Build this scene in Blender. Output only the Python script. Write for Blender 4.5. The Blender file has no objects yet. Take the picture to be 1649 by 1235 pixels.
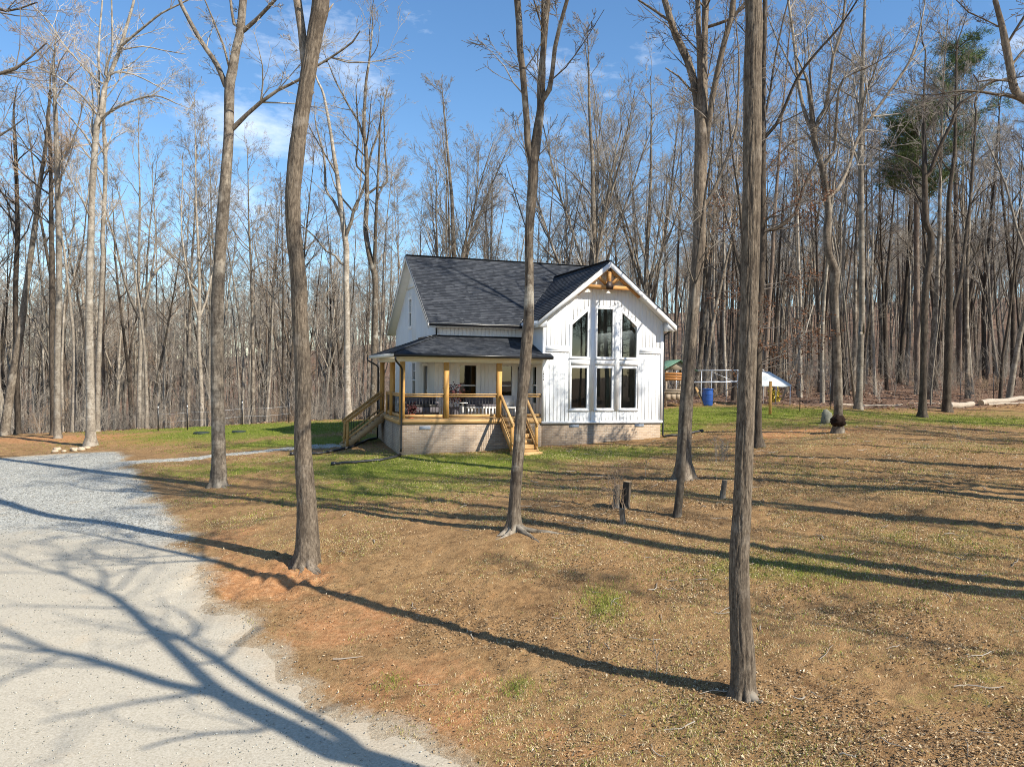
import bpy, math, random
import numpy as np
from mathutils import Vector, Matrix

D = bpy.data
SC = bpy.context.scene
COL = SC.collection
R = math.radians

# ------------------------------------------------------------------ camera
cam = D.cameras.new('camera')
cam.sensor_width = 36.0
cam.lens = 36.0 * 1240.0 / 1649.0
cam.clip_end = 3000.0
camo = D.objects.new('camera', cam)
COL.objects.link(camo)
_p, _r = R(0.827), R(0.711)
_right, _fwd, _down = Vector((1, 0, 0)), Vector((0, math.cos(_p), -math.sin(_p))), Vector((0, -math.sin(_p), -math.cos(_p)))
_cx = _right * math.cos(_r) - _down * math.sin(_r)
_cy = _right * math.sin(_r) + _down * math.cos(_r)
_m = Matrix((_cx, -_cy, -_fwd)).transposed().to_4x4()
_m.translation = Vector((0, 0, 6.0))
camo.matrix_world = _m
SC.camera = camo

# ------------------------------------------------------------------ sky, sun, exposure
SUN_EL, SUN_AZ = R(39.7), R(124.5)            # azimuth clockwise from +Y
w = D.worlds.new('World')
SC.world = w
w.use_nodes = True
nt = w.node_tree
nt.nodes.clear()
N = nt.nodes.new
L = nt.links.new
wo = N('ShaderNodeOutputWorld')
bg = N('ShaderNodeBackground')
bg.inputs['Strength'].default_value = 0.118
sky = N('ShaderNodeTexSky')
sky.sky_type = 'NISHITA'
sky.sun_disc = False
sky.sun_elevation = SUN_EL
sky.sun_rotation = SUN_AZ
sky.altitude = 150
sky.air_density = 1.15
sky.dust_density = 0.25
sky.ozone_density = 4.5
tc = N('ShaderNodeTexCoord')
mp = N('ShaderNodeMapping')
mp.inputs['Scale'].default_value = (1.0, 1.0, 2.6)
mp.inputs['Location'].default_value = (3.1, 1.7, 0.35)
L(tc.outputs['Generated'], mp.inputs['Vector'])
cn = N('ShaderNodeTexNoise')
cn.inputs['Scale'].default_value = 3.4
cn.inputs['Detail'].default_value = 9.0
cn.inputs['Roughness'].default_value = 0.62
L(mp.outputs['Vector'], cn.inputs['Vector'])
cr = N('ShaderNodeValToRGB')
cr.color_ramp.elements[0].position = 0.57
cr.color_ramp.elements[0].color = (0, 0, 0, 1)
cr.color_ramp.elements[1].position = 0.80
cr.color_ramp.elements[1].color = (0.9, 0.9, 0.9, 1)
L(cn.outputs['Fac'], cr.inputs['Fac'])
hs = N('ShaderNodeHueSaturation')
hs.inputs['Saturation'].default_value = 1.12
L(sky.outputs['Color'], hs.inputs['Color'])
mx = N('ShaderNodeMix')
mx.data_type = 'RGBA'
L(cr.outputs['Color'], mx.inputs['Factor'])
L(hs.outputs['Color'], mx.inputs['A'])
mx.inputs['B'].default_value = (7.6, 8.0, 8.5, 1)
L(mx.outputs['Result'], bg.inputs['Color'])
L(bg.outputs['Background'], wo.inputs['Surface'])

sl = D.lights.new('sun', 'SUN')
sl.energy = 5.0
sl.angle = R(0.53)
sl.color = (1.0, 0.93, 0.82)
so = D.objects.new('sun', sl)
COL.objects.link(so)
_s = Vector((math.sin(SUN_AZ) * math.cos(SUN_EL), math.cos(SUN_AZ) * math.cos(SUN_EL), math.sin(SUN_EL)))
so.rotation_euler = (-_s).to_track_quat('-Z', 'Y').to_euler()
so.location = (30, -20, 40)

SC.view_settings.view_transform = 'Standard'
SC.view_settings.look = 'None'
SC.view_settings.exposure = 0.64
SC.view_settings.gamma = 1.0
SC.view_settings.use_curve_mapping = False
SC.render.engine = 'CYCLES'
SC.cycles.max_bounces = 8
SC.cycles.transparent_max_bounces = 16
SC.cycles.use_denoising = True
SC.cycles.denoiser = 'OPENIMAGEDENOISE'
SC.cycles.denoising_prefilter = 'NONE'
SC.cycles.denoising_input_passes = 'RGB_ALBEDO_NORMAL'
SC.cycles.filter_width = 1.0
SC.cycles.sample_clamp_indirect = 6.0

# ------------------------------------------------------------------ measured layout (metres)
HERO={
 'T1':([3.08, 10.04, 1.79],[[[3.08,10.04,1.79,0.186],[3.07,10.04,1.92,0.17],[3.07,10.04,2.27,0.154],[3.02,10.04,2.94,0.132],[3.0,10.04,3.6,0.125],[3.03,10.04,4.33,0.117],[3.05,10.04,5.28,0.113],[3.07,10.04,6.22,0.111],[3.08,10.04,7.17,0.111],[3.08,10.04,7.74,0.113],[3.08,10.04,8.99,0.113],[3.07,10.04,9.92,0.113],[3.06,10.04,10.86,0.105]]]),
 'T2':([-4.3, 16.16, 1.93],[[[-4.3,16.16,1.93,0.3],[-4.26,16.16,2.28,0.248],[-4.29,16.16,3.2,0.202],[-4.38,16.16,4.47,0.176],[-4.38,16.16,5.74,0.166],[-4.46,16.16,7.01,0.163],[-4.49,16.16,7.76,0.163],[-4.53,16.16,8.19,0.156],[-4.6,16.16,8.78,0.156],[-4.63,16.16,9.59,0.156],[-4.57,16.16,10.44,0.163],[-4.48,16.16,11.21,0.153],[-4.37,16.16,11.95,0.156],[-4.25,16.16,12.7,0.156],[-4.16,16.16,13.21,0.163],[-4.08,16.16,13.71,0.176]],[[-4.29,16.16,11.78,0.078],[-4.39,16.21,12.26,0.092],[-4.44,16.24,12.58,0.092],[-4.51,16.29,13.12,0.085],[-4.63,16.36,13.8,0.086]],[[-4.28,16.16,13.17,0.039],[-4.15,16.22,13.31,0.033],[-4.0,16.28,13.47,0.023],[-3.87,16.36,13.72,0.013]]]),
 'T3':([-9.53, 25.06, 2.19],[[[-9.53,25.06,2.19,0.344],[-9.53,25.06,2.63,0.253],[-9.53,25.06,3.2,0.222],[-9.59,25.06,5.57,0.197],[-9.61,25.06,7.91,0.202],[-9.55,25.06,9.36,0.182],[-9.46,25.06,10.91,0.187],[-9.36,25.06,12.24,0.172],[-9.28,25.06,13.56,0.157],[-9.26,25.06,15.12,0.157],[-9.18,25.06,15.58,0.152],[-9.06,25.06,16.32,0.131],[-8.93,25.06,16.92,0.126],[-8.84,25.06,17.92,0.116]],[[-9.39,25.06,15.16,0.091],[-9.76,25.31,15.91,0.082],[-10.47,25.66,16.88,0.072],[-11.29,26.11,18.23,0.063],[-11.48,26.24,18.67,0.063]],[[-9.28,25.06,15.76,0.04],[-9.38,24.84,16.35,0.035],[-9.58,24.61,16.94,0.03],[-9.8,24.36,17.57,0.02]],[[-9.1,25.06,13.82,0.081],[-8.66,24.94,14.19,0.065],[-8.17,24.82,14.55,0.06],[-7.59,24.69,14.89,0.05],[-6.9,24.54,15.16,0.045],[-6.21,24.37,15.59,0.039],[-5.8,24.28,15.79,0.035],[-5.09,24.1,16.2,0.029],[-4.84,24.01,16.51,0.019]],[[-5.99,25.06,16.1,0.025],[-5.48,25.23,16.02,0.02],[-4.72,25.47,16.14,0.016],[-3.94,25.72,16.42,0.012]],[[-8.8,25.06,16.94,0.071],[-8.29,24.82,17.22,0.06],[-7.63,24.49,17.66,0.049]],[[-9.13,25.06,17.14,0.051],[-9.31,25.22,17.99,0.041]]]),
 'T4':([0.08, 17.01, 2.46],[[[0.08,17.01,2.46,0.192],[0.08,17.01,2.69,0.158],[0.09,17.01,3.11,0.13],[0.16,17.01,4.18,0.13],[0.22,17.01,5.26,0.123],[0.29,17.01,6.31,0.127],[0.35,17.01,7.12,0.117],[0.35,17.01,8.09,0.096],[0.34,17.01,9.16,0.096],[0.39,17.01,9.95,0.11],[0.41,17.01,10.48,0.11],[0.42,17.01,10.85,0.096]],[[0.38,17.01,10.62,0.075],[0.28,16.97,11.0,0.072],[0.25,16.92,11.51,0.068],[0.2,16.87,12.02,0.068],[0.15,16.81,12.51,0.068],[0.08,16.76,13.01,0.071],[0.06,16.71,13.5,0.071],[0.01,16.65,14.0,0.071]],[[0.44,17.01,10.67,0.089],[0.48,17.04,10.95,0.082],[0.51,17.07,11.24,0.079],[0.56,17.13,11.84,0.083],[0.55,17.18,12.4,0.076],[0.59,17.24,12.95,0.069],[0.63,17.29,13.51,0.066],[0.69,17.37,14.35,0.063]],[[0.57,17.01,11.93,0.055],[0.74,16.91,12.19,0.058],[0.79,16.8,12.51,0.047],[0.83,16.63,12.96,0.047],[0.92,16.49,13.36,0.043],[1.06,16.3,13.84,0.039]],[[0.8,17.01,12.44,0.017],[1.08,16.77,12.61,0.014],[1.48,16.3,13.04,0.01],[1.79,15.85,13.43,0.006]],[[0.28,17.01,9.12,0.014],[0.14,17.24,9.6,0.014],[-0.03,17.52,10.19,0.011],[-0.2,17.78,10.78,0.007]]]),
 'T5':([5.05, 22.29, 2.98],[[[5.05,22.29,2.98,0.324],[5.03,22.29,3.26,0.252],[5.01,22.29,3.68,0.207],[5.05,22.29,5.08,0.189],[5.12,22.29,6.47,0.171],[5.19,22.29,7.53,0.162],[5.27,22.29,8.57,0.162],[5.35,22.29,9.84,0.18],[5.35,22.29,11.24,0.18],[5.37,22.29,12.48,0.184],[5.37,22.29,13.13,0.18]],[[5.32,22.29,12.95,0.117],[5.28,22.47,13.9,0.122],[5.21,22.57,14.46,0.118],[5.03,22.72,15.22,0.119],[4.71,22.87,15.98,0.111],[4.56,22.98,16.52,0.102],[4.4,23.09,17.14,0.093]],[[5.36,22.29,12.95,0.081],[5.25,22.11,14.62,0.076],[5.11,21.9,16.58,0.071]],[[5.43,22.29,12.95,0.09],[5.46,22.46,14.76,0.086],[5.52,22.67,16.95,0.101]],[[5.51,22.29,12.59,0.072],[5.55,22.14,13.27,0.08],[5.6,22.0,13.91,0.084],[5.71,21.83,14.66,0.079],[5.83,21.67,15.34,0.079],[5.96,21.54,15.88,0.078],[5.98,21.43,16.36,0.078]],[[6.16,22.29,16.23,0.045],[6.42,22.15,16.5,0.045],[6.56,22.08,16.65,0.036]],[[4.43,22.29,16.13,0.04],[4.0,22.51,16.55,0.036],[3.6,22.72,16.92,0.027],[3.43,22.81,17.1,0.023]],[[5.03,22.29,14.19,0.036],[4.66,22.13,14.5,0.027],[4.25,22.0,14.69,0.018]],[[5.52,22.29,10.9,0.054],[5.9,22.5,11.58,0.045],[6.25,22.74,12.41,0.041],[6.59,23.03,13.43,0.037],[6.78,23.53,15.34,0.028]],[[5.46,22.29,14.28,0.018],[5.57,21.99,15.12,0.018],[5.61,21.79,15.67,0.011]]]),
 'T6':([3.92, 18.03, 2.66],[[[3.92,18.03,2.65,0.131],[3.93,18.03,2.84,0.098],[3.97,18.03,3.28,0.094],[4.01,18.03,3.89,0.08],[4.04,18.03,4.59,0.069],[4.07,18.03,5.32,0.062],[4.13,18.03,6.34,0.055],[4.19,18.03,7.24,0.047],[4.24,18.03,8.08,0.04],[4.34,18.03,9.11,0.033],[4.46,18.03,10.24,0.025],[4.61,18.03,11.26,0.018]]]),
 'T7':([8.96, 27.83, 3.38],[[[8.96,27.83,3.38,0.224],[8.93,27.83,3.74,0.157],[8.91,27.83,4.01,0.14],[8.89,27.83,5.76,0.135],[8.88,27.83,7.89,0.135],[8.97,27.83,10.82,0.123],[8.91,27.83,14.3,0.112],[8.89,27.83,16.88,0.09],[8.91,27.83,19.47,0.079]],[[8.93,27.83,14.48,0.067],[9.31,27.61,14.95,0.061],[9.58,27.34,15.65,0.055],[9.82,27.07,16.36,0.049],[10.29,26.75,17.06,0.043],[10.98,26.34,17.86,0.034],[11.42,25.98,18.62,0.027]],[[8.96,27.83,15.26,0.039],[9.2,28.01,16.22,0.04],[9.45,28.26,17.55,0.034],[9.84,28.56,19.15,0.029],[10.06,28.7,19.9,0.023]],[[9.04,27.83,13.37,0.039],[9.93,28.18,14.37,0.028],[10.74,28.42,14.79,0.023]],[[8.89,27.83,11.2,0.073],[9.47,27.93,11.3,0.068],[10.22,28.11,11.9,0.062],[10.59,28.31,12.88,0.057],[10.95,28.45,13.58,0.046],[11.51,28.63,14.41,0.023]],[[8.91,27.83,11.47,0.034],[9.19,27.75,11.68,0.028],[9.65,27.65,11.78,0.017]]]),
 'T8':([-20.52, 37.52, 2.13],[[[-20.52,37.52,2.13,0.363],[-20.52,37.52,2.52,0.257],[-20.52,37.52,3.13,0.219],[-20.56,37.52,5.34,0.189],[-20.61,37.52,7.97,0.174],[-20.59,37.52,11.5,0.159],[-20.56,37.52,12.1,0.159],[-20.5,37.52,14.45,0.144],[-20.38,37.52,16.55,0.144],[-20.29,37.52,17.6,0.136],[-20.17,37.52,18.17,0.136]],[[-20.14,37.52,18.17,0.121],[-20.05,37.58,18.8,0.114],[-20.03,37.65,19.51,0.099],[-19.78,37.73,20.27,0.091],[-19.44,37.83,21.24,0.092],[-19.15,37.96,22.48,0.077],[-18.85,38.09,23.81,0.061],[-18.76,38.14,24.39,0.054]],[[-19.1,37.52,21.57,0.068],[-18.63,37.41,21.89,0.06],[-17.86,37.23,22.38,0.053],[-16.96,37.02,22.92,0.045],[-16.05,36.83,23.25,0.037],[-15.34,36.68,23.54,0.03]],[[-20.2,37.52,18.17,0.068],[-20.34,37.8,19.68,0.061],[-20.57,38.18,21.71,0.049],[-20.65,38.65,24.3,0.039]],[[-19.91,37.52,20.18,0.061],[-19.62,37.36,20.87,0.054],[-19.42,37.26,21.34,0.048],[-19.22,36.78,23.42,0.036]],[[-20.21,37.52,19.82,0.048],[-21.22,37.87,20.75,0.046],[-22.41,38.29,21.97,0.04],[-23.35,38.67,23.2,0.031],[-24.44,39.02,24.19,0.024]],[[-20.32,37.52,18.29,0.053],[-20.83,37.19,19.01,0.045],[-21.73,36.74,19.74,0.036],[-22.55,36.39,20.04,0.023]],[[-20.52,37.52,16.67,0.061],[-20.93,37.65,17.28,0.049],[-21.4,37.78,17.79,0.04],[-22.51,38.06,18.93,0.031]],[[-20.46,37.52,16.73,0.045],[-20.61,37.67,17.53,0.046],[-20.67,37.88,18.65,0.04],[-20.85,38.1,19.79,0.031]],[[-19.99,37.52,18.15,0.076],[-19.38,37.34,18.42,0.063],[-18.72,37.14,18.66,0.057],[-17.38,36.77,18.9,0.044],[-16.67,36.58,18.78,0.035],[-15.93,36.36,18.42,0.026]],[[-19.4,37.52,20.28,0.038],[-18.65,37.78,20.3,0.034],[-17.76,38.14,19.93,0.028],[-17.02,38.43,19.59,0.019]],[[-18.98,37.52,21.39,0.039],[-18.17,37.7,21.63,0.033],[-17.21,37.92,21.52,0.028],[-16.23,38.13,21.44,0.018]]]),
 'T9':([12.8, 30.17, 3.77],[[[12.8,30.17,3.76,0.292],[12.82,30.17,4.01,0.219],[12.81,30.17,4.27,0.182],[12.8,30.17,4.81,0.17],[12.78,30.17,5.81,0.152],[12.71,30.17,7.19,0.146],[12.63,30.17,8.41,0.128],[12.57,30.17,9.3,0.146],[12.58,30.17,10.03,0.182],[12.48,30.17,10.39,0.158],[12.32,30.17,10.78,0.146],[12.22,30.17,11.55,0.134],[12.27,30.17,12.3,0.134],[12.24,30.17,12.91,0.109],[12.05,30.17,13.97,0.109],[11.84,30.17,14.62,0.103],[11.69,30.17,15.02,0.103],[11.63,30.17,15.53,0.109]],[[11.64,30.17,15.46,0.085],[11.51,30.23,15.74,0.073],[11.31,30.38,16.49,0.073],[11.15,30.6,17.64,0.068],[11.12,30.75,18.48,0.062],[11.04,31.01,19.87,0.056],[10.93,31.24,21.13,0.05]],[[11.68,30.17,15.53,0.085],[11.78,30.07,15.98,0.073],[12.0,29.97,16.36,0.073],[12.06,29.83,17.0,0.066],[12.1,29.55,18.22,0.06],[12.31,29.35,19.07,0.053],[12.32,29.1,20.12,0.047]],[[12.05,30.17,14.18,0.073],[12.36,29.96,14.68,0.06],[12.29,29.66,15.57,0.06],[12.2,29.24,16.79,0.047],[12.3,29.09,17.16,0.041],[12.63,28.95,17.34,0.029]],[[12.26,30.17,12.98,0.079],[12.68,30.31,13.33,0.073],[13.23,30.61,14.32,0.062],[13.71,30.95,15.5,0.06],[14.68,31.38,16.87,0.057],[15.94,31.9,18.54,0.051],[16.42,32.12,19.32,0.052],[16.84,32.41,20.43,0.039],[17.22,32.73,21.69,0.026]],[[10.97,30.17,17.55,0.036],[10.5,30.41,18.7,0.031],[10.24,30.53,19.28,0.025]]]),
 'T10':([18.44, 40.88, 4.24],[[[18.44,40.88,4.24,0.297],[18.43,40.88,4.73,0.198],[18.47,40.88,5.75,0.157],[18.49,40.88,8.19,0.148],[18.51,40.88,8.95,0.148],[18.36,40.88,15.38,0.14],[18.25,40.88,19.2,0.132],[18.31,40.88,23.02,0.091],[18.35,40.88,25.85,0.058]]]),
 'T11':([20.24, 37.95, 4.04],[[[20.24,37.95,4.03,0.275],[20.26,37.95,4.56,0.199],[20.27,37.95,5.81,0.164],[20.26,37.95,7.74,0.153],[20.27,37.95,10.15,0.161],[20.39,37.95,11.31,0.153],[20.53,37.95,12.56,0.145],[20.46,37.95,13.11,0.153],[20.25,37.95,13.53,0.145],[20.19,37.95,14.47,0.145],[20.17,37.95,14.75,0.138],[20.13,37.95,15.99,0.13]],[[20.16,37.95,15.84,0.099],[20.36,37.88,16.07,0.099],[20.63,37.63,17.15,0.091],[21.08,37.35,18.3,0.083],[21.28,37.16,19.1,0.075],[21.96,36.96,19.54,0.06],[22.52,36.78,20.04,0.052],[23.25,36.6,20.13,0.037]],[[20.09,37.95,16.05,0.061],[19.55,38.21,16.7,0.046],[18.47,38.61,17.22,0.031]],[[20.13,37.95,15.84,0.077],[20.11,38.08,17.25,0.069],[20.12,38.19,18.38,0.062],[20.35,38.51,21.68,0.047]]]),
 'T12':([23.66, 41.89, 4.15],[[[23.66,41.89,4.15,0.304],[23.67,41.89,4.59,0.22],[23.68,41.89,5.81,0.203],[23.71,41.89,7.73,0.203],[23.71,41.89,8.98,0.186],[23.68,41.89,11.14,0.152],[23.56,41.89,15.37,0.118],[23.81,41.89,18.05,0.101],[23.83,41.89,19.59,0.084],[23.81,41.89,23.07,0.051]],[[23.74,41.89,8.31,0.101],[24.09,42.16,9.68,0.111],[24.64,42.51,11.42,0.103],[25.31,43.11,14.59,0.096],[25.56,43.32,15.71,0.087],[26.03,43.87,18.64,0.071],[26.4,44.34,21.26,0.054]]]),
 'P2':([28.96, 55.0, 4.3],[[[28.96,55.0,4.3,0.2],[28.89,55.0,8.11,0.189],[28.7,55.0,15.19,0.177],[28.61,55.0,19.59,0.155],[28.55,55.0,24.87,0.111]]]),
 'P1':([38.37, 66.0, 4.33],[[[38.37,66.0,4.33,0.213],[38.16,66.0,11.77,0.213],[37.79,66.0,19.71,0.186],[37.52,66.0,27.63,0.133],[37.59,66.0,34.48,0.08]]]),
 'T13':([-24.29, 41.2, 2.16],[[[-24.29,41.2,2.16,0.233],[-24.33,41.2,2.69,0.166],[-24.33,41.2,7.11,0.158],[-24.26,41.2,10.0,0.149],[-24.27,41.2,12.68,0.149],[-24.34,41.2,15.25,0.133],[-24.42,41.2,17.82,0.125],[-24.53,41.2,20.55,0.091],[-24.6,41.2,21.87,0.066]]]),
 'T13b':([-25.6, 43.0, 2.06],[[[-25.6,43.0,2.06,0.208],[-25.6,43.0,2.54,0.156],[-25.69,43.0,7.16,0.147],[-25.71,43.0,11.9,0.139],[-25.75,43.0,12.97,0.121],[-25.79,43.0,16.03,0.104],[-25.87,43.0,18.78,0.087]]]),
 'T14':([-28.77, 43.59, 2.04],[[[-28.77,43.59,2.04,0.299],[-28.7,43.59,2.46,0.246],[-28.39,43.59,4.65,0.22],[-27.87,43.59,7.75,0.193],[-27.46,43.59,10.8,0.158],[-27.12,43.59,13.36,0.141],[-26.98,43.59,14.41,0.132],[-26.85,43.59,15.78,0.123],[-26.44,43.59,18.5,0.097],[-26.24,43.59,21.05,0.07]]]),
 'T15':([-29.5, 46.0, 1.76],[[[-29.5,46.0,1.76,0.223],[-29.51,46.0,2.28,0.167],[-29.63,46.0,7.29,0.148],[-29.68,46.0,10.54,0.139],[-29.58,46.0,13.76,0.13],[-29.63,46.0,16.71,0.111],[-29.75,46.0,19.65,0.093]]]),
 'T16':([-25.29, 47.0, 1.91],[[[-25.29,47.0,1.91,0.208],[-25.29,47.0,2.45,0.161],[-25.27,47.0,5.67,0.152],[-25.17,47.0,8.47,0.142],[-25.0,47.0,12.9,0.133],[-25.04,47.0,13.65,0.133],[-24.87,47.0,18.06,0.114],[-25.0,47.0,20.99,0.095],[-24.82,47.0,23.39,0.057]]]),
 'B1':([-10.61, 50.0, 3.11],[[[-10.61,50.0,3.11,0.302],[-10.65,50.0,3.83,0.222],[-10.69,50.0,5.37,0.202],[-10.76,50.0,9.19,0.192],[-10.83,50.0,11.89,0.192],[-10.83,50.0,13.89,0.192],[-10.91,50.0,14.46,0.181],[-11.17,50.0,16.22,0.171],[-11.47,50.0,18.54,0.141],[-11.73,50.0,20.09,0.121],[-11.94,50.0,21.45,0.101],[-12.4,50.0,23.76,0.081],[-12.77,50.0,24.59,0.06]],[[-10.99,50.0,14.37,0.121],[-10.73,49.86,14.99,0.121],[-10.47,49.73,15.57,0.11],[-10.28,49.57,16.34,0.1],[-9.77,49.35,17.25,0.09],[-9.38,49.11,18.33,0.079],[-9.1,48.82,19.63,0.069],[-8.63,48.55,20.8,0.059],[-8.24,48.21,22.28,0.039]],[[-10.45,50.0,16.31,0.071],[-10.8,50.1,16.72,0.065],[-11.45,50.29,17.48,0.061],[-11.87,50.48,18.41,0.041]],[[-11.25,50.0,16.01,0.101],[-11.71,50.19,16.93,0.091],[-12.29,50.39,17.82,0.081],[-12.52,50.79,19.9,0.072],[-13.19,51.23,22.19,0.052]],[[-11.18,50.0,12.93,0.081],[-11.52,49.88,13.39,0.07],[-12.05,49.75,13.64,0.06],[-12.83,49.49,14.58,0.05],[-13.62,49.27,15.24,0.03]],[[-10.17,50.0,16.43,0.05],[-10.04,50.3,17.99,0.051],[-10.0,50.79,20.54,0.041],[-10.14,51.19,22.7,0.031]]]),
 'B2':([-8.5, 47.0, 3.98],[[[-8.49,47.0,3.41,0.227],[-8.46,47.0,4.48,0.199],[-8.42,47.0,7.21,0.19],[-8.39,47.0,10.8,0.18],[-8.46,47.0,11.93,0.19],[-8.58,47.0,12.31,0.19],[-8.82,47.0,13.25,0.161],[-9.02,47.0,14.53,0.152],[-8.99,47.0,15.7,0.142],[-8.96,47.0,16.71,0.133],[-9.02,47.0,18.9,0.123],[-9.11,47.0,19.98,0.114],[-9.19,47.0,20.58,0.104],[-9.1,47.0,23.29,0.085],[-8.89,47.0,24.9,0.066],[-8.72,47.0,26.96,0.038]],[[-8.47,47.0,12.23,0.133],[-8.4,46.76,13.4,0.113],[-8.26,46.3,15.56,0.093],[-8.04,45.7,18.36,0.064],[-7.9,45.24,20.41,0.046]],[[-8.92,47.0,16.72,0.076],[-8.47,47.19,17.14,0.067],[-7.83,47.42,17.55,0.061],[-8.07,48.03,19.77,0.05],[-8.29,48.76,22.47,0.039]],[[-9.09,47.0,17.88,0.066],[-9.54,46.78,18.34,0.057],[-9.59,46.67,18.68,0.056],[-9.37,46.23,19.97,0.047],[-9.36,45.55,21.95,0.037]],[[-9.22,47.0,20.21,0.076],[-9.61,47.2,21.21,0.069],[-10.28,47.44,22.3,0.057],[-11.13,47.76,23.85,0.042],[-11.57,47.97,24.88,0.029]]]),
}
OVER={
 'OR':[[11.87,17.0,11.73,0.151],[11.32,17.0,12.08,0.11],[11.04,17.0,12.2,0.089],[10.93,17.0,12.4,0.082],[10.85,17.0,12.81,0.079],[10.73,17.0,13.35,0.075],[10.62,17.0,13.82,0.062],[10.48,17.0,14.29,0.055]],
 'OR2':[[10.96,17.0,12.18,0.048],[10.77,17.0,12.22,0.041],[10.59,17.0,12.22,0.034]],
 'OR3':[[10.84,17.0,12.52,0.024],[10.49,17.0,12.55,0.021],[10.15,17.0,12.5,0.018],[10.04,17.0,12.66,0.015]],
 'OR4':[[10.49,17.0,12.55,0.018],[10.15,17.0,12.26,0.016],[9.75,17.0,11.98,0.014],[9.55,17.0,11.71,0.01]],
 'OR5':[[10.63,17.0,13.68,0.018],[10.26,17.0,13.86,0.016],[9.91,17.0,14.01,0.015],[9.63,17.0,14.28,0.011]],
 'OL1':[[-16.76,24.0,17.51,0.087],[-16.19,24.0,17.09,0.058],[-15.8,24.0,16.98,0.039],[-15.42,24.0,17.05,0.029],[-14.84,24.0,17.26,0.019]],
 'OL2':[[-16.76,24.0,14.64,0.068],[-15.99,24.0,15.05,0.048],[-15.51,24.0,15.19,0.039],[-15.03,24.0,15.58,0.029],[-14.55,24.0,16.01,0.019]],
 'OL3':[[-16.75,24.0,12.63,0.048],[-15.98,24.0,13.15,0.034],[-15.6,24.0,13.39,0.023],[-15.21,24.0,13.7,0.015]],
}
TCTRL=[[3.06,10.0,1.82],[1.62,11.0,1.74],[0.3,11.9,1.74],[-1.72,13.29,1.69],[-4.54,15.23,1.78],[-7.42,17.21,1.89],[-11.05,19.7,1.89],[-4.31,16.2,1.92],[-8.86,19.4,1.8],[-13.07,22.4,1.66],[-16.35,24.6,1.65],[0.07,16.6,2.55],[-2.39,18.3,2.34],[-4.51,19.8,2.29],[-10.23,23.7,2.03],[-12.05,25.0,2.0],[-9.5,25.0,2.2],[-18.98,31.5,1.94],[-22.6,34.0,1.81],[4.95,22.0,3.01],[3.26,23.1,2.82],[0.03,25.38,2.75],[-3.68,27.93,2.71],[3.92,18.0,2.65],[2.83,18.7,2.69],[0.81,20.2,2.59],[8.72,13.0,2.47],[5.12,15.47,2.4],[2.49,17.28,2.53],[12.03,18.0,3.09],[7.04,21.4,3.05],[-4.19,29.17,2.81],[1.24,31.0,3.0],[6.39,32.74,3.27],[-20.51,37.5,2.13],[-31.25,47.0,1.8],[-13.66,41.7,2.71],[-13.59,49.0,2.73],[-6.4,37.5,3.18],[10.29,41.0,4.33],[12.73,30.0,3.78],[8.88,32.7,3.62],[20.27,38.0,4.03],[23.76,42.0,4.15],[31.59,48.0,4.6],[62.45,95.0,6.51],[32.58,85.0,5.83],[17.17,50.0,4.58],[9.02,28.0,3.39],[-5.91,8.9,1.33],[0.05,8.75,1.48],[5.61,8.3,1.79],[-8.7,13.1,1.64],[-19.02,45.0,2.48],[21.32,32.0,3.8],[0,0,1.4],[-25,0,1.0],[25,0,2.6],[0,-40,1.0],[-40,-30,0.6],[40,-30,2.2],[-30,60,-0.5],[-60,60,-2.5],[-45,90,-5],[-15,90,-2.5],[10,80,3.6],[30,60,4.9],[60,60,6],[60,20,4.8],[40,30,4.1],[-40,20,1.3],[0,140,2],[60,140,8],[-60,140,-7],[0,55,2.9],[100,80,8],[-100,60,-4],[-100,0,0],[100,0,4],[120,-60,4],[-120,-80,0]]
DRIVE=[[-23.03,34.64],[-21.58,35.02],[-19.81,35.39],[-17.93,35.07],[-16.14,31.87],[-13.63,27.77],[-10.97,23.51],[-8.48,19.36],[-7.08,16.96],[-5.95,14.99],[-5.22,13.76],[-3.85,12.22],[-2.7,10.78],[-1.52,9.5],[-0.91,8.81]]
PATHL=[[-15.97,31.23],[-14.86,31.29],[-13.42,31.18],[-12.03,31.5],[-10.8,31.61],[-9.91,32.03],[-8.49,32.51],[-6.98,32.35]]
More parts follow.
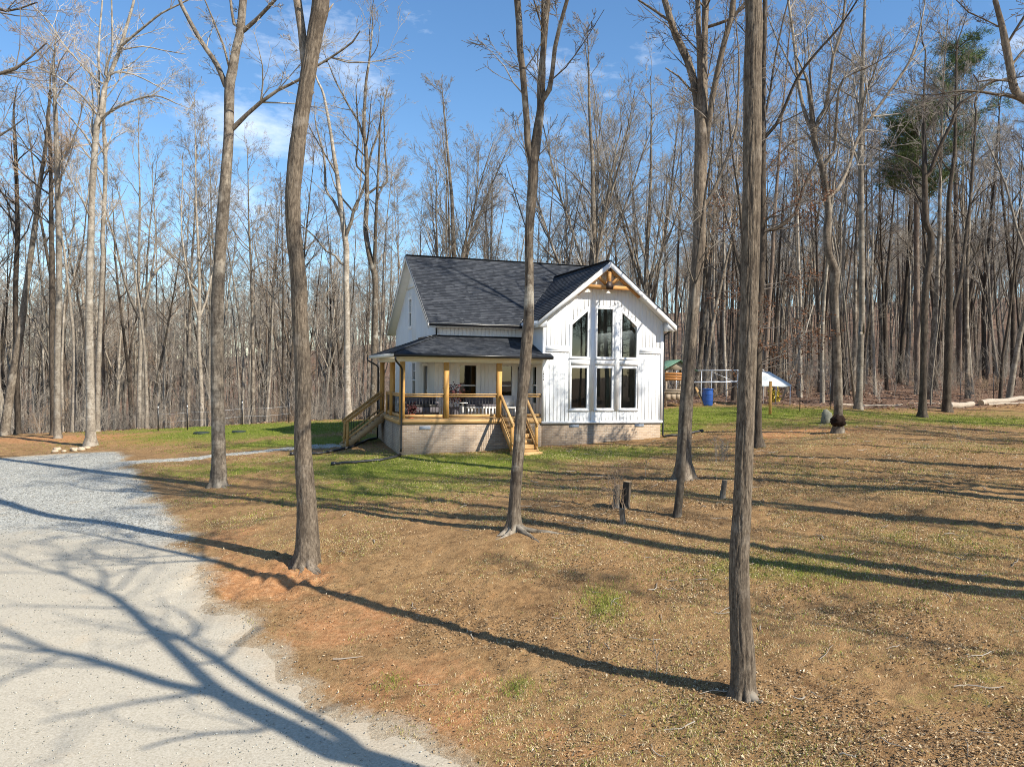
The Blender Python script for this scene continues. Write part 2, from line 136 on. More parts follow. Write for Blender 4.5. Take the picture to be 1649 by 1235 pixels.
SHADOWTREE=[[[5.4,4.6,1.45,0.27],[5.4,4.6,2.45,0.22],[5.2,4.31,8.33,0.19],[5.14,4.23,8.68,0.18],[5.18,4.29,9.37,0.17],[5.2,4.32,9.96,0.16],[5.21,4.32,10.43,0.155]],[[5.21,4.32,10.43,0.13],[5.45,4.17,11.05,0.12],[5.56,3.83,11.96,0.11],[5.74,3.58,12.89,0.105],[5.87,3.27,14.09,0.095],[6.01,2.96,14.88,0.075],[6.2,2.73,16.44,0.05]],[[4.9,3.87,13.38,0.05],[4.48,3.85,13.49,0.045],[4.06,3.82,13.78,0.035]],[[5.23,4.35,10.55,0.13],[5.07,4.51,10.71,0.12],[5.09,4.94,11.88,0.105],[5.09,5.33,12.95,0.1],[5.14,5.79,14.4,0.085],[4.96,5.92,14.69,0.065],[4.84,6.13,15.89,0.05],[4.61,6.19,16.42,0.04],[4.49,6.42,17.95,0.03]],[[5.19,4.29,8.28,0.11],[5.46,4.36,8.97,0.1],[5.7,4.37,9.82,0.095],[5.92,4.36,10.95,0.085],[6.2,4.44,12.28,0.08],[6.43,4.44,13.34,0.075],[6.6,4.35,14.71,0.07],[6.94,4.52,16.18,0.05]],[[5.9,5.33,15.57,0.05],[6.37,5.71,16.69,0.04],[6.6,5.76,17.49,0.035],[6.78,5.72,18.78,0.03],[7.07,5.85,19.62,0.025],[7.13,5.65,20.82,0.02]],[[5.99,5.46,15.37,0.035],[6.12,6.24,15.77,0.03],[6.48,7.35,16.4,0.02]],[[5.67,5.0,12.61,0.04],[6.19,5.15,13.2,0.035],[6.57,5.13,14.15,0.025]],[[5.58,4.87,11.58,0.035],[5.45,5.56,11.46,0.03],[5.44,6.42,11.36,0.02]],[[5.11,4.18,11.04,0.035],[5.17,3.38,11.8,0.03],[5.3,2.68,12.42,0.025],[5.45,2.02,12.98,0.02]],[[5.18,4.28,9.7,0.035],[4.72,4.32,9.32,0.03],[4.15,4.2,9.39,0.03],[3.62,4.13,9.25,0.025],[3.11,4.09,8.99,0.02]]]


# ------------------------------------------------------------------ node helpers
def new_mat(name, rough=0.85, spec=0.3):
    m = D.materials.new(name)
    m.use_nodes = True
    n = m.node_tree
    b = n.nodes['Principled BSDF']
    b.inputs['Roughness'].default_value = rough
    b.inputs['Specular IOR Level'].default_value = spec
    return m, n, b

def nd(n, typ, **kw):
    x = n.nodes.new(typ)
    for k, v in kw.items():
        if k in x.inputs.keys():
            x.inputs[k].default_value = v
        else:
            setattr(x, k, v)
    return x

def noise(n, vec, scale, detail=4, rough=0.55, dist=0.0):
    x = nd(n, 'ShaderNodeTexNoise', Scale=scale, Detail=detail, Roughness=rough, Distortion=dist)
    n.links.new(vec, x.inputs['Vector'])
    return x.outputs['Fac']

def ramp(n, fac, stops):
    x = n.nodes.new('ShaderNodeValToRGB')
    e = x.color_ramp.elements
    while len(e) > len(stops):
        e.remove(e[-1])
    while len(e) < len(stops):
        e.new(0.5)
    for k, (p, c) in enumerate(stops):
        e[k].position = p
        e[k].color = (c[0], c[1], c[2], 1) if hasattr(c, '__len__') else (c, c, c, 1)
    n.links.new(fac, x.inputs['Fac'])
    return x.outputs['Color']

def mixc(n, fac, a, b, mode='MIX'):
    x = n.nodes.new('ShaderNodeMix')
    x.data_type = 'RGBA'
    x.blend_type = mode
    for v, s in ((fac, 'Factor'), (a, 'A'), (b, 'B')):
        if hasattr(v, 'is_linked'):
            n.links.new(v, x.inputs[s])
        elif s == 'Factor':
            x.inputs[s].default_value = v
        else:
            x.inputs[s].default_value = (v[0], v[1], v[2], 1)
    return x.outputs['Result']

def mth(n, op, a, b=0.0, c=None, clamp=False):
    x = n.nodes.new('ShaderNodeMath')
    x.operation = op
    x.use_clamp = clamp
    for i, v in enumerate((a, b) if c is None else (a, b, c)):
        if hasattr(v, 'is_linked'):
            n.links.new(v, x.inputs[i])
        else:
            x.inputs[i].default_value = v
    return x.outputs['Value']

def coords(n, kind='Object', scale=(1, 1, 1)):
    t = n.nodes.new('ShaderNodeTexCoord')
    if kind == 'World':
        g = n.nodes.new('ShaderNodeNewGeometry')
        src = g.outputs['Position']
    else:
        src = t.outputs[kind]
    if scale == (1, 1, 1):
        return src
    m = n.nodes.new('ShaderNodeMapping')
    m.inputs['Scale'].default_value = scale
    n.links.new(src, m.inputs['Vector'])
    return m.outputs['Vector']

def bump(n, b, h, strength=0.4, dist=0.02):
    x = n.nodes.new('ShaderNodeBump')
    x.inputs['Strength'].default_value = strength
    x.inputs['Distance'].default_value = dist
    n.links.new(h, x.inputs['Height'])
    n.links.new(x.outputs['Normal'], b.inputs['Normal'])

def objrand(n):
    return n.nodes.new('ShaderNodeObjectInfo').outputs['Random']

def plain(name, c, rough=0.6, spec=0.4, var=0.12, scale=6.0, bumpd=0.0, metal=0.0):
    m, n, b = new_mat(name, rough, spec)
    v = coords(n)
    f = noise(n, v, scale, 5)
    lo = tuple(x * (1 - var) for x in c)
    hi = tuple(min(1, x * (1 + var)) for x in c)
    n.links.new(ramp(n, f, [(0.3, lo), (0.7, hi)]), b.inputs['Base Color'])
    b.inputs['Metallic'].default_value = metal
    if bumpd:
        bump(n, b, noise(n, v, scale * 6, 4), 0.4, bumpd)
    return m

# ------------------------------------------------------------------ materials
MT = {}

def bark(name, dark, light, lichen, stretch=0.16, furrow=14.0, lich=0.5, bd=0.012, band=0.0):
    m, n, b = new_mat(name, 0.9, 0.15)
    v = coords(n, 'Object', (1, 1, stretch))
    v0 = coords(n, 'Object')
    f1 = noise(n, v, furrow, 6, 0.65, 0.4)
    f2 = noise(n, v, furrow * 3.1, 3, 0.6)
    f = mth(n, 'ADD', mth(n, 'MULTIPLY', f1, 0.7), mth(n, 'MULTIPLY', f2, 0.3))
    c = ramp(n, f, [(0.36, dark), (0.5, tuple((a + q) / 2 for a, q in zip(dark, light))), (0.62, light)])
    big = noise(n, v0, 1.7, 6, 0.65)
    msk = ramp(n, big, [(lich, 0.0), (lich + 0.13, 0.85)])
    dk = noise(n, coords(n, 'Object', (1, 1, 0.45)), 2.6, 5, 0.65)
    c = mixc(n, ramp(n, dk, [(0.30, 0.75), (0.48, 0.0)]), c, tuple(x * 1.1 for x in dark))
    c = mixc(n, msk, c, lichen)
    if band:
        vb = coords(n, 'Object', (1, 1, 5))
        bn = ramp(n, noise(n, vb, 2.3, 4, 0.7), [(0.55, 0.0), (0.68, band)])
        c = mixc(n, bn, c, tuple(x * 0.35 for x in dark))
    fa = n.nodes.new('ShaderNodeAttribute')
    fa.attribute_name = 'furrow'
    c = mixc(n, mth(n, 'MULTIPLY', fa.outputs['Fac'], 0.5), c, tuple(x * 0.8 for x in dark))
    r = objrand(n)
    h = n.nodes.new('ShaderNodeHueSaturation')
    n.links.new(c, h.inputs['Color'])
    n.links.new(mth(n, 'ADD', mth(n, 'MULTIPLY', r, 0.6), 0.62), h.inputs['Value'])
    n.links.new(h.outputs['Color'], b.inputs['Base Color'])
    bump(n, b, f, 0.9, bd)
    MT[name] = m
    return m

bark('bark_brown', (0.070, 0.053, 0.039), (0.29, 0.235, 0.172), (0.35, 0.30, 0.24), 0.30, 26, 0.56, 0.016)
bark('bark_grey', (0.068, 0.053, 0.040), (0.25, 0.208, 0.157), (0.34, 0.296, 0.232), 0.4, 12, 0.5, 0.008, 0.5)
bark('bark_pale', (0.16, 0.133, 0.103), (0.36, 0.312, 0.245), (0.45, 0.405, 0.335), 0.5, 9, 0.5, 0.006, 0.6)
bark('bark_mottled', (0.055, 0.041, 0.031), (0.26, 0.212, 0.155), (0.48, 0.445, 0.365), 0.3, 12, 0.54, 0.012, 0.4)
bark('bark_dark', (0.036, 0.028, 0.021), (0.145, 0.116, 0.087), (0.24, 0.205, 0.162), 0.25, 16, 0.6, 0.014)
bark('bark_pine', (0.075, 0.055, 0.042), (0.22, 0.168, 0.128), (0.30, 0.26, 0.21), 0.3, 10, 0.6, 0.012)

def twigmat(name, a, bcol):
    m, n, b = new_mat(name, 0.85, 0.15)
    f = noise(n, coords(n), 0.8, 4)
    c = ramp(n, f, [(0.35, a), (0.65, bcol)])
    r = objrand(n)
    h = n.nodes.new('ShaderNodeHueSaturation')
    n.links.new(c, h.inputs['Color'])
    n.links.new(mth(n, 'ADD', mth(n, 'MULTIPLY', r, 0.5), 0.75), h.inputs['Value'])
    n.links.new(h.outputs['Color'], b.inputs['Base Color'])
    MT[name] = m

twigmat('twig_grey', (0.23, 0.198, 0.158), (0.41, 0.365, 0.305))
twigmat('twig_pale', (0.29, 0.25, 0.20), (0.45, 0.40, 0.33))
twigmat('twig_dark', (0.10, 0.083, 0.068), (0.25, 0.215, 0.18))
twigmat('twig_red', (0.29, 0.205, 0.135), (0.43, 0.32, 0.22))
twigmat('bud_orange', (0.42, 0.19, 0.06), (0.55, 0.30, 0.10))
twigmat('leaf_rust', (0.12, 0.058, 0.032), (0.25, 0.125, 0.068))
twigmat('needle', (0.055, 0.085, 0.026), (0.135, 0.165, 0.058))

def wood(name, a, b_, ax='z', knots=True, rough=0.65):
    m, n, b = new_mat(name, rough, 0.25)
    sc = {'z': (9, 9, 0.7), 'x': (0.7, 9, 9), 'y': (9, 0.7, 9)}[ax]
    v = coords(n, 'Object', sc)
    f = noise(n, v, 3.2, 6, 0.62, 0.8)
    c = ramp(n, f, [(0.3, a), (0.7, b_)])
    k = noise(n, coords(n), 5.0, 2)
    c = mixc(n, ramp(n, k, [(0.66, 0.0), (0.74, 0.75)]), c, tuple(x * 0.35 for x in a))
    n.links.new(c, b.inputs['Base Color'])
    bump(n, b, f, 0.2, 0.003)
    MT[name] = m

wood('pine_timber', (0.46, 0.235, 0.06), (0.60, 0.35, 0.12))
wood('pine_board', (0.42, 0.24, 0.085), (0.58, 0.375, 0.17), 'x')
wood('deck_wood', (0.34, 0.215, 0.10), (0.50, 0.345, 0.185), 'x')
wood('truss_wood', (0.40, 0.19, 0.06), (0.60, 0.33, 0.12), 'x')
wood('weathered_wood', (0.22, 0.17, 0.12), (0.40, 0.32, 0.23), 'x')
wood('log_wood', (0.26, 0.21, 0.155), (0.50, 0.42, 0.32), 'x')
wood('cut_wood', (0.38, 0.26, 0.14), (0.56, 0.42, 0.25), 'z')

def siding():
    m, n, b = new_mat('white_siding', 0.55, 0.3)
    v = coords(n, 'Object', (1, 1, 0.25))
    f = noise(n, v, 3.0, 5)
    n.links.new(ramp(n, f, [(0.3, (0.76, 0.77, 0.77)), (0.7, (0.83, 0.835, 0.83))]), b.inputs['Base Color'])
    bump(n, b, noise(n, v, 40, 3), 0.1, 0.002)
    MT['siding'] = m
siding()
MT['trim'] = plain('white_trim', (0.82, 0.82, 0.81), 0.45, 0.4, 0.03)
MT['soffit'] = plain('soffit_white', (0.78, 0.76, 0.71), 0.6, 0.3, 0.03)
MT['frieze'] = plain('cream_frieze', (0.72, 0.66, 0.54), 0.6, 0.3, 0.05)
MT['black_metal'] = plain('black_metal', (0.012, 0.012, 0.013), 0.35, 0.5, 0.2)
MT['black_plastic'] = plain('black_plastic', (0.018, 0.019, 0.021), 0.42, 0.5, 0.2)
MT['baluster'] = plain('black_baluster', (0.014, 0.014, 0.014), 0.4, 0.5, 0.2)
MT['steel_plate'] = plain('bronze_plate', (0.035, 0.020, 0.014), 0.5, 0.5, 0.3)
MT['vent'] = plain('vent_grey', (0.30, 0.34, 0.40), 0.5, 0.4, 0.1)
MT['door_dark'] = plain('dark_door', (0.03, 0.028, 0.025), 0.35, 0.5, 0.2)
MT['curtain'] = plain('pale_curtain', (0.45, 0.50, 0.44), 0.9, 0.1, 0.1)
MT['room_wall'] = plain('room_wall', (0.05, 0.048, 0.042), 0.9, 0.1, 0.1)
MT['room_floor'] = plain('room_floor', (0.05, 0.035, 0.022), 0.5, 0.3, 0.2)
MT['terracotta'] = plain('terracotta', (0.50, 0.13, 0.06), 0.7, 0.2, 0.15)
MT['white_plastic'] = plain('white_plastic', (0.72, 0.72, 0.70), 0.5, 0.4, 0.05)
MT['blue_plastic'] = plain('blue_plastic', (0.016, 0.075, 0.30), 0.45, 0.5, 0.2)
MT['tarp'] = plain('white_tarp', (0.55, 0.575, 0.57), 0.8, 0.2, 0.2, 3.0, 0.03)
MT['galv'] = plain('galvanised_tube', (0.62, 0.64, 0.66), 0.35, 0.5, 0.1, 6.0, 0, 0.3)
MT['green_roof'] = plain('green_roofing', (0.11, 0.21, 0.14), 0.5, 0.4, 0.15)
MT['orange_wood'] = plain('orange_stained_wood', (0.40, 0.17, 0.05), 0.6, 0.3, 0.25)
MT['grey_cover'] = plain('grey_cushion', (0.13, 0.12, 0.13), 0.9, 0.1, 0.2)
MT['stone'] = plain('grey_stone', (0.17, 0.17, 0.135), 0.9, 0.2, 0.3, 4.0, 0.03)
MT['rock_tan'] = plain('tan_rock', (0.46, 0.36, 0.25), 0.9, 0.2, 0.3, 5.0, 0.02)
MT['burl'] = plain('burl_dark', (0.025, 0.016, 0.012), 0.95, 0.1, 0.5, 9.0, 0.05)
MT['lid'] = plain('lid_green', (0.03, 0.042, 0.030), 0.6, 0.3, 0.2)
MT['yellow_leaf'] = plain('yellow_leaf', (0.42, 0.33, 0.05), 0.8, 0.2, 0.3)
MT['shrub_red'] = plain('dark_red_leaf', (0.10, 0.035, 0.035), 0.8, 0.2, 0.4)

def brick():
    m, n, b = new_mat('tan_brick', 0.9, 0.15)
    tcn = n.nodes.new('ShaderNodeTexCoord')
    g = n.nodes.new('ShaderNodeNewGeometry')
    sp = n.nodes.new('ShaderNodeSeparateXYZ')
    n.links.new(tcn.outputs['Object'], sp.inputs[0])
    ad = mth(n, 'ADD', sp.outputs['X'], sp.outputs['Y'])
    cb = n.nodes.new('ShaderNodeCombineXYZ')
    n.links.new(ad, cb.inputs['X'])
    n.links.new(sp.outputs['Z'], cb.inputs['Y'])
    t = n.nodes.new('ShaderNodeTexBrick')
    t.inputs['Scale'].default_value = 1.0
    t.inputs['Brick Width'].default_value = 0.205
    t.inputs['Row Height'].default_value = 0.068
    t.inputs['Mortar Size'].default_value = 0.006
    t.inputs['Color1'].default_value = (0.385, 0.295, 0.205, 1)
    t.inputs['Color2'].default_value = (0.27, 0.20, 0.14, 1)
    t.inputs['Mortar'].default_value = (0.42, 0.385, 0.33, 1)
    n.links.new(cb.outputs[0], t.inputs['Vector'])
    st = noise(n, tcn.outputs['Object'], 1.3, 5)
    c = mixc(n, ramp(n, st, [(0.4, 0.0), (0.75, 0.4)]), t.outputs['Color'], (0.36, 0.25, 0.16))
    n.links.new(c, b.inputs['Base Color'])
    bump(n, b, t.outputs['Fac'], -0.6, 0.006)
    MT['brick'] = m
brick()

def shingle():
    m, n, b = new_mat('charcoal_shingle', 0.92, 0.2)
    v = coords(n, 'Object')
    t = n.nodes.new('ShaderNodeTexVoronoi')
    t.inputs['Scale'].default_value = 1.0
    mpn = n.nodes.new('ShaderNodeMapping')
    mpn.inputs['Scale'].default_value = (4.5, 7.5, 7.5)
    n.links.new(v, mpn.inputs['Vector'])
    n.links.new(mpn.outputs['Vector'], t.inputs['Vector'])
    sp = n.nodes.new('ShaderNodeSeparateColor')
    n.links.new(t.outputs['Color'], sp.inputs[0])
    fine = noise(n, v, 60, 3)
    c = ramp(n, sp.outputs[0], [(0.0, (0.014, 0.017, 0.022)), (0.5, (0.034, 0.039, 0.047)), (1.0, (0.085, 0.091, 0.10))])
    c = mixc(n, 0.35, c, ramp(n, fine, [(0.3, (0.010, 0.012, 0.016)), (0.7, (0.09, 0.095, 0.105))]))
    n.links.new(c, b.inputs['Base Color'])
    bump(n, b, fine, 0.5, 0.004)
    MT['shingle'] = m
shingle()

def glass():
    m = D.materials.new('window_glass')
    m.use_nodes = True
    n = m.node_tree
    n.nodes.clear()
    o = n.nodes.new('ShaderNodeOutputMaterial')
    tr = n.nodes.new('ShaderNodeBsdfTransparent')
    tr.inputs['Color'].default_value = (0.62, 0.68, 0.64, 1)
    gl = n.nodes.new('ShaderNodeBsdfGlossy')
    gl.inputs['Roughness'].default_value = 0.015
    gl.inputs['Color'].default_value = (0.9, 0.95, 0.92, 1)
    fr = n.nodes.new('ShaderNodeFresnel')
    fr.inputs['IOR'].default_value = 1.9
    mxs = n.nodes.new('ShaderNodeMixShader')
    n.links.new(fr.outputs[0], mxs.inputs['Fac'])
    n.links.new(tr.outputs[0], mxs.inputs[1])
    n.links.new(gl.outputs[0], mxs.inputs[2])
    n.links.new(mxs.outputs[0], o.inputs['Surface'])
    MT['glass'] = m
glass()

def ground_mat():
    m, n, b = new_mat('yard_ground', 0.95, 0.12)
    v = coords(n, 'World')
    def at(a):
        x = n.nodes.new('ShaderNodeAttribute')
        x.attribute_name = a
        return x.outputs['Fac']
    big = noise(n, v, 0.35, 6, 0.6)
    mid = noise(n, v, 2.2, 6, 0.65)
    fine = noise(n, v, 14, 5, 0.7)
    grit = noise(n, v, 55, 3, 0.7)
    # dry straw and thatch over tan earth
    straw = ramp(n, fine, [(0.25, (0.11, 0.056, 0.024)), (0.42, (0.30, 0.175, 0.076)), (0.60, (0.47, 0.305, 0.142)), (0.8, (0.63, 0.465, 0.25))])
    earth = ramp(n, mid, [(0.3, (0.22, 0.115, 0.050)), (0.7, (0.46, 0.262, 0.115))])
    c = mixc(n, ramp(n, big, [(0.35, 0.25), (0.65, 0.75)]), straw, earth)
    c = mixc(n, 0.42, c, ramp(n, grit, [(0.32, (0.065, 0.036, 0.018)), (0.5, (0.39, 0.24, 0.115)), (0.7, (0.66, 0.48, 0.27))]))
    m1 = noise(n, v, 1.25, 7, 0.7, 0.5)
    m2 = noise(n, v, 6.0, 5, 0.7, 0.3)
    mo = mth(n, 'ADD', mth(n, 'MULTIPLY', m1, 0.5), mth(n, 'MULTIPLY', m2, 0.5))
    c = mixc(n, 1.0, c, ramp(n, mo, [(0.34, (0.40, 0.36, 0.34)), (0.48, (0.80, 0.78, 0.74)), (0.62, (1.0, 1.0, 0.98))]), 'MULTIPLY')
    # red clay
    cl = mth(n, 'ADD', at('clay'), mth(n, 'MULTIPLY', mth(n, 'SUBTRACT', mid, 0.5), 1.3))
    clay = ramp(n, mth(n, 'ADD', mth(n, 'MULTIPLY', fine, 0.6), mth(n, 'MULTIPLY', m2, 0.4)), [(0.34, (0.24, 0.105, 0.045)), (0.5, (0.44, 0.215, 0.092)), (0.66, (0.58, 0.335, 0.17))])
    c = mixc(n, ramp(n, cl, [(0.38, 0.0), (0.75, 0.9)]), c, clay)
    # green lawn
    la = mth(n, 'ADD', at('lawn'), mth(n, 'ADD', mth(n, 'MULTIPLY', mth(n, 'SUBTRACT', mid, 0.5), 0.9), mth(n, 'MULTIPLY', mth(n, 'SUBTRACT', fine, 0.5), 0.7)))
    lawn = ramp(n, mth(n, 'ADD', mth(n, 'MULTIPLY', grit, 0.5), mth(n, 'MULTIPLY', m2, 0.5)), [(0.32, (0.060, 0.092, 0.012)), (0.5, (0.15, 0.19, 0.024)), (0.66, (0.29, 0.285, 0.065))])
    c = mixc(n, ramp(n, la, [(0.30, 0.0), (0.72, 0.92)]), c, lawn)
    # forest litter
    li = mth(n, 'ADD', at('litter'), mth(n, 'MULTIPLY', mth(n, 'SUBTRACT', mid, 0.5), 0.7))
    lit = ramp(n, fine, [(0.28, (0.060, 0.038, 0.026)), (0.5, (0.17, 0.105, 0.070)), (0.72, (0.33, 0.22, 0.155))])
    c = mixc(n, ramp(n, li, [(0.4, 0.0), (0.7, 1.0)]), c, lit)
    # gravel dust bleeding out of the drive
    gr = mth(n, 'ADD', at('gravel'), mth(n, 'ADD', mth(n, 'MULTIPLY', mth(n, 'SUBTRACT', mid, 0.5), 0.9), mth(n, 'MULTIPLY', mth(n, 'SUBTRACT', fine, 0.5), 0.7)))
    grv = ramp(n, noise(n, v, 30, 4, 0.7), [(0.28, (0.31, 0.245, 0.165)), (0.5, (0.44, 0.36, 0.25)), (0.75, (0.53, 0.46, 0.34))])
    c = mixc(n, ramp(n, gr, [(0.40, 0.0), (0.80, 0.97)]), c, grv)
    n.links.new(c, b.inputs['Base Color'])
    hsum = mth(n, 'ADD', mth(n, 'MULTIPLY', fine, 0.6), mth(n, 'MULTIPLY', grit, 0.4))
    bump(n, b, hsum, 1.0, 0.06)
    MT['ground'] = m
ground_mat()

def gravel_mat():
    m, n, b = new_mat('drive_gravel', 0.95, 0.15)
    v = coords(n, 'World')
    x = n.nodes.new('ShaderNodeAttribute')
    x.attribute_name = 'coarse'
    co = x.outputs['Fac']
    mid = noise(n, v, 1.1, 6, 0.6)
    fine = noise(n, v, 30, 4, 0.7)
    vo = n.nodes.new('ShaderNodeTexVoronoi')
    vo.inputs['Scale'].default_value = 26
    n.links.new(v, vo.inputs['Vector'])
    sp = n.nodes.new('ShaderNodeSeparateColor')
    n.links.new(vo.outputs['Color'], sp.inputs[0])
    dust = ramp(n, fine, [(0.28, (0.31, 0.272, 0.205)), (0.5, (0.43, 0.385, 0.298)), (0.75, (0.53, 0.48, 0.385))])
    stone = ramp(n, sp.outputs[0], [(0.0, (0.15, 0.148, 0.13)), (0.5, (0.345, 0.34, 0.30)), (1.0, (0.55, 0.54, 0.475))])
    f = mth(n, 'ADD', co, mth(n, 'MULTIPLY', mth(n, 'SUBTRACT', mid, 0.5), 1.0))
    c = mixc(n, ramp(n, f, [(0.4, 0.0), (0.75, 0.95)]), dust, stone)
    c = mixc(n, ramp(n, mid, [(0.58, 0.0), (0.75, 0.45)]), c, (0.47, 0.37, 0.25))
    xe = n.nodes.new('ShaderNodeAttribute')
    xe.attribute_name = 'edge'
    e = mth(n, 'ADD', xe.outputs['Fac'], mth(n, 'ADD', mth(n, 'MULTIPLY', mth(n, 'SUBTRACT', noise(n, v, 1.9, 7, 0.7), 0.5), 1.1), mth(n, 'MULTIPLY', mth(n, 'SUBTRACT', fine, 0.5), 0.5)))
    soil = ramp(n, fine, [(0.3, (0.31, 0.225, 0.14)), (0.55, (0.44, 0.345, 0.23)), (0.75, (0.54, 0.44, 0.31))])
    c = mixc(n, ramp(n, e, [(0.45, 0.0), (0.95, 0.55)]), c, soil)
    n.links.new(c, b.inputs['Base Color'])
    h = mth(n, 'ADD', mth(n, 'MULTIPLY', fine, 0.5), mth(n, 'MULTIPLY', vo.outputs['Distance'], mth(n, 'MULTIPLY', co, 0.8)))
    bump(n, b, h, 0.6, 0.02)
    MT['gravel'] = m
gravel_mat()

def attr_color_mat(name, stops, rough=0.9):
    m, n, b = new_mat(name, rough, 0.12)
    x = n.nodes.new('ShaderNodeAttribute')
    x.attribute_name = 'hue'
    n.links.new(ramp(n, x.outputs['Fac'], stops), b.inputs['Base Color'])
    MT[name] = m
attr_color_mat('leaf_litter', [(0.0, (0.075, 0.045, 0.026)), (0.35, (0.23, 0.15, 0.082)), (0.65, (0.43, 0.31, 0.175)), (0.9, (0.60, 0.48, 0.31)), (1.0, (0.76, 0.68, 0.52))])
attr_color_mat('forest_leaf', [(0.0, (0.085, 0.050, 0.034)), (0.4, (0.22, 0.125, 0.080)), (0.7, (0.38, 0.245, 0.165)), (1.0, (0.60, 0.46, 0.34))])
attr_color_mat('grass_blade', [(0.0, (0.065, 0.115, 0.012)), (0.35, (0.16, 0.22, 0.028)), (0.6, (0.32, 0.31, 0.07)), (0.8, (0.46, 0.36, 0.19)), (1.0, (0.62, 0.51, 0.33))])

# ------------------------------------------------------------------ mesh helpers
def mk(name, V, F, mat, parent=None, smooth=False, attrs=None):
    """V (n,3) array, F list of (k,4)/(k,3) arrays -> one mesh object"""
    me = D.meshes.new(name)
    V = np.asarray(V, np.float32)
    if not isinstance(F, (list, tuple)) or (len(F) and not isinstance(F[0], np.ndarray)):
        by = {}
        for f in F:
            by.setdefault(len(f), []).append(f)
        F = [np.array(x, np.int32) for x in by.values()]
    F = [f for f in F if len(f)]
    me.vertices.add(len(V))
    me.vertices.foreach_set('co', V.ravel())
    nl = sum(f.size for f in F)
    npoly = sum(len(f) for f in F)
    me.loops.add(nl)
    me.loops.foreach_set('vertex_index', np.concatenate([f.ravel() for f in F]).astype(np.int32))
    me.polygons.add(npoly)
    tot = np.concatenate([np.full(len(f), f.shape[1]) for f in F])
    me.polygons.foreach_set('loop_start', np.concatenate([[0], np.cumsum(tot)[:-1]]).astype(np.int32))
    me.polygons.foreach_set('loop_total', tot.astype(np.int32))
    if smooth:
        me.polygons.foreach_set('use_smooth', np.ones(npoly, bool))
    if attrs:
        for k, a in attrs.items():
            at = me.attributes.new(k, 'FLOAT', 'POINT')
            at.data.foreach_set('value', np.asarray(a, np.float32))
    me.update(calc_edges=True)
    me.validate()
    if mat is not None:
        me.materials.append(MT[mat] if isinstance(mat, str) else mat)
    o = D.objects.new(name, me)
    COL.objects.link(o)
    if parent is not None:
        o.parent = parent
    return o

def inst(name, mesh, parent=None, loc=(0, 0, 0), rot=(0, 0, 0), scale=(1, 1, 1)):
    o = D.objects.new(name, mesh)
    COL.objects.link(o)
    o.location, o.rotation_euler, o.scale = loc, rot, scale
    if parent is not None:
        o.parent = parent
    return o

def tag(o, label=None, cat=None, group=None, kind=None):
    for k, v in (('label', label), ('category', cat), ('group', group), ('kind', kind)):
        if v:
            o[k] = v
    return o

def empty(name, loc, rz=0.0, label=None, cat=None, group=None):
    o = D.objects.new(name, None)
    COL.objects.link(o)
    o.empty_display_size = 0.3
    o.location = loc
    o.rotation_euler = (0, 0, rz)
    return tag(o, label, cat, group)

class MB:
    """collects simple shapes into one mesh"""
    def __init__(s):
        s.v, s.f = [], []
    def poly(s, pts):
        k = len(s.v)
        s.v += [tuple(p) for p in pts]
        s.f.append(tuple(range(k, k + len(pts))))
        return s
    def box(s, x0, x1, y0, y1, z0, z1):
        k = len(s.v)
        s.v += [(x0, y0, z0), (x1, y0, z0), (x1, y1, z0), (x0, y1, z0), (x0, y0, z1), (x1, y0, z1), (x1, y1, z1), (x0, y1, z1)]
        s.f += [tuple(k + i for i in q) for q in ((0, 3, 2, 1), (4, 5, 6, 7), (0, 1, 5, 4), (1, 2, 6, 5), (2, 3, 7, 6), (3, 0, 4, 7))]
        return s
    def beam(s, p, q, a, b, up=(0, 0, 1)):
        """bar of section a (sideways) x b (along up) from p to q"""
        p, q = Vector(p), Vector(q)
        d = (q - p).normalized()
        u = Vector(up)
        if abs(d.dot(u)) > 0.98:
            u = Vector((0, 1, 0))
        x = d.cross(u).normalized() * (a / 2)
        y = x.cross(d).normalized() * (b / 2)
        k = len(s.v)
        for c in (p, q):
            s.v += [tuple(c - x - y), tuple(c + x - y), tuple(c + x + y), tuple(c - x + y)]
        s.f += [tuple(k + i for i in z) for z in ((0, 1, 2, 3), (7, 6, 5, 4), (0, 4, 5, 1), (1, 5, 6, 2), (2, 6, 7, 3), (3, 7, 4, 0))]
        return s
    def prism(s, pts, off):
        """polygon swept by a vector"""
        k, n = len(s.v), len(pts)
        s.v += [tuple(p) for p in pts] + [tuple(Vector(p) + Vector(off)) for p in pts]
        s.f.append(tuple(k + i for i in range(n))[::-1])
        s.f.append(tuple(k + n + i for i in range(n)))
        for i in range(n):
            j = (i + 1) % n
            s.f.append((k + i, k + j, k + n + j, k + n + i))
        return s
    def tube(s, pts, rad, n=8, cap=True):
        V, F = tube_arrays([(np.array(pts, float), np.full(len(pts), rad) if np.isscalar(rad) else np.array(rad, float), n)])
        k = len(s.v)
        s.v += [tuple(p) for p in V]
        for f in F:
            s.f += [tuple(int(i) + k for i in q) for q in f]
        if cap:
            m = len(pts)
            s.f.append(tuple(k + i for i in range(n))[::-1])
            s.f.append(tuple(k + (m - 1) * n + i for i in range(n)))
        return s
    def build(s, name, mat, parent=None, smooth=False):
        return mk(name, np.array(s.v), s.f, mat, parent, smooth)

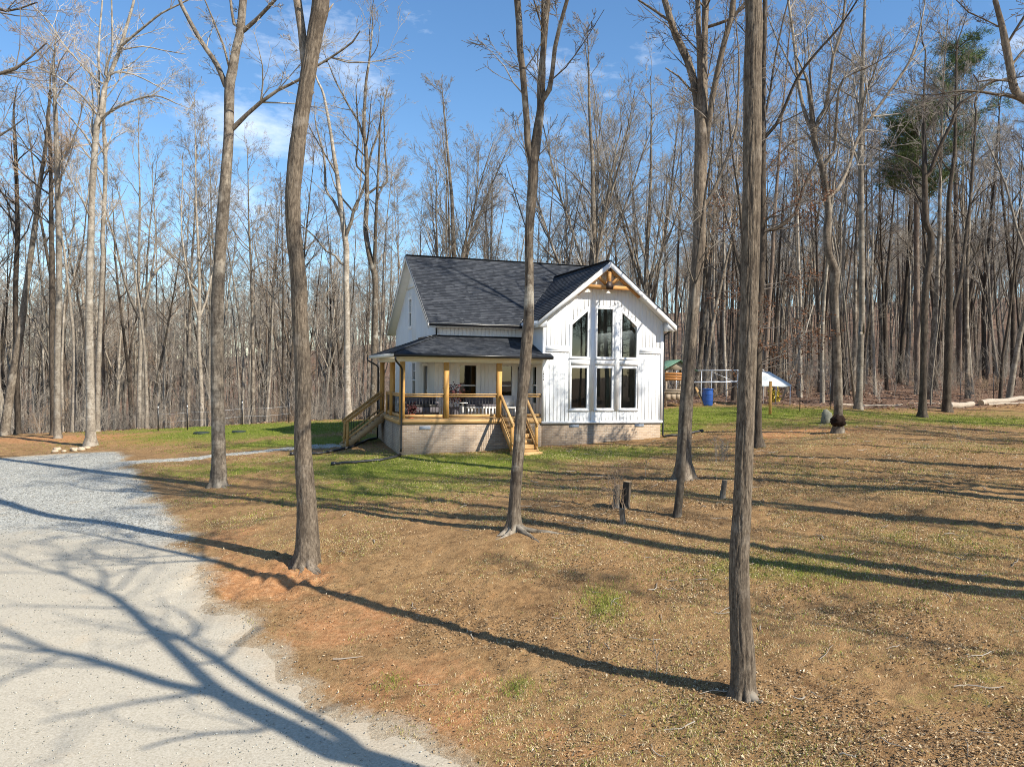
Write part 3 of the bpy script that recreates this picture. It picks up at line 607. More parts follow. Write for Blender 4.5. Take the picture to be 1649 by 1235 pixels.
def tube_arrays(polys):
    """polys: (pts (n,3), rad (n,), sides) -> V, [quads]; batches equal shapes"""
    groups = {}
    for p in polys:
        groups.setdefault((len(p[0]), p[2]), []).append(p)
    VV, FF, off = [], [], 0
    for (n, k), g in groups.items():
        P = np.stack([q[0] for q in g])
        Rr = np.stack([q[1] for q in g])
        T = np.gradient(P, axis=1)
        T /= np.linalg.norm(T, axis=2, keepdims=True) + 1e-9
        mean = P[:, -1] - P[:, 0]
        mean /= np.linalg.norm(mean, axis=1, keepdims=True) + 1e-9
        ref = np.where(np.abs(mean[:, 2:3]) < 0.8, np.array([[0, 0, 1.0]]), np.array([[1.0, 0, 0]]))[:, None, :]
        U = np.cross(ref, T)
        U /= np.linalg.norm(U, axis=2, keepdims=True) + 1e-9
        W = np.cross(T, U)
        a = np.arange(k) * 2 * np.pi / k
        V = P[:, :, None] + Rr[:, :, None, None] * (np.cos(a)[None, None, :, None] * U[:, :, None] + np.sin(a)[None, None, :, None] * W[:, :, None])
        B = len(g)
        VV.append(V.reshape(-1, 3))
        idx = np.arange(B * n * k).reshape(B, n, k) + off
        nx = np.roll(idx, -1, axis=2)
        F = np.stack([idx[:, :-1], nx[:, :-1], nx[:, 1:], idx[:, 1:]], axis=-1).reshape(-1, 4)
        FF.append(F)
        off += B * n * k
    return np.concatenate(VV), [np.concatenate(FF)]

# ------------------------------------------------------------------ noise on the CPU
def _hash(ix, iy, iz, seed):
    h = (ix * 374761393 + iy * 668265263 + iz * 2147483647 + seed * 1442695041) & 0xFFFFFFFF
    h = ((h ^ (h >> 13)) * 1274126177) & 0xFFFFFFFF
    return ((h ^ (h >> 16)) & 0xFFFF) / 65535.0

def vnoise(x, y, z=None, seed=0):
    x, y = np.asarray(x, float), np.asarray(y, float)
    z = np.zeros_like(x) if z is None else np.asarray(z, float)
    ix, iy, iz = (np.floor(q).astype(np.int64) for q in (x, y, z))
    fx, fy, fz = x - ix, y - iy, z - iz
    fx, fy, fz = (q * q * (3 - 2 * q) for q in (fx, fy, fz))
    r = 0
    for a in (0, 1):
        for b in (0, 1):
            for c in (0, 1):
                r = r + _hash(ix + a, iy + b, iz + c, seed) * (fx if a else 1 - fx) * (fy if b else 1 - fy) * (fz if c else 1 - fz)
    return r - 0.5

def fbm(x, y, oct=4, seed=0):
    r, a = 0, 1.0
    for k in range(oct):
        r = r + a * vnoise(x * 2 ** k, y * 2 ** k, None, seed + k)
        a *= 0.5
    return r

# ------------------------------------------------------------------ terrain height
_P = np.array(TCTRL)
def _phi(r):
    return np.where(r > 0, r * r * np.log(r + 1e-9), 0)
_X = _P[:, :2] / 20
_n = len(_P)
_Q = np.c_[np.ones(_n), _X]
_K = _phi(np.linalg.norm(_X[:, None] - _X[None], axis=2)) + 0.02 * np.eye(_n)
_S = np.linalg.solve(np.block([[_K, _Q], [_Q.T, np.zeros((3, 3))]]), np.r_[_P[:, 2], 0, 0, 0])
def H0(x, y):
    x, y = np.clip(np.asarray(x, float), -160, 160), np.clip(np.asarray(y, float), -90, 300)
    r = 0
    y0, y = y, np.minimum(y, 200)
    for i in range(_n):
        r = r + _S[i] * _phi(np.hypot(x / 20 - _X[i, 0], y / 20 - _X[i, 1]))
    t = np.clip((y0 - 105) / 130, 0, 1)
    return r + _S[-3] + _S[-2] * x / 20 + _S[-1] * np.minimum(y, 200) / 20 + t * t * (3 - 2 * t) * 17

def poly_sdf(px, py, poly):
    """signed distance to a closed polygon, negative inside"""
    P = np.asarray(poly, float)
    d = np.full(px.shape, 1e9)
    inside = np.zeros(px.shape, bool)
    for i in range(len(P)):
        a, b = P[i], P[(i + 1) % len(P)]
        e = b - a
        t = np.clip(((px - a[0]) * e[0] + (py - a[1]) * e[1]) / (e @ e), 0, 1)
        d = np.minimum(d, np.hypot(px - a[0] - t * e[0], py - a[1] - t * e[1]))
        c = (a[1] > py) != (b[1] > py)
        xi = a[0] + (py - a[1]) / (e[1] if abs(e[1]) > 1e-9 else 1e-9) * e[0]
        inside ^= c & (px < xi)
    return np.where(inside, -d, d)

def line_dist(px, py, pl):
    P = np.asarray(pl, float)
    d = np.full(np.shape(px), 1e9)
    for a, b in zip(P[:-1], P[1:]):
        e = b - a
        t = np.clip(((px - a[0]) * e[0] + (py - a[1]) * e[1]) / (e @ e), 0, 1)
        d = np.minimum(d, np.hypot(px - a[0] - t * e[0], py - a[1] - t * e[1]))
    return d

DRIVE_POLY = DRIVE + [[-0.4, 8.0], [0.6, 4.0], [2.0, -14], [-16, -14], [-20, 6], [-30, 24], [-34, 33]]
# outline of the cleared yard; forest floor begins outside
YARD = [[-60, 36], [-32, 46.5], [-20, 48.5], [-13, 50], [-6, 51], [4, 52], [9, 46], [13, 42.5], [20, 42], [25, 43.5], [33, 47], [36, 40], [34, 24], [30, 12], [26, -14], [-60, -14]]
LAWN = [(-12, 41, 9, 5, 0.95), (-17, 45, 8, 2.2, 0.75), (-9, 34.2, 6, 1.8, 0.8), (-3, 27.0, 5.5, 3.2, 0.9), (2.5, 28.8, 5, 2.2, 0.8), (-7, 29.5, 3.5, 1.4, 0.6), (-3.5, 23.2, 5, 2.6, 0.62), (-10, 27.6, 4, 1.2, 0.6),
        (10, 38, 6, 3.5, 1.1), (16, 38.5, 5, 2.4, 0.7), (22, 37.0, 8, 4, 0.72), (13, 34, 6, 2.2, 0.6), (7.3, 34.5, 2.5, 1.6, 0.75), (9, 23, 3, 2, 0.32), (16, 26, 4, 2, 0.36), (5.2, 14.6, 2.4, 1.2, 0.50), (6.3, 10.2, 3.5, 1.6, 0.32), (9, 15.5, 4, 1.6, 0.36), (28, 41, 6, 3, 0.4), (-11.5, 28.8, 4, 1.2, 0.5), (-6, 44, 5, 3, .8)]
CLAY = [(-4.8, 15.3, 1.5, 1.3, 0.95), (-6.2, 17, 0.9, 2.6, 0.55), (-2.8, 13.0, 1.6, 1.3, 0.7), (-1.3, 10.8, 1.6, 1.4, 0.62), (0.6, 9.3, 1.6, 0.9, 0.5), (-3.4, 14.0, 1.0, 1.6, 0.55), (-23, 41, 7, 2.2, 0.9), (-17, 38.5, 4, 2.2, 0.75), (11.5, 30.8, 4, 1.4, 0.9), (6.5, 30.5, 2.5, 1.2, 0.45),
        (2.5, 27, 2, 1.0, 0.5), (-4.5, 26, 2.5, .9, .35), (-8, 23, 2.5, 1.5, 0.5), (0.3, 13.5, 1.2, 1.0, 0.35), (1.5, 15.5, 1.5, .8, .3), (-7, 25.6, 3.5, .8, .4)]
def blobs(x, y, L_):
    r = np.zeros(np.shape(x))
    for cx, cy, rx, ry, a in L_:
        r = np.maximum(r, a * np.exp(-(((x - cx) / rx) ** 2 + ((y - cy) / ry) ** 2) ** 1.3))
    return r

def relief(x, y):
    s = poly_sdf(x, y, YARD)
    rough = np.clip((s + 3) / 6, 0, 1)
    dr = np.clip((poly_sdf(x, y, DRIVE_POLY) - 0.5) / 1.6, 0, 1)
    bank = 0.10 * np.exp(-((x + 4.8) / 1.6) ** 2 - ((y - 15.3) / 1.2) ** 2)
    near = np.clip((30 - y) / 8, 0, 1) * np.clip((y + 2) / 6, 0, 1)
    patch = np.clip(0.55 + 1.5 * fbm(x * 0.55 + 3, y * 0.55, 3, 61), 0.12, 1.15) * near
    clod = patch * (0.050 * vnoise(x * 5.5, y * 5.5, None, 62) + 0.036 * vnoise(x * 10, y * 10, None, 63) + 0.020 * vnoise(x * 19, y * 19, None, 64))
    return (clod + fbm(x * 0.7, y * 0.7, 4, 3) * (0.07 + 0.15 * rough) + fbm(x * 5, y * 5, 3, 9) * 0.028) * (0.12 + 0.88 * dr) + bank * fbm(x * 3, y * 3, 3, 21) * 2

HOUSE_O = (1.2237, 31.0, 3.9334)
HOUSE_A = R(18.651)
def hw(u, v, z=0.0):
    """house-frame point to world"""
    c, s = math.cos(HOUSE_A), math.sin(HOUSE_A)
    return (HOUSE_O[0] + c * u - s * v, HOUSE_O[1] + s * u + c * v, HOUSE_O[2] + z)

def Hs(x, y):
    """ground surface including relief, scalars"""
    a, b = np.array([float(x)]), np.array([float(y)])
    return float(H0(a, b)[0] + relief(a, b)[0])

def axis(lo, hi, f0, f1, fine, grow=1.12, mx=6.0):
    mid = list(np.arange(f0, f1 + 1e-6, fine))
    a, s = [], fine
    x = f0
    while x > lo:
        s = min(s * grow, mx)
        x -= s
        a.append(x)
    c, s = [], fine
    x = f1
    while x < hi:
        s = min(s * grow, mx)
        x += s
        c.append(x)
    return np.array(a[::-1] + mid + c)

def build_ground():
    xs = axis(-260, 260, -8.5, 12, 0.062, 1.035)
    ys = axis(-110, 420, 7.6, 19.0, 0.062, 1.022)
    X, Y = np.meshgrid(xs, ys)
    Z = H0(X, Y) + relief(X, Y)
    yard = poly_sdf(X, Y, YARD)
    dsd = poly_sdf(X, Y, DRIVE_POLY)
    V = np.stack([X, Y, Z], -1).reshape(-1, 3)
    ny, nx = X.shape
    i = np.arange(ny * nx).reshape(ny, nx)
    F = np.stack([i[:-1, :-1], i[:-1, 1:], i[1:, 1:], i[1:, :-1]], -1).reshape(-1, 4)
    pth = line_dist(X, Y, PATHL)
    lawn = blobs(X, Y, LAWN) * np.clip(dsd / 1.0, 0, 1)
    dsn = dsd + fbm(X * 0.9, Y * 0.9, 3, 31) * 0.7
    dx_ = np.clip((26 - Y) / 6, 0, 1) * (X > -9)
    band = 0.62 * np.exp(-((dsd - 1.0) / 1.0) ** 2) * dx_ * (0.75 + 1.0 * fbm(X * 0.5, Y * 0.5, 3, 91))
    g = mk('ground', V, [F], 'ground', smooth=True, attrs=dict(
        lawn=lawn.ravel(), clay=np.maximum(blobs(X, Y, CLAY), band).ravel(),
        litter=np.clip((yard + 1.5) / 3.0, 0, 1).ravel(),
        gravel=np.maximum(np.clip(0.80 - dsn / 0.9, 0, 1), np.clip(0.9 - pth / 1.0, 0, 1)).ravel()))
    tag(g, kind='structure')
    # gravel drive: its own sheet just proud of the soil, ragged edge
    xs = axis(-40, 4, -14, 1, 0.10, 1.05, 0.5)
    ys = axis(-14, 38, 7, 24, 0.10, 1.05, 0.5)
    X, Y = np.meshgrid(xs, ys)
    dsd = poly_sdf(X, Y, DRIVE_POLY) + fbm(X * 0.9, Y * 0.9, 3, 31) * 0.7
    Z = H0(X, Y) + relief(X, Y) + np.clip(-dsd * 0.05, -0.05, 0.012)
    keep = (dsd < 0.55)
    i = np.arange(X.size).reshape(X.shape)
    F = np.stack([i[:-1, :-1], i[:-1, 1:], i[1:, 1:], i[1:, :-1]], -1).reshape(-1, 4)
    F = F[keep.ravel()[F].all(1)]
    used = np.unique(F)
    re = np.full(X.size, -1)
    re[used] = np.arange(len(used))
    coarse = np.clip((Y + 0.35 * X - 12.5) / 5.0, 0, 1)
    d = mk('gravel_drive', np.stack([X, Y, Z], -1).reshape(-1, 3)[used], [re[F]], 'gravel', smooth=True, attrs=dict(coarse=coarse.ravel()[used], edge=np.clip(0.8 + dsd / 1.2, 0, 0.8).ravel()[used]))
    tag(d, kind='structure')
    # narrow gravel path from the drive to the side steps
    P = np.array(PATHL + [list(hw(-7.9, 4.1)[:2])])
    t = np.linspace(0, len(P) - 1, 120)
    C = np.stack([np.interp(t, range(len(P)), P[:, k]) for k in (0, 1)], -1)
    T = np.gradient(C, axis=0)
    T /= np.linalg.norm(T, axis=1, keepdims=True)
    nrm = np.stack([-T[:, 1], T[:, 0]], -1)
    K = 9
    s = np.linspace(-1, 1, K)
    hwid = 0.48 + 0.22 * vnoise(t * 7, t * 0, None, 5)
    PX = C[:, None] + nrm[:, None] * (s[None, :, None] * hwid[:, None, None])
    X, Y = PX[..., 0], PX[..., 1]
    Z = H0(X, Y) + relief(X, Y) + 0.03 * (1 - np.abs(s)[None] ** 3) - 0.008 + vnoise(X * 9, Y * 9, None, 4) * 0.02
    i = np.arange(X.size).reshape(X.shape)
    F = np.stack([i[:-1, :-1], i[1:, :-1], i[1:, 1:], i[:-1, 1:]], -1).reshape(-1, 4)
    p = mk('gravel_path', np.stack([X, Y, Z], -1).reshape(-1, 3), [F[:, ::-1]], 'gravel', smooth=True, attrs=dict(coarse=np.full(X.size, 0.75), edge=np.clip(np.abs(s)[None] * 1.6 - 0.9, 0, 1).repeat(len(C), 0).ravel() * 0.6))
    tag(p, kind='structure')
build_ground()

# ------------------------------------------------------------------ the house (u right, v back, w up; w=0 is the bottom of the siding)
import bmesh
HOUSE = empty('farmhouse', HOUSE_O, HOUSE_A, 'white board and batten house with black roof, timber porch and tall gable windows', 'house')

def wall_panel(name, outline, holes, mat, to3, depth=0.12, nrm=(0, 1, 0)):
    """flat wall with holes and reveals; outline/holes in 2D, to3 maps to 3D"""
    bm = bmesh.new()
    edges = []
    for lp in [outline] + holes:
        vs = [bm.verts.new(to3(*p)) for p in lp]
        for k in range(len(vs)):
            edges.append(bm.edges.new((vs[k], vs[(k + 1) % len(vs)])))
    bmesh.ops.triangle_fill(bm, use_beauty=True, use_dissolve=False, edges=edges, normal=nrm)
    nv = Vector(nrm) * depth
    for lp in holes:
        n = len(lp)
        a = [bm.verts.new(to3(*p)) for p in lp]
        b = [bm.verts.new(Vector(to3(*p)) + nv) for p in lp]
        for k in range(n):
            bm.faces.new((a[k], a[(k + 1) % n], b[(k + 1) % n], b[k]))
    me = D.meshes.new(name)
    bm.to_mesh(me)
    bm.free()
    me.materials.append(MT[mat])
    o = D.objects.new(name, me)
    COL.objects.link(o)
    o.parent = HOUSE
    return o

def inset(poly, d):
    """offset a convex CCW polygon inward by d"""
    n, out = len(poly), []
    for k in range(n):
        p0, p1, p2 = Vector(poly[k - 1]), Vector(poly[k]), Vector(poly[(k + 1) % n])
        e1, e2 = (p1 - p0).normalized(), (p2 - p1).normalized()
        n1, n2 = Vector((-e1.y, e1.x)), Vector((-e2.y, e2.x))
        b = (n1 + n2)
        b /= (1 + n1.dot(n2))
        out.append(tuple(p1 + b * d))
    return out

def ring_mesh(outer, inner, to3, y0, y1, axis='v'):
    """frame between two polygons, from depth y0 to y1"""
    m = MB()
    n = len(outer)
    P = lambda p, y: to3(p[0], p[1], y)
    for k in range(n):
        j = (k + 1) % n
        m.poly([P(outer[k], y0), P(outer[j], y0), P(inner[j], y0), P(inner[k], y0)])
        m.poly([P(outer[k], y1), P(inner[k], y1), P(inner[j], y1), P(outer[j], y1)])
        m.poly([P(outer[k], y0), P(outer[k], y1), P(outer[j], y1), P(outer[j], y0)])
        m.poly([P(inner[k], y0), P(inner[j], y0), P(inner[j], y1), P(inner[k], y1)])
    return m

def window(poly, to3, sash=None, fw=0.055, muntins=None, trim=0.0, label=None):
    """window part (frame) with pane sub-part; poly CCW in wall coordinates; to3(a, b, depth) depth>0 goes into the wall"""
    inner = inset(poly, fw)
    m = ring_mesh(poly, inner, to3, -0.022, 0.09)
    if sash:
        a0, a1 = inner[0][0], inner[1][0]
        for (z0, z1) in ((sash - 0.025, sash + 0.025),):
            q = [(a0, z0), (a1, z0), (a1, z1), (a0, z1)]
            m.prism([to3(*p, -0.004) for p in q], Vector(to3(0, 0, 0.05)) - Vector(to3(0, 0, 0)))
    if muntins:
        for q in muntins:
            m.prism([to3(*p, 0.026) for p in q], Vector(to3(0, 0, 0.02)) - Vector(to3(0, 0, 0)))
    f = m.build('window', 'trim', HOUSE)
    if trim:
        outer = inset(poly, -trim)
        t = ring_mesh(outer, inset(poly, 0.0015), to3, -0.03, 0.0)
        t.build('window_trim', 'trim', f)
    p = MB()
    p.poly([to3(*q, 0.05) for q in inner])
    p.build('pane', 'glass', f)
    return f

FRONT = lambda u, w, d=0.0: (u, d, w)                 # great-room gable wall, v = 0
PORCHW = lambda u, w, d=0.0: (u, 1.9 + d, w)          # wall behind the front porch
SIDE = lambda v, w, d=0.0: (-3.95 + d, -v, w)         # left gable wall, first coordinate is -v so that CCW stays CCW
SIDEV = lambda a, w, d=0.0: (-3.95 + d, -a, w)
W_ = 5.45
WR, WP = 0.81, 6.66                                    # wing roof slope and apex of the shingles
UM = 2.725
def wing_w(u):
    return WP - WR * abs(u - UM)

def rect(a0, a1, b0, b1):
    return [(a0, b0), (a1, b0), (a1, b1), (a0, b1)]

lowers = [rect(1.21, 2.01, 0.58, 2.34), rect(2.335, 3.135, 0.58, 2.34), rect(3.46, 4.26, 0.58, 2.34)]
uppers = [[(1.21, 2.70), (2.01, 2.70), (2.01, 4.73), (1.21, 4.06)], rect(2.335, 3.135, 2.70, 4.78), [(3.46, 2.70), (4.26, 2.70), (4.26, 4.06), (3.46, 4.73)]]
wall_panel('front_wall', [(0, 0), (W_, 0), (W_, wing_w(W_) - 0.2), (UM, WP - 0.2), (0, wing_w(0) - 0.2)], [inset(p, 0.002) for p in lowers + uppers], 'siding', FRONT)
for q in lowers + uppers:
    window(q, FRONT)
# battens on the gable wall
m = MB()
def clear_of(u, w0, w1):
    segs = [(w0, w1)]
    for q in lowers + uppers:
        us = [p[0] for p in q]
        if us[0] - 0.05 < u < us[1] + 0.05:
            tops = q[3][1] + (q[2][1] - q[3][1]) * min(1, max(0, (u - us[0]) / (us[1] - us[0])))
            a, b = q[0][1] - 0.11, tops + 0.10
            n_ = []
            for s0, s1 in segs:
                if s0 < a:
                    n_.append((s0, min(s1, a)))
                if s1 > b:
                    n_.append((max(s0, b), s1))
            segs = n_
    return [s for s in segs if s[1] - s[0] > 0.05]
u = 0.155
while u < W_ - 0.12:
    top = wing_w(u) - 0.22
    side = u < 1.1 or u > 4.36
    for (a, b) in ([(0.11, 2.95), (3.155, top)] if side else [(0.11, top)]):
        for s0, s1 in clear_of(u, a, b):
            if not side and s0 < 2.9 and s1 > 0.5 and s1 - s0 > 0.6 and s0 < 0.2:
                pass
            m.box(u - 0.014, u + 0.014, -0.007, -0.001, s0, s1)
    u += 0.166
m.build('battens', 'siding', HOUSE)['kind'] = 'stuff'
# flat trim on the gable wall
for nm, b in (('corner_board', (-0.022, 0.10, -0.024, 0.0, 0.1)), ('corner_board', (W_ - 0.10, W_ + 0.022, -0.024, 0.0, 0.1))):
    t = MB().box(b[0], b[1], b[2], b[3] - 0.001, 0.105, wing_w(b[0] if b[0] > 1 else b[1]) - 0.36)
    t.build(nm, 'trim', HOUSE)
MB().box(-0.024, W_ + 0.024, -0.034, -0.001, 0.0, 0.10).build('skirt_board', 'trim', HOUSE)
for a, b in ((0.101, 1.145), (4.325, W_ - 0.101)):
    MB().box(a, b, -0.026, -0.001, 2.955, 3.15).build('band_board', 'trim', HOUSE)
    MB().box(a, b, -0.045, -0.001, 2.925, 2.954).build('drip_cap', 'trim', HOUSE)
for a, b in ((2.06, 2.285), (3.185, 3.41)):
    MB().box(a, b, -0.027, -0.001, 0.52, 4.75).build('mullion_board', 'trim', HOUSE)
for a, b in ((1.15, 2.058), (2.287, 3.183), (3.412, 4.32)):
    MB().box(a, b, -0.025, -0.001, 2.40, 2.62).build('spandrel_board', 'trim', HOUSE)
    MB().box(a, b, -0.05, -0.001, 0.515, 0.575).build('window_sill', 'trim', HOUSE)
    MB().box(a, b, -0.05, -0.001, 2.636, 2.696).build('window_sill', 'trim', HOUSE)
for a in (1.15, 4.262):
    MB().box(a, a + 0.058, -0.026, -0.001, 0.577, 4.05).build('window_casing', 'trim', HOUSE)

# side and rear walls of both volumes
M0, M1, MR = 1.9, 11.3, 6.6                            # main block from v=1.9 to 11.3, ridge at 6.6
MS, ME = 0.667, 4.03                                   # main roof slope, eave height at v = 1.5
def main_w(v):
    return ME + MS * ((v - 1.5) if v < MR else (2 * MR - 1.5 - v))
m = MB()
m.poly([(W_, 0, 0), (W_, M1, 0), (W_, M1, 4.0), (W_, 0, 4.25)])
m.poly([(W_, M1, 0), (-3.95, M1, 0), (-3.95, M1, 4.05), (W_, M1, 4.05)])
m.poly([(5.0, 1.7, 4.0), (5.0, M1, 4.0), (5.0, MR, main_w(MR) - 0.2)])
m.build('rear_wall', 'siding', HOUSE)
# wall between the porch and the great room, facing left, with a narrow dark window
WS = lambda a, w, d=0.0: (d, -a, w)
wall_panel('return_wall', [(-1.9, 0.0), (-0.001, 0.0), (-0.001, wing_w(0) - 0.25), (-1.9, wing_w(0) - 0.25)], [inset(rect(-1.28, -0.62, 0.75, 2.35), 0.002)], 'siding', WS, nrm=(1, 0, 0))
window(rect(-1.28, -0.62, 0.75, 2.35), WS, sash=1.55)
# wall behind the front porch
pw = [rect(-3.0, -2.17, 0.62, 2.38), rect(-1.41, -0.6, 0.62, 2.38)]
wall_panel('porch_wall', [(-3.95, -0.05), (0, -0.05), (0, 4.15), (-3.95, 4.15)], [inset(p, 0.002) for p in pw], 'siding', PORCHW)
for q in pw:
    window(q, PORCHW, sash=1.5, trim=0.09)
m = MB()
for k in range(23):
    u = -3.85 + k * 0.166
    if any(q[0][0] - 0.12 < u < q[1][0] + 0.12 for q in pw):
        m.box(u - 0.018, u + 0.018, 1.893, 1.899, 2.50, 3.95)
    elif not (-0.47 < u < 0.2):
        m.box(u - 0.018, u + 0.018, 1.893, 1.899, 0.26, 3.95)
m.build('battens', 'siding', HOUSE)['kind'] = 'stuff'
# front door behind the middle trunk
dr = MB().box(-0.40, -0.06, 1.86, 1.899, 0.27, 2.30).build('door', 'door_dark', HOUSE)
MB().box(-0.37, -0.345, 1.80, 1.858, 1.15, 1.30).build('handle', 'galv', dr)
# left gable wall
gw = [rect(-7.75, -7.05, 4.15, 5.52), rect(-6.8, -5.95, 0.75, 2.5)]
wall_panel('gable_wall', [(-M1, -0.05), (-M0, -0.05), (-M0, main_w(M0) - 0.2), (-MR, main_w(MR) - 0.2), (-M1, main_w(M1) - 0.2)], [inset(p, 0.002) for p in gw] + [inset(rect(-4.2, -3.35, 0.26, 2.3), 0.002)], 'siding', SIDEV, nrm=(1, 0, 0))
def grid_m(q, z0, nx, nz):
    out = []
    a0, a1, z1 = q[0][0] + 0.055, q[1][0] - 0.055, q[2][1] - 0.055
    for k in range(1, nx):
        a = a0 + (a1 - a0) * k / nx
        out.append(rect(a - 0.012, a + 0.012, z0, z1))
    for k in range(1, nz):
        z = z0 + (z1 - z0) * k / nz
        out.append(rect(a0, a1, z - 0.012, z + 0.012))
    return out
window(gw[0], SIDEV, sash=4.85, muntins=grid_m(gw[0], 4.9, 3, 2), trim=0.08)
window(gw[1], SIDEV, sash=1.65, muntins=grid_m(gw[1], 1.7, 3, 2), trim=0.08)
sd = MB()
sd.prism([SIDEV(*p, 0.03) for p in inset(rect(-4.2, -3.35, 0.26, 2.3), 0.004)], (0.04, 0, 0))
sd = sd.build('door', 'door_dark', HOUSE)
MB().box(-3.985, -3.925, 3.42, 3.46, 1.15, 1.3).build('handle', 'galv', sd)
t = ring_mesh(inset(rect(-4.2, -3.35, 0.26, 2.3), -0.09), rect(-4.2, -3.35, 0.26, 2.3), SIDEV, -0.03, -0.001)
t.build('door_casing', 'trim', HOUSE)
m = MB()
for k in range(46):
    v = 2.05 + k * 0.2
    if v > M1 - 0.1:
        break
    top = main_w(v) - 0.24
    lo = 0.26
    for q in gw:
        if -q[1][0] - 0.1 < v < -q[0][0] + 0.1:
            if q[0][1] > 3:
                m.box(-3.968, -3.951, v - 0.016, v + 0.016, 0.26, q[0][1] - 0.1)
            lo = q[2][1] + 0.1
    if 3.25 < v < 4.3:
        lo = 2.42
    m.box(-3.968, -3.951, v - 0.016, v + 0.016, lo, min(top, 5.95))
m.build('battens', 'siding', HOUSE)['kind'] = 'stuff'
MB().box(-3.99, -3.969, 5.0, 8.2, 5.97, 6.14).build('band_board', 'trim', HOUSE)
MB().box(-3.98, -3.85, 1.872, 1.8985, 2.8, 3.93).build('corner_board', 'trim', HOUSE)
MB().box(-3.976, -3.9505, 1.90, 2.02, 0.26, 3.99).build('corner_board', 'trim', HOUSE)

# brick foundations
m = MB()
m.box(0.04, W_ - 0.04, 0.03, 8, -1.9, -0.003)
m.box(-3.9, W_ - 0.04, 8.001, M1 - 0.03, -2.1, -0.003)
m.build('brick_foundation', 'brick', HOUSE)
MB().box(-5.74, -0.001, 0.03, 1.85, -2.0, 0.045).box(-5.74, -3.98, 1.851, 5.3, -2.1, 0.045).build('porch_foundation', 'brick', HOUSE)
for (u, v, lo) in ((1.42, 0.0, -0.15), (4.40, 0.0, -0.15), (-4.78, 0.0, -0.16)):
    f = MB().box(u - 0.21, u + 0.21, v + 0.012, v + 0.029, lo, lo + 0.13).build('foundation_vent', 'vent', HOUSE)
    s = MB()
    for k in range(4):
        s.box(u - 0.19, u + 0.19, v + 0.006, v + 0.011, lo + 0.015 + k * 0.028, lo + 0.028 + k * 0.028)
    s.build('louvre', 'vent', f)

# ---- roofs
def clip(poly, n, c, keep_ge):
    """keep the part of a 3D polygon where n.p >= c (or <=)"""
    out = []
    k = len(poly)
    s = 1 if keep_ge else -1
    for i in range(k):
        a, b = poly[i], poly[(i + 1) % k]
        da, db = s * (a.dot(n) - c), s * (b.dot(n) - c)
        if da >= 0:
            out.append(a)
        if da * db < 0:
            out.append(a.lerp(b, da / (da - db)))
    return out

def shingled(name, poly, course=0.145, lift=0.016, thick=0.14):
    """sloping roof face laid in overlapping courses, with a deck below"""
    P = [Vector(p) for p in poly]
    nrm = (P[1] - P[0]).cross(P[2] - P[0]).normalized()
    if nrm.z < 0:
        nrm = -nrm
    up = (Vector((0, 0, 1)) - nrm * nrm.z).normalized()
    ts = [p.dot(up) for p in P]
    t0, t1 = min(ts), max(ts)
    m = MB()
    k = 0
    t = t0
    while t < t1 - 0.01:
        te = min(t + course, t1)
        q = clip(clip(P, up, t, True), up, te, False)
        if len(q) >= 3:
            m.poly([p + nrm * (0.004 + lift * (1 - (p.dot(up) - t) / course)) for p in q])
            lowv = [p for p in q if abs(p.dot(up) - t) < 1e-4]
            if len(lowv) >= 2:
                a, b = lowv[0], lowv[-1]
                m.poly([a, b, b + nrm * (0.004 + lift), a + nrm * (0.004 + lift)])
        t += course
        k += 1
    o = m.build(name, 'shingle', HOUSE)
    d = MB()
    d.prism([p - nrm * thick for p in P], nrm * thick)
    d.build('roof_deck', 'soffit', HOUSE)
    return nrm

EU0, EU1, EV = -0.38, 5.83, -0.45
pk = WP
we = wing_w(EU0)
vv = lambda wz: 1.5 + (wz - ME) / MS                   # v where the main roof reaches height wz
shingled('roof', [(EU0, EV, we), (EU0, vv(we), we), (UM, vv(pk), pk), (UM, EV, pk)])
shingled('roof', [(EU1, vv(we), we), (EU1, EV, we), (UM, EV, pk), (UM, vv(pk), pk)])
MRW = main_w(MR)
shingled('roof', [(-4.35, 1.5, ME), (EU0 - 0.02, 1.5, ME), (EU0 - 0.02, vv(we) - 0.0, we), (UM, vv(pk) + 0.01, pk), (4.9, vv(wing_w(4.9)) + 0.01, wing_w(4.9)), (4.9, MR, MRW), (-4.35, MR, MRW)])
shingled('roof', [(4.9, M1 + 0.4, ME), (-4.35, M1 + 0.4, ME), (-4.35, MR, MRW), (4.9, MR, MRW)])
PE, PT = 2.72, 3.50
shingled('porch_roof', [(-6.2, -0.4, PE), (0.30, -0.4, PE), (0.30, -0.06, PE + 0.1153), (-0.03, -0.06, PE + 0.1153), (-0.03, 1.89, PT), (-3.97, 1.89, PT)], 0.13, 0.014, 0.06)
shingled('porch_roof', [(-6.2, 5.3, PE), (-6.2, -0.4, PE), (-3.97, 1.89, PT), (-3.97, 5.3, PT)], 0.13, 0.014, 0.06)
for a, b, wd in (((UM, EV, pk + 0.025), (UM, vv(pk), pk + 0.025), 0.24), ((-4.35, MR, MRW + 0.025), (4.9, MR, MRW + 0.025), 0.24), ((-6.2, -0.4, PE + 0.03), (-3.97, 1.89, PT + 0.03), 0.2)):
    MB().beam(a, b, wd, 0.02).build('ridge_cap', 'shingle', HOUSE)
m = MB()   # black step flashing where the porch roof meets the walls
m.beam((-3.96, 1.875, PT + 0.03), (-0.02, 1.875, PT + 0.03), 0.03, 0.06)
m.beam((-3.985, 1.88, PT + 0.035), (-3.985, 5.3, PT + 0.035), 0.03, 0.06)
m.build('flashing', 'black_metal', HOUSE)

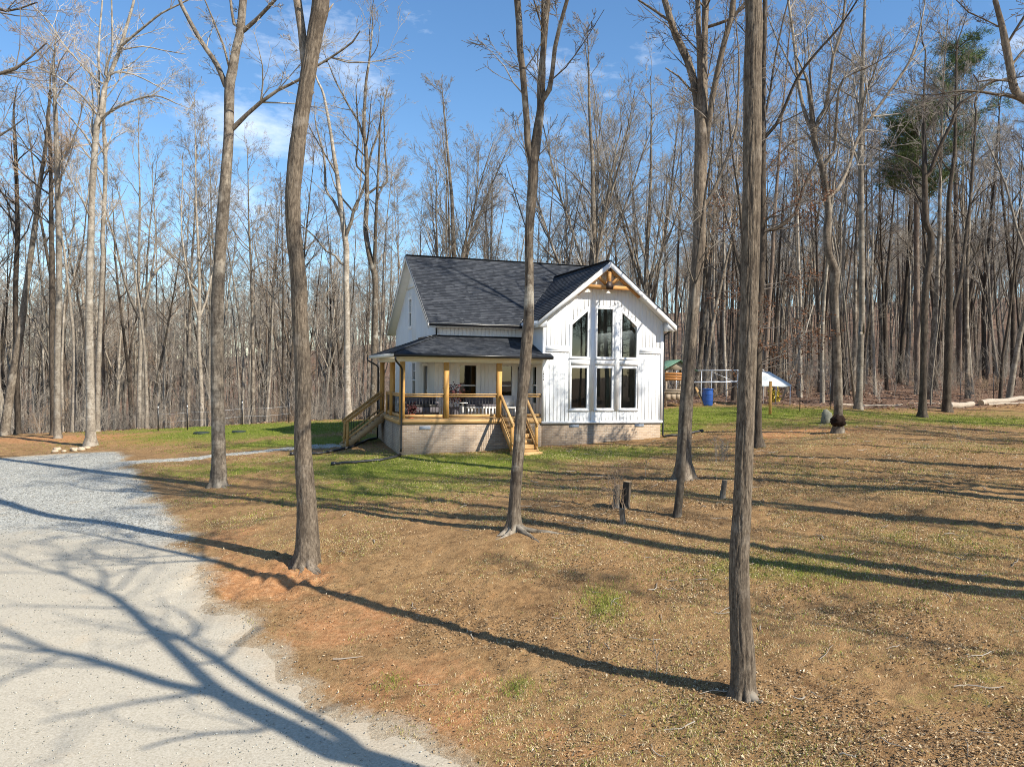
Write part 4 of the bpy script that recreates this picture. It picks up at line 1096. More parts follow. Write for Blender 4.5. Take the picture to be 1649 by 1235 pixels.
# rakes, fascias and soffits
def rake(pts, depth, th, mat, name):
    """board of vertical depth hung under a sloping edge"""
    a, b = Vector(pts[0]), Vector(pts[1])
    dn = Vector((0, 0, -depth))
    m = MB()
    m.prism([a, b, b + dn, a + dn], th)
    return m.build(name, mat, HOUSE)
for s in (-1, 1):
    e = EU0 if s < 0 else EU1
    rake([(UM, EV - 0.002, pk - 0.03), (e, EV - 0.002, we - 0.03)], 0.24, (0, -0.028, 0), 'trim', 'rake_board')
    rake([(UM, EV - 0.031, pk + 0.018), (e + s * 0.03, EV - 0.031, we + 0.018 - 0.0243)], 0.045, (0, -0.012, 0), 'black_metal', 'drip_edge')
    rake([(e + s * 0.002, EV, we - 0.035), (e + s * 0.002, vv(we), we - 0.035)], 0.17, (s * 0.025, 0, 0), 'trim', 'eave_fascia')
    # boxed eave return at the foot of the rake
    x0, x1 = (e, -0.001) if s < 0 else (W_ + 0.001, e)
    MB().prism([(x0, EV - 0.001, we - 0.27), (x1, EV - 0.001, we - 0.27), (x1, EV - 0.001, wing_w(x1) - 0.20), (x0, EV - 0.001, wing_w(x0) - 0.20)], (0, 0.449, 0)).build('eave_return', 'trim', HOUSE)
    MB().box(x0, x1, 0.001, 1.6, we - 0.262, we - 0.242).build('soffit', 'soffit', HOUSE)
for (v0, v1, s) in ((1.5, MR, 1), (M1 + 0.4, MR, -1)):
    rake([(-4.352, v0, ME - 0.03), (-4.352, v1, MRW - 0.03)], 0.2, (-0.025, 0, 0), 'soffit', 'rake_board')
    rake([(-4.378, v0, ME + 0.02), (-4.378, v1, MRW + 0.02)], 0.05, (-0.012, 0, 0), 'black_metal', 'drip_edge')
    rake([(4.902, v0, ME - 0.03), (4.902, v1, MRW - 0.03)], 0.2, (0.025, 0, 0), 'trim', 'rake_board')
MB().box(-4.34, EU0 - 0.03, 1.52, 1.895, ME - 0.16, ME - 0.14).build('soffit', 'soffit', HOUSE)

# gutters and downpipes
def gutter(p, q, side):
    a, b = Vector(p), Vector(q)
    s = Vector(side)
    m = MB()
    prof = [(0, 0), (0.085, 0.0), (0.115, 0.06), (0.115, 0.115), (0.10, 0.115), (0.10, 0.065), (0.078, 0.014), (0, 0.014)]
    P0 = [a + s * x + Vector((0, 0, z)) for x, z in prof]
    m.prism(P0, b - a)
    return m.build('gutter', 'black_metal', HOUSE)
gutter((-4.36, 1.498, ME - 0.13), (EU0 - 0.03, 1.498, ME - 0.13), (0, -1, 0))
gutter((-6.1, -0.402, PE - 0.115), (0.27, -0.402, PE - 0.115), (0, -1, 0))
gutter((EU1 + 0.028, EV + 0.05, we - 0.14), (EU1 + 0.028, 2.0, we - 0.14), (1, 0, 0))
def pipe(pts, r=0.038, name='downpipe'):
    m = MB()
    m.tube(pts, r, 8)
    return m.build(name, 'black_metal', HOUSE, True)
pipe([(-4.05, 1.44, ME - 0.13), (-4.05, 1.44, ME - 0.22), (-3.98, 1.72, 3.60), (-3.99, 1.80, 3.54), (-4.3, 1.6, 3.47), (-4.55, 1.45, 3.39)])
pipe([(-6.03, -0.46, PE - 0.11), (-6.03, -0.46, PE - 0.22), (-5.98, -0.40, PE - 0.3), (-5.74, -0.06, 2.22), (-5.70, -0.02, 2.12), (-5.70, -0.02, -0.85), (-5.72, -0.05, -1.0)])
pipe([(-6.27, 5.15, PE - 0.06), (-6.27, 5.15, PE - 0.2), (-5.9, 4.97, 2.3), (-5.83, 4.95, 2.2), (-5.83, 4.95, -0.9)])
pipe([(EU1 + 0.07, 0.02, we - 0.13), (EU1 + 0.05, 0.02, we - 0.22), (W_ + 0.08, -0.0, we - 0.42), (W_ + 0.06, 0.0, we - 0.6), (W_ + 0.06, 0.0, -0.52), (W_ + 0.09, -0.05, -0.62)])

# timber truss in the gable
m_ = lambda n_, a, b, wd, ht, up=(0, 1, 0): MB().beam(a, b, wd, ht, up)
TV = -0.33
MB().box(UM - 1.17, UM + 1.17, TV - 0.07, TV + 0.07, 5.50, 5.66).build('truss_chord', 'truss_wood', HOUSE)
MB().box(UM - 0.075, UM + 0.075, TV - 0.068, TV + 0.068, 5.662, pk - 0.2).build('king_post', 'truss_wood', HOUSE)
for s in (-1, 1):
    MB().beam((UM + s * 0.08, TV, 5.70), (UM + s * 0.54, TV, 6.06), 0.13, 0.12, (0, 1, 0)).build('truss_brace', 'truss_wood', HOUSE)
    MB().beam((UM + s * 0.02, TV + 0.02, pk - 0.27), (UM + s * 1.42, TV + 0.02, pk - 0.27 - WR * 1.4), 0.13, 0.15, (0, 1, 0)).build('truss_rafter', 'truss_wood', HOUSE)
pl = MB().prism([(UM - 0.15, TV - 0.071, 5.50), (UM + 0.15, TV - 0.071, 5.50), (UM + 0.15, TV - 0.071, 5.70), (UM + 0.08, TV - 0.071, 5.82), (UM - 0.08, TV - 0.071, 5.82), (UM - 0.15, TV - 0.071, 5.70)], (0, -0.012, 0)).build('truss_plate', 'steel_plate', HOUSE)
MB().prism([(UM - 0.07, TV - 0.069, pk - 0.42), (UM + 0.07, TV - 0.069, pk - 0.42), (UM + 0.07, TV - 0.069, pk - 0.29), (UM - 0.07, TV - 0.069, pk - 0.29)], (0, -0.012, 0)).build('truss_plate', 'steel_plate', HOUSE)

# ---- porch
DK = 0.25
m = MB()
for k in range(13):
    v = 0.0 + k * 0.145
    m.box(-5.78, -0.012, v, v + 0.139, DK - 0.035, DK)
for k in range(12):
    u = -5.78 + k * 0.152
    m.box(u, u + 0.146, 1.889, 5.32, DK - 0.035, DK)
m.build('porch_deck', 'deck_wood', HOUSE)
MB().box(-5.77, -0.012, -0.012, 0.028, 0.047, DK - 0.037).build('rim_board', 'pine_board', HOUSE)
MB().box(-5.80, -5.772, 0.03, 5.3, 0.047, DK - 0.037).build('rim_board', 'pine_board', HOUSE)
m = MB().box(-5.76, -0.004, 0.0, 0.19, 2.42, 2.60)
m.box(-5.76, -5.57, 0.191, 5.25, 2.42, 2.60)
m.build('porch_beam', 'frieze', HOUSE)
MB().box(-6.18, -0.005, -0.38, 1.88, 2.602, 2.625).box(-6.18, -3.97, 1.882, 5.28, 2.602, 2.625).build('porch_ceiling', 'frieze', HOUSE)
MB().box(-6.2, 0.28, -0.40, -0.382, 2.585, PE - 0.03).build('porch_fascia', 'frieze', HOUSE)
MB().box(-6.2, -6.182, -0.38, 5.3, 2.585, PE - 0.03).build('porch_fascia', 'frieze', HOUSE)
post = None
for (u, v) in ((-5.665, 0.095), (-3.945, 0.095), (-1.80, 0.095), (-5.665, 2.3), (-5.665, 4.87)):
    if post is None:
        post = MB().box(-0.092, 0.092, -0.092, 0.092, DK + 0.001, 2.419).build('porch_post', 'pine_timber', HOUSE)
        post.location = (u, v, 0)
    else:
        inst('porch_post', post.data, HOUSE, (u, v, 0))
BAL = None
def balusters(parent, pts):
    global BAL
    for (x, y, z, h) in pts:
        if BAL is None:
            b = MB()
            b.tube([(0, 0, 0), (0, 0, 1)], 0.0085, 6)
            BAL = b.build('baluster', 'baluster', parent)
            BAL.location, BAL.scale = (x, y, z), (1, 1, h)
        else:
            inst('baluster', BAL.data, parent, (x, y, z), (0, 0, 0), (1, 1, h))
def railing(p, q, post_w=0.0):
    p, q = Vector(p), Vector(q)
    d = (q - p).normalized()
    top = MB().beam(p + Vector((0, 0, 0.945)), q + Vector((0, 0, 0.945)), 0.14, 0.036).build('railing', 'pine_board', HOUSE)
    MB().beam(p + Vector((0, 0, 0.865)), q + Vector((0, 0, 0.865)), 0.04, 0.085).build('upper_rail', 'pine_board', top)
    MB().beam(p + Vector((0, 0, 0.10)), q + Vector((0, 0, 0.10)), 0.04, 0.11).build('lower_rail', 'pine_board', top)
    n = max(2, int((q - p).length / 0.125))
    balusters(top, [tuple(p.lerp(q, (k + 0.5) / n)) + (0.69,) for k in range(n)])
    for o in top.children:
        if o.name.startswith('baluster'):
            o.location.z += 0.15
railing((-5.57, 0.095, DK), (-4.04, 0.095, DK))
railing((-3.85, 0.095, DK), (-1.895, 0.095, DK))
railing((-0.70, 0.095, DK), (-0.03, 0.095, DK))
railing((-5.665, 0.19, DK), (-5.665, 2.205, DK))
railing((-5.665, 2.395, DK), (-5.665, 3.45, DK))
MB().box(-0.80, -0.705, 0.05, 0.145, DK + 0.001, DK + 0.93).build('newel', 'pine_timber', HOUSE)
MB().box(-5.71, -5.62, 3.455, 3.545, DK + 0.001, DK + 0.93).build('newel', 'pine_timber', HOUSE)

def stairs(name, top, run_dir, side_dir, width, n, rise, tread, wood_t):
    """open wooden steps from the deck edge `top` (near corner) going down along run_dir"""
    o = empty(name, (0, 0, 0))
    o.parent = HOUSE
    T, rd, sd_ = Vector(top), Vector(run_dir), Vector(side_dir)
    for k in range(1, n + 1):
        c = T + rd * (tread * (k - 0.5)) + Vector((0, 0, -rise * k))
        b = MB()
        b.beam(c + sd_ * 0.0 - Vector((0, 0, 0.02)), c + sd_ * width - Vector((0, 0, 0.02)), tread + 0.02, 0.038)
        b.build('tread', wood_t, o)
        r = MB()
        rc = T + rd * (tread * (k - 1) + 0.02) + Vector((0, 0, -rise * (k - 0.5) - 0.02))
        r.beam(rc + sd_ * 0.04, rc + sd_ * (width - 0.04), 0.02, rise - 0.045)
        r.build('riser', wood_t, o)
    for s in (0.0, width):
        off = sd_ * s
        b = MB()
        a = T + off + Vector((0, 0, -0.16))
        z = T + off + rd * (tread * n) + Vector((0, 0, -rise * n - 0.16))
        b.beam(a, z, 0.04, 0.24)
        b.build('stringer', wood_t, o)
        # sawtooth pieces that carry the treads
        b = MB()
        for k in range(n):
            p0 = T + off + rd * (tread * k) + Vector((0, 0, -rise * (k + 1) - 0.041))
            b.prism([p0, p0 + rd * tread, p0 + Vector((0, 0, -rise * 0.95))], sd_ * (0.038 if s == 0 else -0.038))
        b.build('stair_block', wood_t, o)
        # handrail, newel, balusters
        na = T + off + rd * (tread * (n - 0.9))
        zf = -rise * n - 0.12
        nw = MB()
        nw.box(-0.05, 0.05, -0.05, 0.05, zf, -rise * (n - 0.9) + 0.80)
        x = nw.build('newel', 'pine_timber', o)
        x.location = na
        h0 = T + off + Vector((0, 0, 0.90)) + rd * 0.0
        h1 = na + Vector((0, 0, -rise * (n - 0.9) + 0.82)) + rd * 0.1
        MB().beam(h0, h1, 0.10, 0.04).build('handrail', 'pine_board', o)
        MB().beam(h0 - Vector((0, 0, 0.075)), h1 - Vector((0, 0, 0.075)), 0.04, 0.085).build('upper_rail', 'pine_board', o)
        l0, l1 = h0 - Vector((0, 0, 0.78)), h1 - Vector((0, 0, 0.78))
        MB().beam(l0, l1, 0.04, 0.08).build('lower_rail', 'pine_board', o)
        nb = int((l1 - l0).length / 0.13)
        balusters(o, [tuple(l0.lerp(l1, (k + 0.5) / nb)) + (0.70,) for k in range(nb)])
    return o
stairs('front_steps', (-1.74, -0.02, DK), (0, -1, 0), (1, 0, 0), 0.99, 6, 0.187, 0.27, 'pine_board')
ls = MB().box(-1.82, -0.66, -1.86, -1.40, -1.14, -0.93)
ls.build('bottom_step', 'pine_board', HOUSE)
stairs('side_steps', (-5.80, 3.58, DK), (-1, 0, 0), (0, 1, 0), 1.1, 7, 0.188, 0.245, 'deck_wood')

# house number: four black numerals down the corner board
GL = ['7_oo', '9_oo', '1_oo', '6_oo']
segs = {'a': (0.0, 1.0, 0.05, 0.05), 'b': (0.05, 0.5, 0, 0)}
for k in range(4):
    z = 2.06 - k * 0.097
    g = MB()
    pts = [[(0.02, 0.07), (0.06, 0.07), (0.035, 0.0)], [(0.06, 0.04), (0.03, 0.075), (0.02, 0.05), (0.06, 0.045), (0.05, 0.0)], [(0.04, 0.075), (0.04, 0.0)], [(0.055, 0.075), (0.02, 0.03), (0.035, 0.0), (0.06, 0.02), (0.03, 0.035)]][k]
    for p, q in zip(pts[:-1], pts[1:]):
        g.beam((p[0], -0.031, z + p[1]), (q[0], -0.031, z + q[1]), 0.012, 0.012, (0, 1, 0))
    g.build('house_numeral', 'black_metal', HOUSE)

# ---- rooms behind the glass
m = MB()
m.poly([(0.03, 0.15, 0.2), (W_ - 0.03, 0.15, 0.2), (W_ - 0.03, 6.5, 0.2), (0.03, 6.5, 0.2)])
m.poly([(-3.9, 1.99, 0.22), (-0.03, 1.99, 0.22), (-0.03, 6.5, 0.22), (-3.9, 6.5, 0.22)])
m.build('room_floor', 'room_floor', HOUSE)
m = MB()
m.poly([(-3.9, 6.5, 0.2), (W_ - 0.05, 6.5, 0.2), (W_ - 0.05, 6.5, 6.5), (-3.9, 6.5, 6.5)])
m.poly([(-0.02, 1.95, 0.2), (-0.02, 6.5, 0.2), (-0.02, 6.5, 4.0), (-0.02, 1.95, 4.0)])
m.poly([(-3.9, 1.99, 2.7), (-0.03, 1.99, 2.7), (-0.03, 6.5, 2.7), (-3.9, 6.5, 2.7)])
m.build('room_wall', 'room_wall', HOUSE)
m = MB()
for k in range(9):
    for (a, z0, z1) in ((2.93, 0.62, 2.3), (2.93, 2.74, 3.4)):
        m.box(a + k * 0.02, a + k * 0.02 + 0.012, 0.19 + 0.03 * (k % 2), 0.21 + 0.03 * (k % 2), z0, z1)
m.build('curtain', 'curtain', HOUSE)

# ------------------------------------------------------------------ trees
def _norm(v):
    l = math.sqrt(v[0] * v[0] + v[1] * v[1] + v[2] * v[2]) + 1e-9
    return (v[0] / l, v[1] / l, v[2] / l)

def _side(rng, d, ang, az=None):
    """direction at angle ang from d"""
    a = rng.uniform(0, 6.2832) if az is None else az
    h = (1.0, 0.0, 0.0) if abs(d[2]) > 0.7 else (0.0, 0.0, 1.0)
    u = _norm((d[1] * h[2] - d[2] * h[1], d[2] * h[0] - d[0] * h[2], d[0] * h[1] - d[1] * h[0]))
    w = (d[1] * u[2] - d[2] * u[1], d[2] * u[0] - d[0] * u[2], d[0] * u[1] - d[1] * u[0])
    c, s = math.cos(ang), math.sin(ang)
    ca, sa = math.cos(a), math.sin(a)
    return tuple(d[i] * c + (u[i] * ca + w[i] * sa) * s for i in range(3))

def grow(rng, out, p, d, Ln, r, lvl, cfg, rmin=0.006):
    npt, sides, nch, ang, ratio, wob, up = cfg[lvl]
    pts, rad = [p], [r]
    step = Ln / (npt - 1)
    for k in range(1, npt):
        d = _norm((d[0] + rng.gauss(0, wob), d[1] + rng.gauss(0, wob), d[2] + rng.gauss(0, wob) + up))
        p = (p[0] + d[0] * step, p[1] + d[1] * step, p[2] + d[2] * step)
        pts.append(p)
        rad.append(max(rmin, r * (1 - 0.78 * k / (npt - 1))))
    out.append((lvl, pts, rad, sides))
    if lvl + 1 in cfg:
        n = int(nch * rng.uniform(0.75, 1.25) + 0.5)
        for c in range(n):
            spawn(rng, out, pts, rad, rng.uniform(0.22, 1.0), Ln, lvl, cfg, rmin)

def spawn(rng, out, pts, rad, t, Ln, lvl, cfg, rmin, amul=1.0):
    f = t * (len(pts) - 1)
    i = min(int(f), len(pts) - 2)
    f -= i
    a, b = pts[i], pts[i + 1]
    q = tuple(a[k] + (b[k] - a[k]) * f for k in range(3))
    rr = rad[i] + (rad[i + 1] - rad[i]) * f
    d = _norm(tuple(b[k] - a[k] for k in range(3)))
    nd_ = _side(rng, d, cfg[lvl][3] * rng.uniform(0.65, 1.3) * amul)
    ln = Ln * cfg[lvl][4] * rng.uniform(0.6, 1.3) * (1.15 - 0.6 * t)
    grow(rng, out, q, nd_, ln, max(rmin, min(rr * 0.62, ln * 0.018)), lvl + 1, cfg, rmin)

def to_mesh(name, branches, mat, parent, pick):
    polys = [(np.array(p), np.array(r), s) for l, p, r, s in branches if pick(l)]
    if not polys:
        return None
    V, F = tube_arrays(polys)
    o = mk(name, V, F, mat, parent, smooth=True)
    if name == 'twigs':
        o['kind'] = 'stuff'
    return o

def catmull(P, step):
    P = np.asarray(P, float)
    Q = np.vstack([2 * P[0] - P[1], P, 2 * P[-1] - P[-2]])
    out = []
    for i in range(1, len(Q) - 2):
        n = max(1, int(np.linalg.norm(Q[i + 1, :3] - Q[i, :3]) / step))
        t = np.arange(n)[:, None] / n
        a, b, c, d = Q[i - 1], Q[i], Q[i + 1], Q[i + 2]
        out.append(0.5 * (2 * b + (c - a) * t + (2 * a - 5 * b + 4 * c - d) * t ** 2 + (3 * b - a - 3 * c + d) * t ** 3))
    out.append(Q[-2][None])
    R_ = np.concatenate(out)
    R_[:, 3] = np.maximum(R_[:, 3], 0.004)
    return R_

def trunk_mesh(name, pl, mat, parent, org, sides=14, step=0.3, ridge=0.0, flare=0.0, seed=0, lobes=5):
    """main stem with bark furrows and root flare, real displacement"""
    C = catmull(pl, step)
    P, r = C[:, :3] - np.array(org), C[:, 3]
    T = np.gradient(P, axis=0)
    T /= np.linalg.norm(T, axis=1, keepdims=True) + 1e-9
    U = np.cross(np.array([0, 1.0, 0]), T)
    U /= np.linalg.norm(U, axis=1, keepdims=True)
    W = np.cross(T, U)
    a = np.arange(sides) * 2 * np.pi / sides
    A, Z = np.meshgrid(a, P[:, 2])
    Rr = np.repeat(r[:, None], sides, 1)
    fur = np.zeros_like(Rr)
    cx, cy = np.cos(A), np.sin(A)
    Rr = Rr * (1 + 0.05 * vnoise(cx * 1.3 + 7, cy * 1.3, Z * 0.8, seed))
    if ridge:
        n1 = vnoise(cx * 5.5 + 3 * vnoise(cx * 2, cy * 2, Z * 2.5, seed + 3), cy * 5.5, Z * 1.7, seed + 1)
        n2 = vnoise(cx * 10, cy * 10, Z * 4.5, seed + 2)
        fr = sides / 7.0
        wob = 0.35 * vnoise(cx * 2, cy * 2, Z * 1.6, seed + 3)
        n3 = vnoise((cx + wob) * fr / 2.2, (cy - wob) * fr / 2.2, Z * 2.6, seed + 4)
        Rr = Rr + ridge * ((1 - np.abs(n1) * 4) * 0.4 + n2 * 0.6) - ridge * 1.1 * np.clip(0.12 - np.abs(n3), 0, 1) / 0.12
        fur = np.clip(1.15 - np.abs(n3) / 0.10, 0, 1)
    if flare:
        g = np.exp(-np.clip(Z, 0, 9) / (flare * 0.9))
        lob = 0.55 + 0.45 * np.cos(A * lobes + seed + 1.3 * vnoise(cx * 2, cy * 2, None, seed + 8) * 3)
        Rr = Rr + flare * 0.42 * g * lob + flare * 0.28 * np.exp(-np.clip(Z, 0, 9) / (flare * 0.35)) * lob
    V = P[:, None] + Rr[..., None] * (np.cos(a)[None, :, None] * U[:, None] + np.sin(a)[None, :, None] * W[:, None])
    n = len(P)
    i = np.arange(n * sides).reshape(n, sides)
    j = np.roll(i, -1, 1)
    F = np.stack([i[:-1], j[:-1], j[1:], i[1:]], -1).reshape(-1, 4)
    return mk(name, V.reshape(-1, 3), [F], mat, parent, smooth=True, attrs=dict(furrow=fur.ravel()) if ridge else None)

# crown recipes: level -> (points, sides, children, child angle, child length ratio, wobble, upward pull)
CFG = {1: (7, 5, 7, 0.62, 0.50, 0.13, 0.05), 2: (5, 4, 5, 0.62, 0.50, 0.15, 0.05), 3: (4, 3, 4, 0.6, 0.5, 0.17, 0.04), 4: (3, 3, 0, 0, 0, 0.2, 0.03)}
CFG_LIGHT = {1: (6, 4, 5, 0.62, 0.50, 0.13, 0.05), 2: (4, 3, 4, 0.62, 0.50, 0.16, 0.05), 3: (3, 3, 0, 0.6, 0.5, 0.18, 0.04)}
CFG_TOP = {1: (7, 5, 6, 0.55, 0.48, 0.10, 0.07), 2: (5, 4, 5, 0.6, 0.5, 0.14, 0.06), 3: (4, 3, 3, 0.6, 0.5, 0.16, 0.05), 4: (3, 3, 0, 0, 0, 0.2, 0.03)}

def hero(key, name, label, cat, mat, twig, seed, flare=0.3, ridge=0.0, sides=16, step=0.25, limbs_n=3, ext=5.0, cfg=CFG, top_kids=9, ground=True, lobes=5, group=None, side_from=0.35, data=None, side_kids=0):
    """one tree traced from the scene: data = trunk and limbs, finer growth is added"""
    base, polys = HERO[key] if data is None else data
    rng = random.Random(seed)
    bx, by = polys[0][0][0], polys[0][0][1]
    bz = Hs(bx, by)
    root = empty(name, (bx, by, bz), 0, label, cat, group)
    org = (bx, by, bz)
    tp = [list(p) for p in polys[0]]
    tp = [p for p in tp if p[2] > bz + 0.12]
    tp = [[bx, by, bz - 0.35, tp[0][3] * 1.05], [bx + (tp[0][0] - bx) * 0.3, by, bz + 0.02, tp[0][3] * 1.02]] + tp
    tips = []
    if ext:
        a, b = np.array(tp[-2]), np.array(tp[-1])
        d = (b - a)[:3]
        d /= np.linalg.norm(d)
        r0 = b[3]
        if limbs_n == 'none':
            pass
        else:
            d2 = d.copy()
            q = b[:3].copy()
            for s in range(1, 4):
                d2 = d2 + np.array([rng.gauss(0, 0.09), rng.gauss(0, 0.09), 0.12])
                d2 /= np.linalg.norm(d2)
                q = q + d2 * ext / 3
                tp.append([*q, max(0.012, r0 * (1 - 0.27 * s))])
    trunk = trunk_mesh('trunk', tp, mat, root, org, sides, step, ridge, flare, seed, lobes)
    out = []
    loc = lambda p: (p[0] - org[0], p[1] - org[1], p[2] - org[2])
    parents = [catmull(tp, 0.15)]
    for pl in polys[1:]:
        # start each limb on the centre line of whatever carries it
        allp = np.concatenate(parents)
        q0 = np.array(pl[0])
        dist = np.linalg.norm(allp[:, :3] - q0[:3], axis=1) + np.where(allp[:, 2] > q0[2], 0.25, 0.0)
        nb = allp[int(np.argmin(dist))]
        if np.linalg.norm(nb[:3] - q0[:3]) > 0.015:
            pl = [[float(nb[0]), float(nb[1]), float(nb[2]) - 0.05, float(min(nb[3] * 0.9, q0[3] * 1.1))]] + [list(p) for p in pl]
        C = catmull(pl, 0.35)
        parents.append(catmull(pl, 0.15))
        # bury the joint a little
        pts = [loc(p) for p in C[:, :3]]
        rad = [float(x) for x in C[:, 3]]
        sd = 8 if rad[0] > 0.04 else 5
        out.append((0, pts, rad, sd))
        Ln = sum(math.dist(x, y) for x, y in zip(pts[:-1], pts[1:]))
        if ext and rad[-1] > 0.02:
            d = _norm(tuple(pts[-1][k] - pts[-2][k] for k in range(3)))
            grow(rng, out, pts[-1], d, ext * rng.uniform(0.7, 1.0), rad[-1], 1, cfg)
        n = max(2, int(Ln * 1.3))
        for c in range(n):
            t = rng.uniform(0.15, 1.0)
            f = t * (len(pts) - 1)
            i = min(int(f), len(pts) - 2)
            d = _norm(tuple(pts[i + 1][k] - pts[i][k] for k in range(3)))
            rr = rad[i]
            ln = min(2.6, max(0.5, Ln * 0.42)) * rng.uniform(0.5, 1.2)
            grow(rng, out, pts[i], _side(rng, d, rng.uniform(0.45, 0.95)), ln, max(0.006, min(rr * 0.5, ln * 0.013)), 2, cfg)
    # crown off the upper stem
    C = catmull(tp, 0.5)
    hz = C[:, 2] - bz
    top = hz[-1]
    for c in range(top_kids):
        h = top * (1 - (1 - side_from) * rng.uniform(0, 1) ** 1.4)
        i = int(np.argmin(np.abs(hz - h)))
        i = min(i, len(C) - 2)
        d = _norm(tuple(C[i + 1, k] - C[i, k] for k in range(3)))
        ln = (top * 0.20) * rng.uniform(0.6, 1.2) * (1.25 - 0.6 * (h / top))
        grow(rng, out, loc(C[i, :3]), _side(rng, d, rng.uniform(0.5, 0.95)), ln, max(0.008, min(C[i, 3] * 0.5, ln * 0.016)), 1, cfg)
    to_mesh('limbs', out, mat, root, lambda l: l <= 1)
    to_mesh('twigs', out, twig, root, lambda l: l >= 2)
    return root, org, out

def roots(root, org, spec, mat, seed=0):
    """surface roots running out from the foot of a tree: (azimuth deg, length, start radius)"""
    rng = random.Random(seed)
    for az, ln, r in spec:
        pts, rad = [], []
        a = R(az)
        x, y = org[0] + math.cos(a) * r * 0.8, org[1] + math.sin(a) * r * 0.8
        n = 9
        for k in range(n):
            f = k / (n - 1)
            z = Hs(x, y) - org[2]
            pts.append((x - org[0], y - org[1], z + 0.16 * (1 - f) ** 5 - 0.3 * r - 0.03 * f))
            rad.append(r * (1 - 0.8 * f) ** 0.9 + 0.008)
            a += rng.gauss(0, 0.22)
            x += math.cos(a) * ln / n
            y += math.sin(a) * ln / n
        V, F = tube_arrays([(np.array(pts), np.array(rad), 8)])
        mk('root', V, F, mat, root, smooth=True)

r_, o_, _ = hero('T1', 'bare_tree', 'straight grey-brown furrowed trunk standing nearest the viewer, pale roots at its foot', 'tree', 'bark_brown', 'twig_grey', 11, 0.11, 0.010, 84, 0.055, 3, 5.5, CFG, 12, lobes=4, side_from=0.62)
roots(r_, o_, [(-78, 0.42, 0.085), (-40, 0.36, 0.05), (-15, 0.34, 0.05), (200, 0.35, 0.06)], 'bark_grey', 2)
r_, o_, _ = hero('T2', 'bare_tree', 'bowed brown trunk with flared foot beside the gravel drive, broken fork at its top', 'tree', 'bark_brown', 'twig_grey', 12, 0.20, 0.010, 72, 0.08, 3, 5.0, CFG, 10, lobes=6, side_from=0.7)
roots(r_, o_, [(-60, 0.9, 0.09), (-105, 0.8, 0.08), (-20, 0.9, 0.08), (215, 0.6, 0.07)], 'bark_brown', 3)
r_, o_, _ = hero('T3', 'bare_tree', 'smooth pale leaning trunk between gravel drive and lawn, long side limbs against the sky', 'tree', 'bark_grey', 'twig_pale', 13, 0.22, 0.005, 48, 0.12, 3, 4.0, CFG, 8, lobes=5, side_from=0.75)
roots(r_, o_, [(-50, 0.9, 0.08), (-120, 0.6, 0.07), (-10, 1.0, 0.07)], 'bark_grey', 4)
r_, o_, _ = hero('T4', 'bare_tree', 'mottled slim tree before the front steps, its trunk split in two above the roof', 'tree', 'bark_mottled', 'twig_grey', 14, 0.17, 0.008, 52, 0.1, 3, 4.0, CFG, 5, lobes=5, side_from=0.8)
roots(r_, o_, [(-95, 1.0, 0.07), (-45, 1.4, 0.07), (-25, 2.2, 0.06), (210, 0.8, 0.07), (-130, 0.9, 0.05)], 'bark_grey', 5)
r_, o_, _ = hero('T5', 'bare_tree', 'thick dark tree right of the white gable, crown of several upright stems', 'tree', 'bark_brown', 'twig_dark', 15, 0.32, 0.011, 60, 0.1, 3, 4.0, CFG, 4, lobes=5, side_from=0.8)
roots(r_, o_, [(-60, 0.7, 0.09), (190, 0.8, 0.1), (-20, 0.6, 0.08)], 'bark_grey', 6)
hero('T6', 'young_tree', 'slender young tree standing just in front of the thick dark tree', 'tree', 'bark_grey', 'twig_grey', 16, 0.05, 0.002, 14, 0.15, 3, 1.5, CFG_LIGHT, 6, lobes=4)
r_, o_, leafy = hero('T7', 'beech_tree', 'tree half hidden behind the nearest trunk, with clinging rust-red leaves', 'tree', 'bark_dark', 'twig_dark', 17, 0.2, 0.005, 18, 0.2, 3, 3.5, CFG, 10, lobes=5, side_from=0.4)
rust_root, rust_org = r_, o_
hero('T8', 'bare_tree', 'tall pale tree at the far end of the gravel drive, tan rocks at its foot', 'tree', 'bark_pale', 'twig_pale', 18, 0.22, 0.0, 18, 0.25, 3, 1.2, CFG, 6, side_from=0.6)
r_, o_, _ = hero('T9', 'bare_tree', 'crooked grey tree with a black burl swelling near its foot', 'tree', 'bark_grey', 'twig_grey', 19, 0.13, 0.006, 24, 0.18, 3, 3.0, CFG, 5, lobes=5, side_from=0.7)
# the burl
rng = np.random.default_rng(4)
ph, thh = np.meshgrid(np.linspace(0, np.pi, 15), np.linspace(0, 2 * np.pi, 24, endpoint=False))
rr = 0.235 * (1 + 0.5 * vnoise(np.sin(ph) * np.cos(thh) * 3.5, np.sin(ph) * np.sin(thh) * 3.5, np.cos(ph) * 3.5, 6) + 0.35 * vnoise(np.sin(ph) * np.cos(thh) * 9, np.sin(ph) * np.sin(thh) * 9, np.cos(ph) * 9, 7))
V = np.stack([rr * np.sin(ph) * np.cos(thh) * 1.25 - 0.07, rr * np.sin(ph) * np.sin(thh) - 0.15, rr * np.cos(ph) * 0.95 + 0.50], -1)
i = np.arange(V.shape[0] * V.shape[1]).reshape(V.shape[:2])
j = np.roll(i, -1, 0)
mk('burl', V.reshape(-1, 3), [np.stack([i[:, :-1], i[:, 1:], j[:, 1:], j[:, :-1]], -1).reshape(-1, 4)], 'burl', r_, smooth=True)
hero('T10', 'bare_tree', 'straight whitish trunk at the lawn edge behind the burl tree', 'tree', 'bark_pale', 'twig_grey', 20, 0.2, 0.003, 16, 0.25, 3, 2.0, CFG, 14, side_from=0.5)
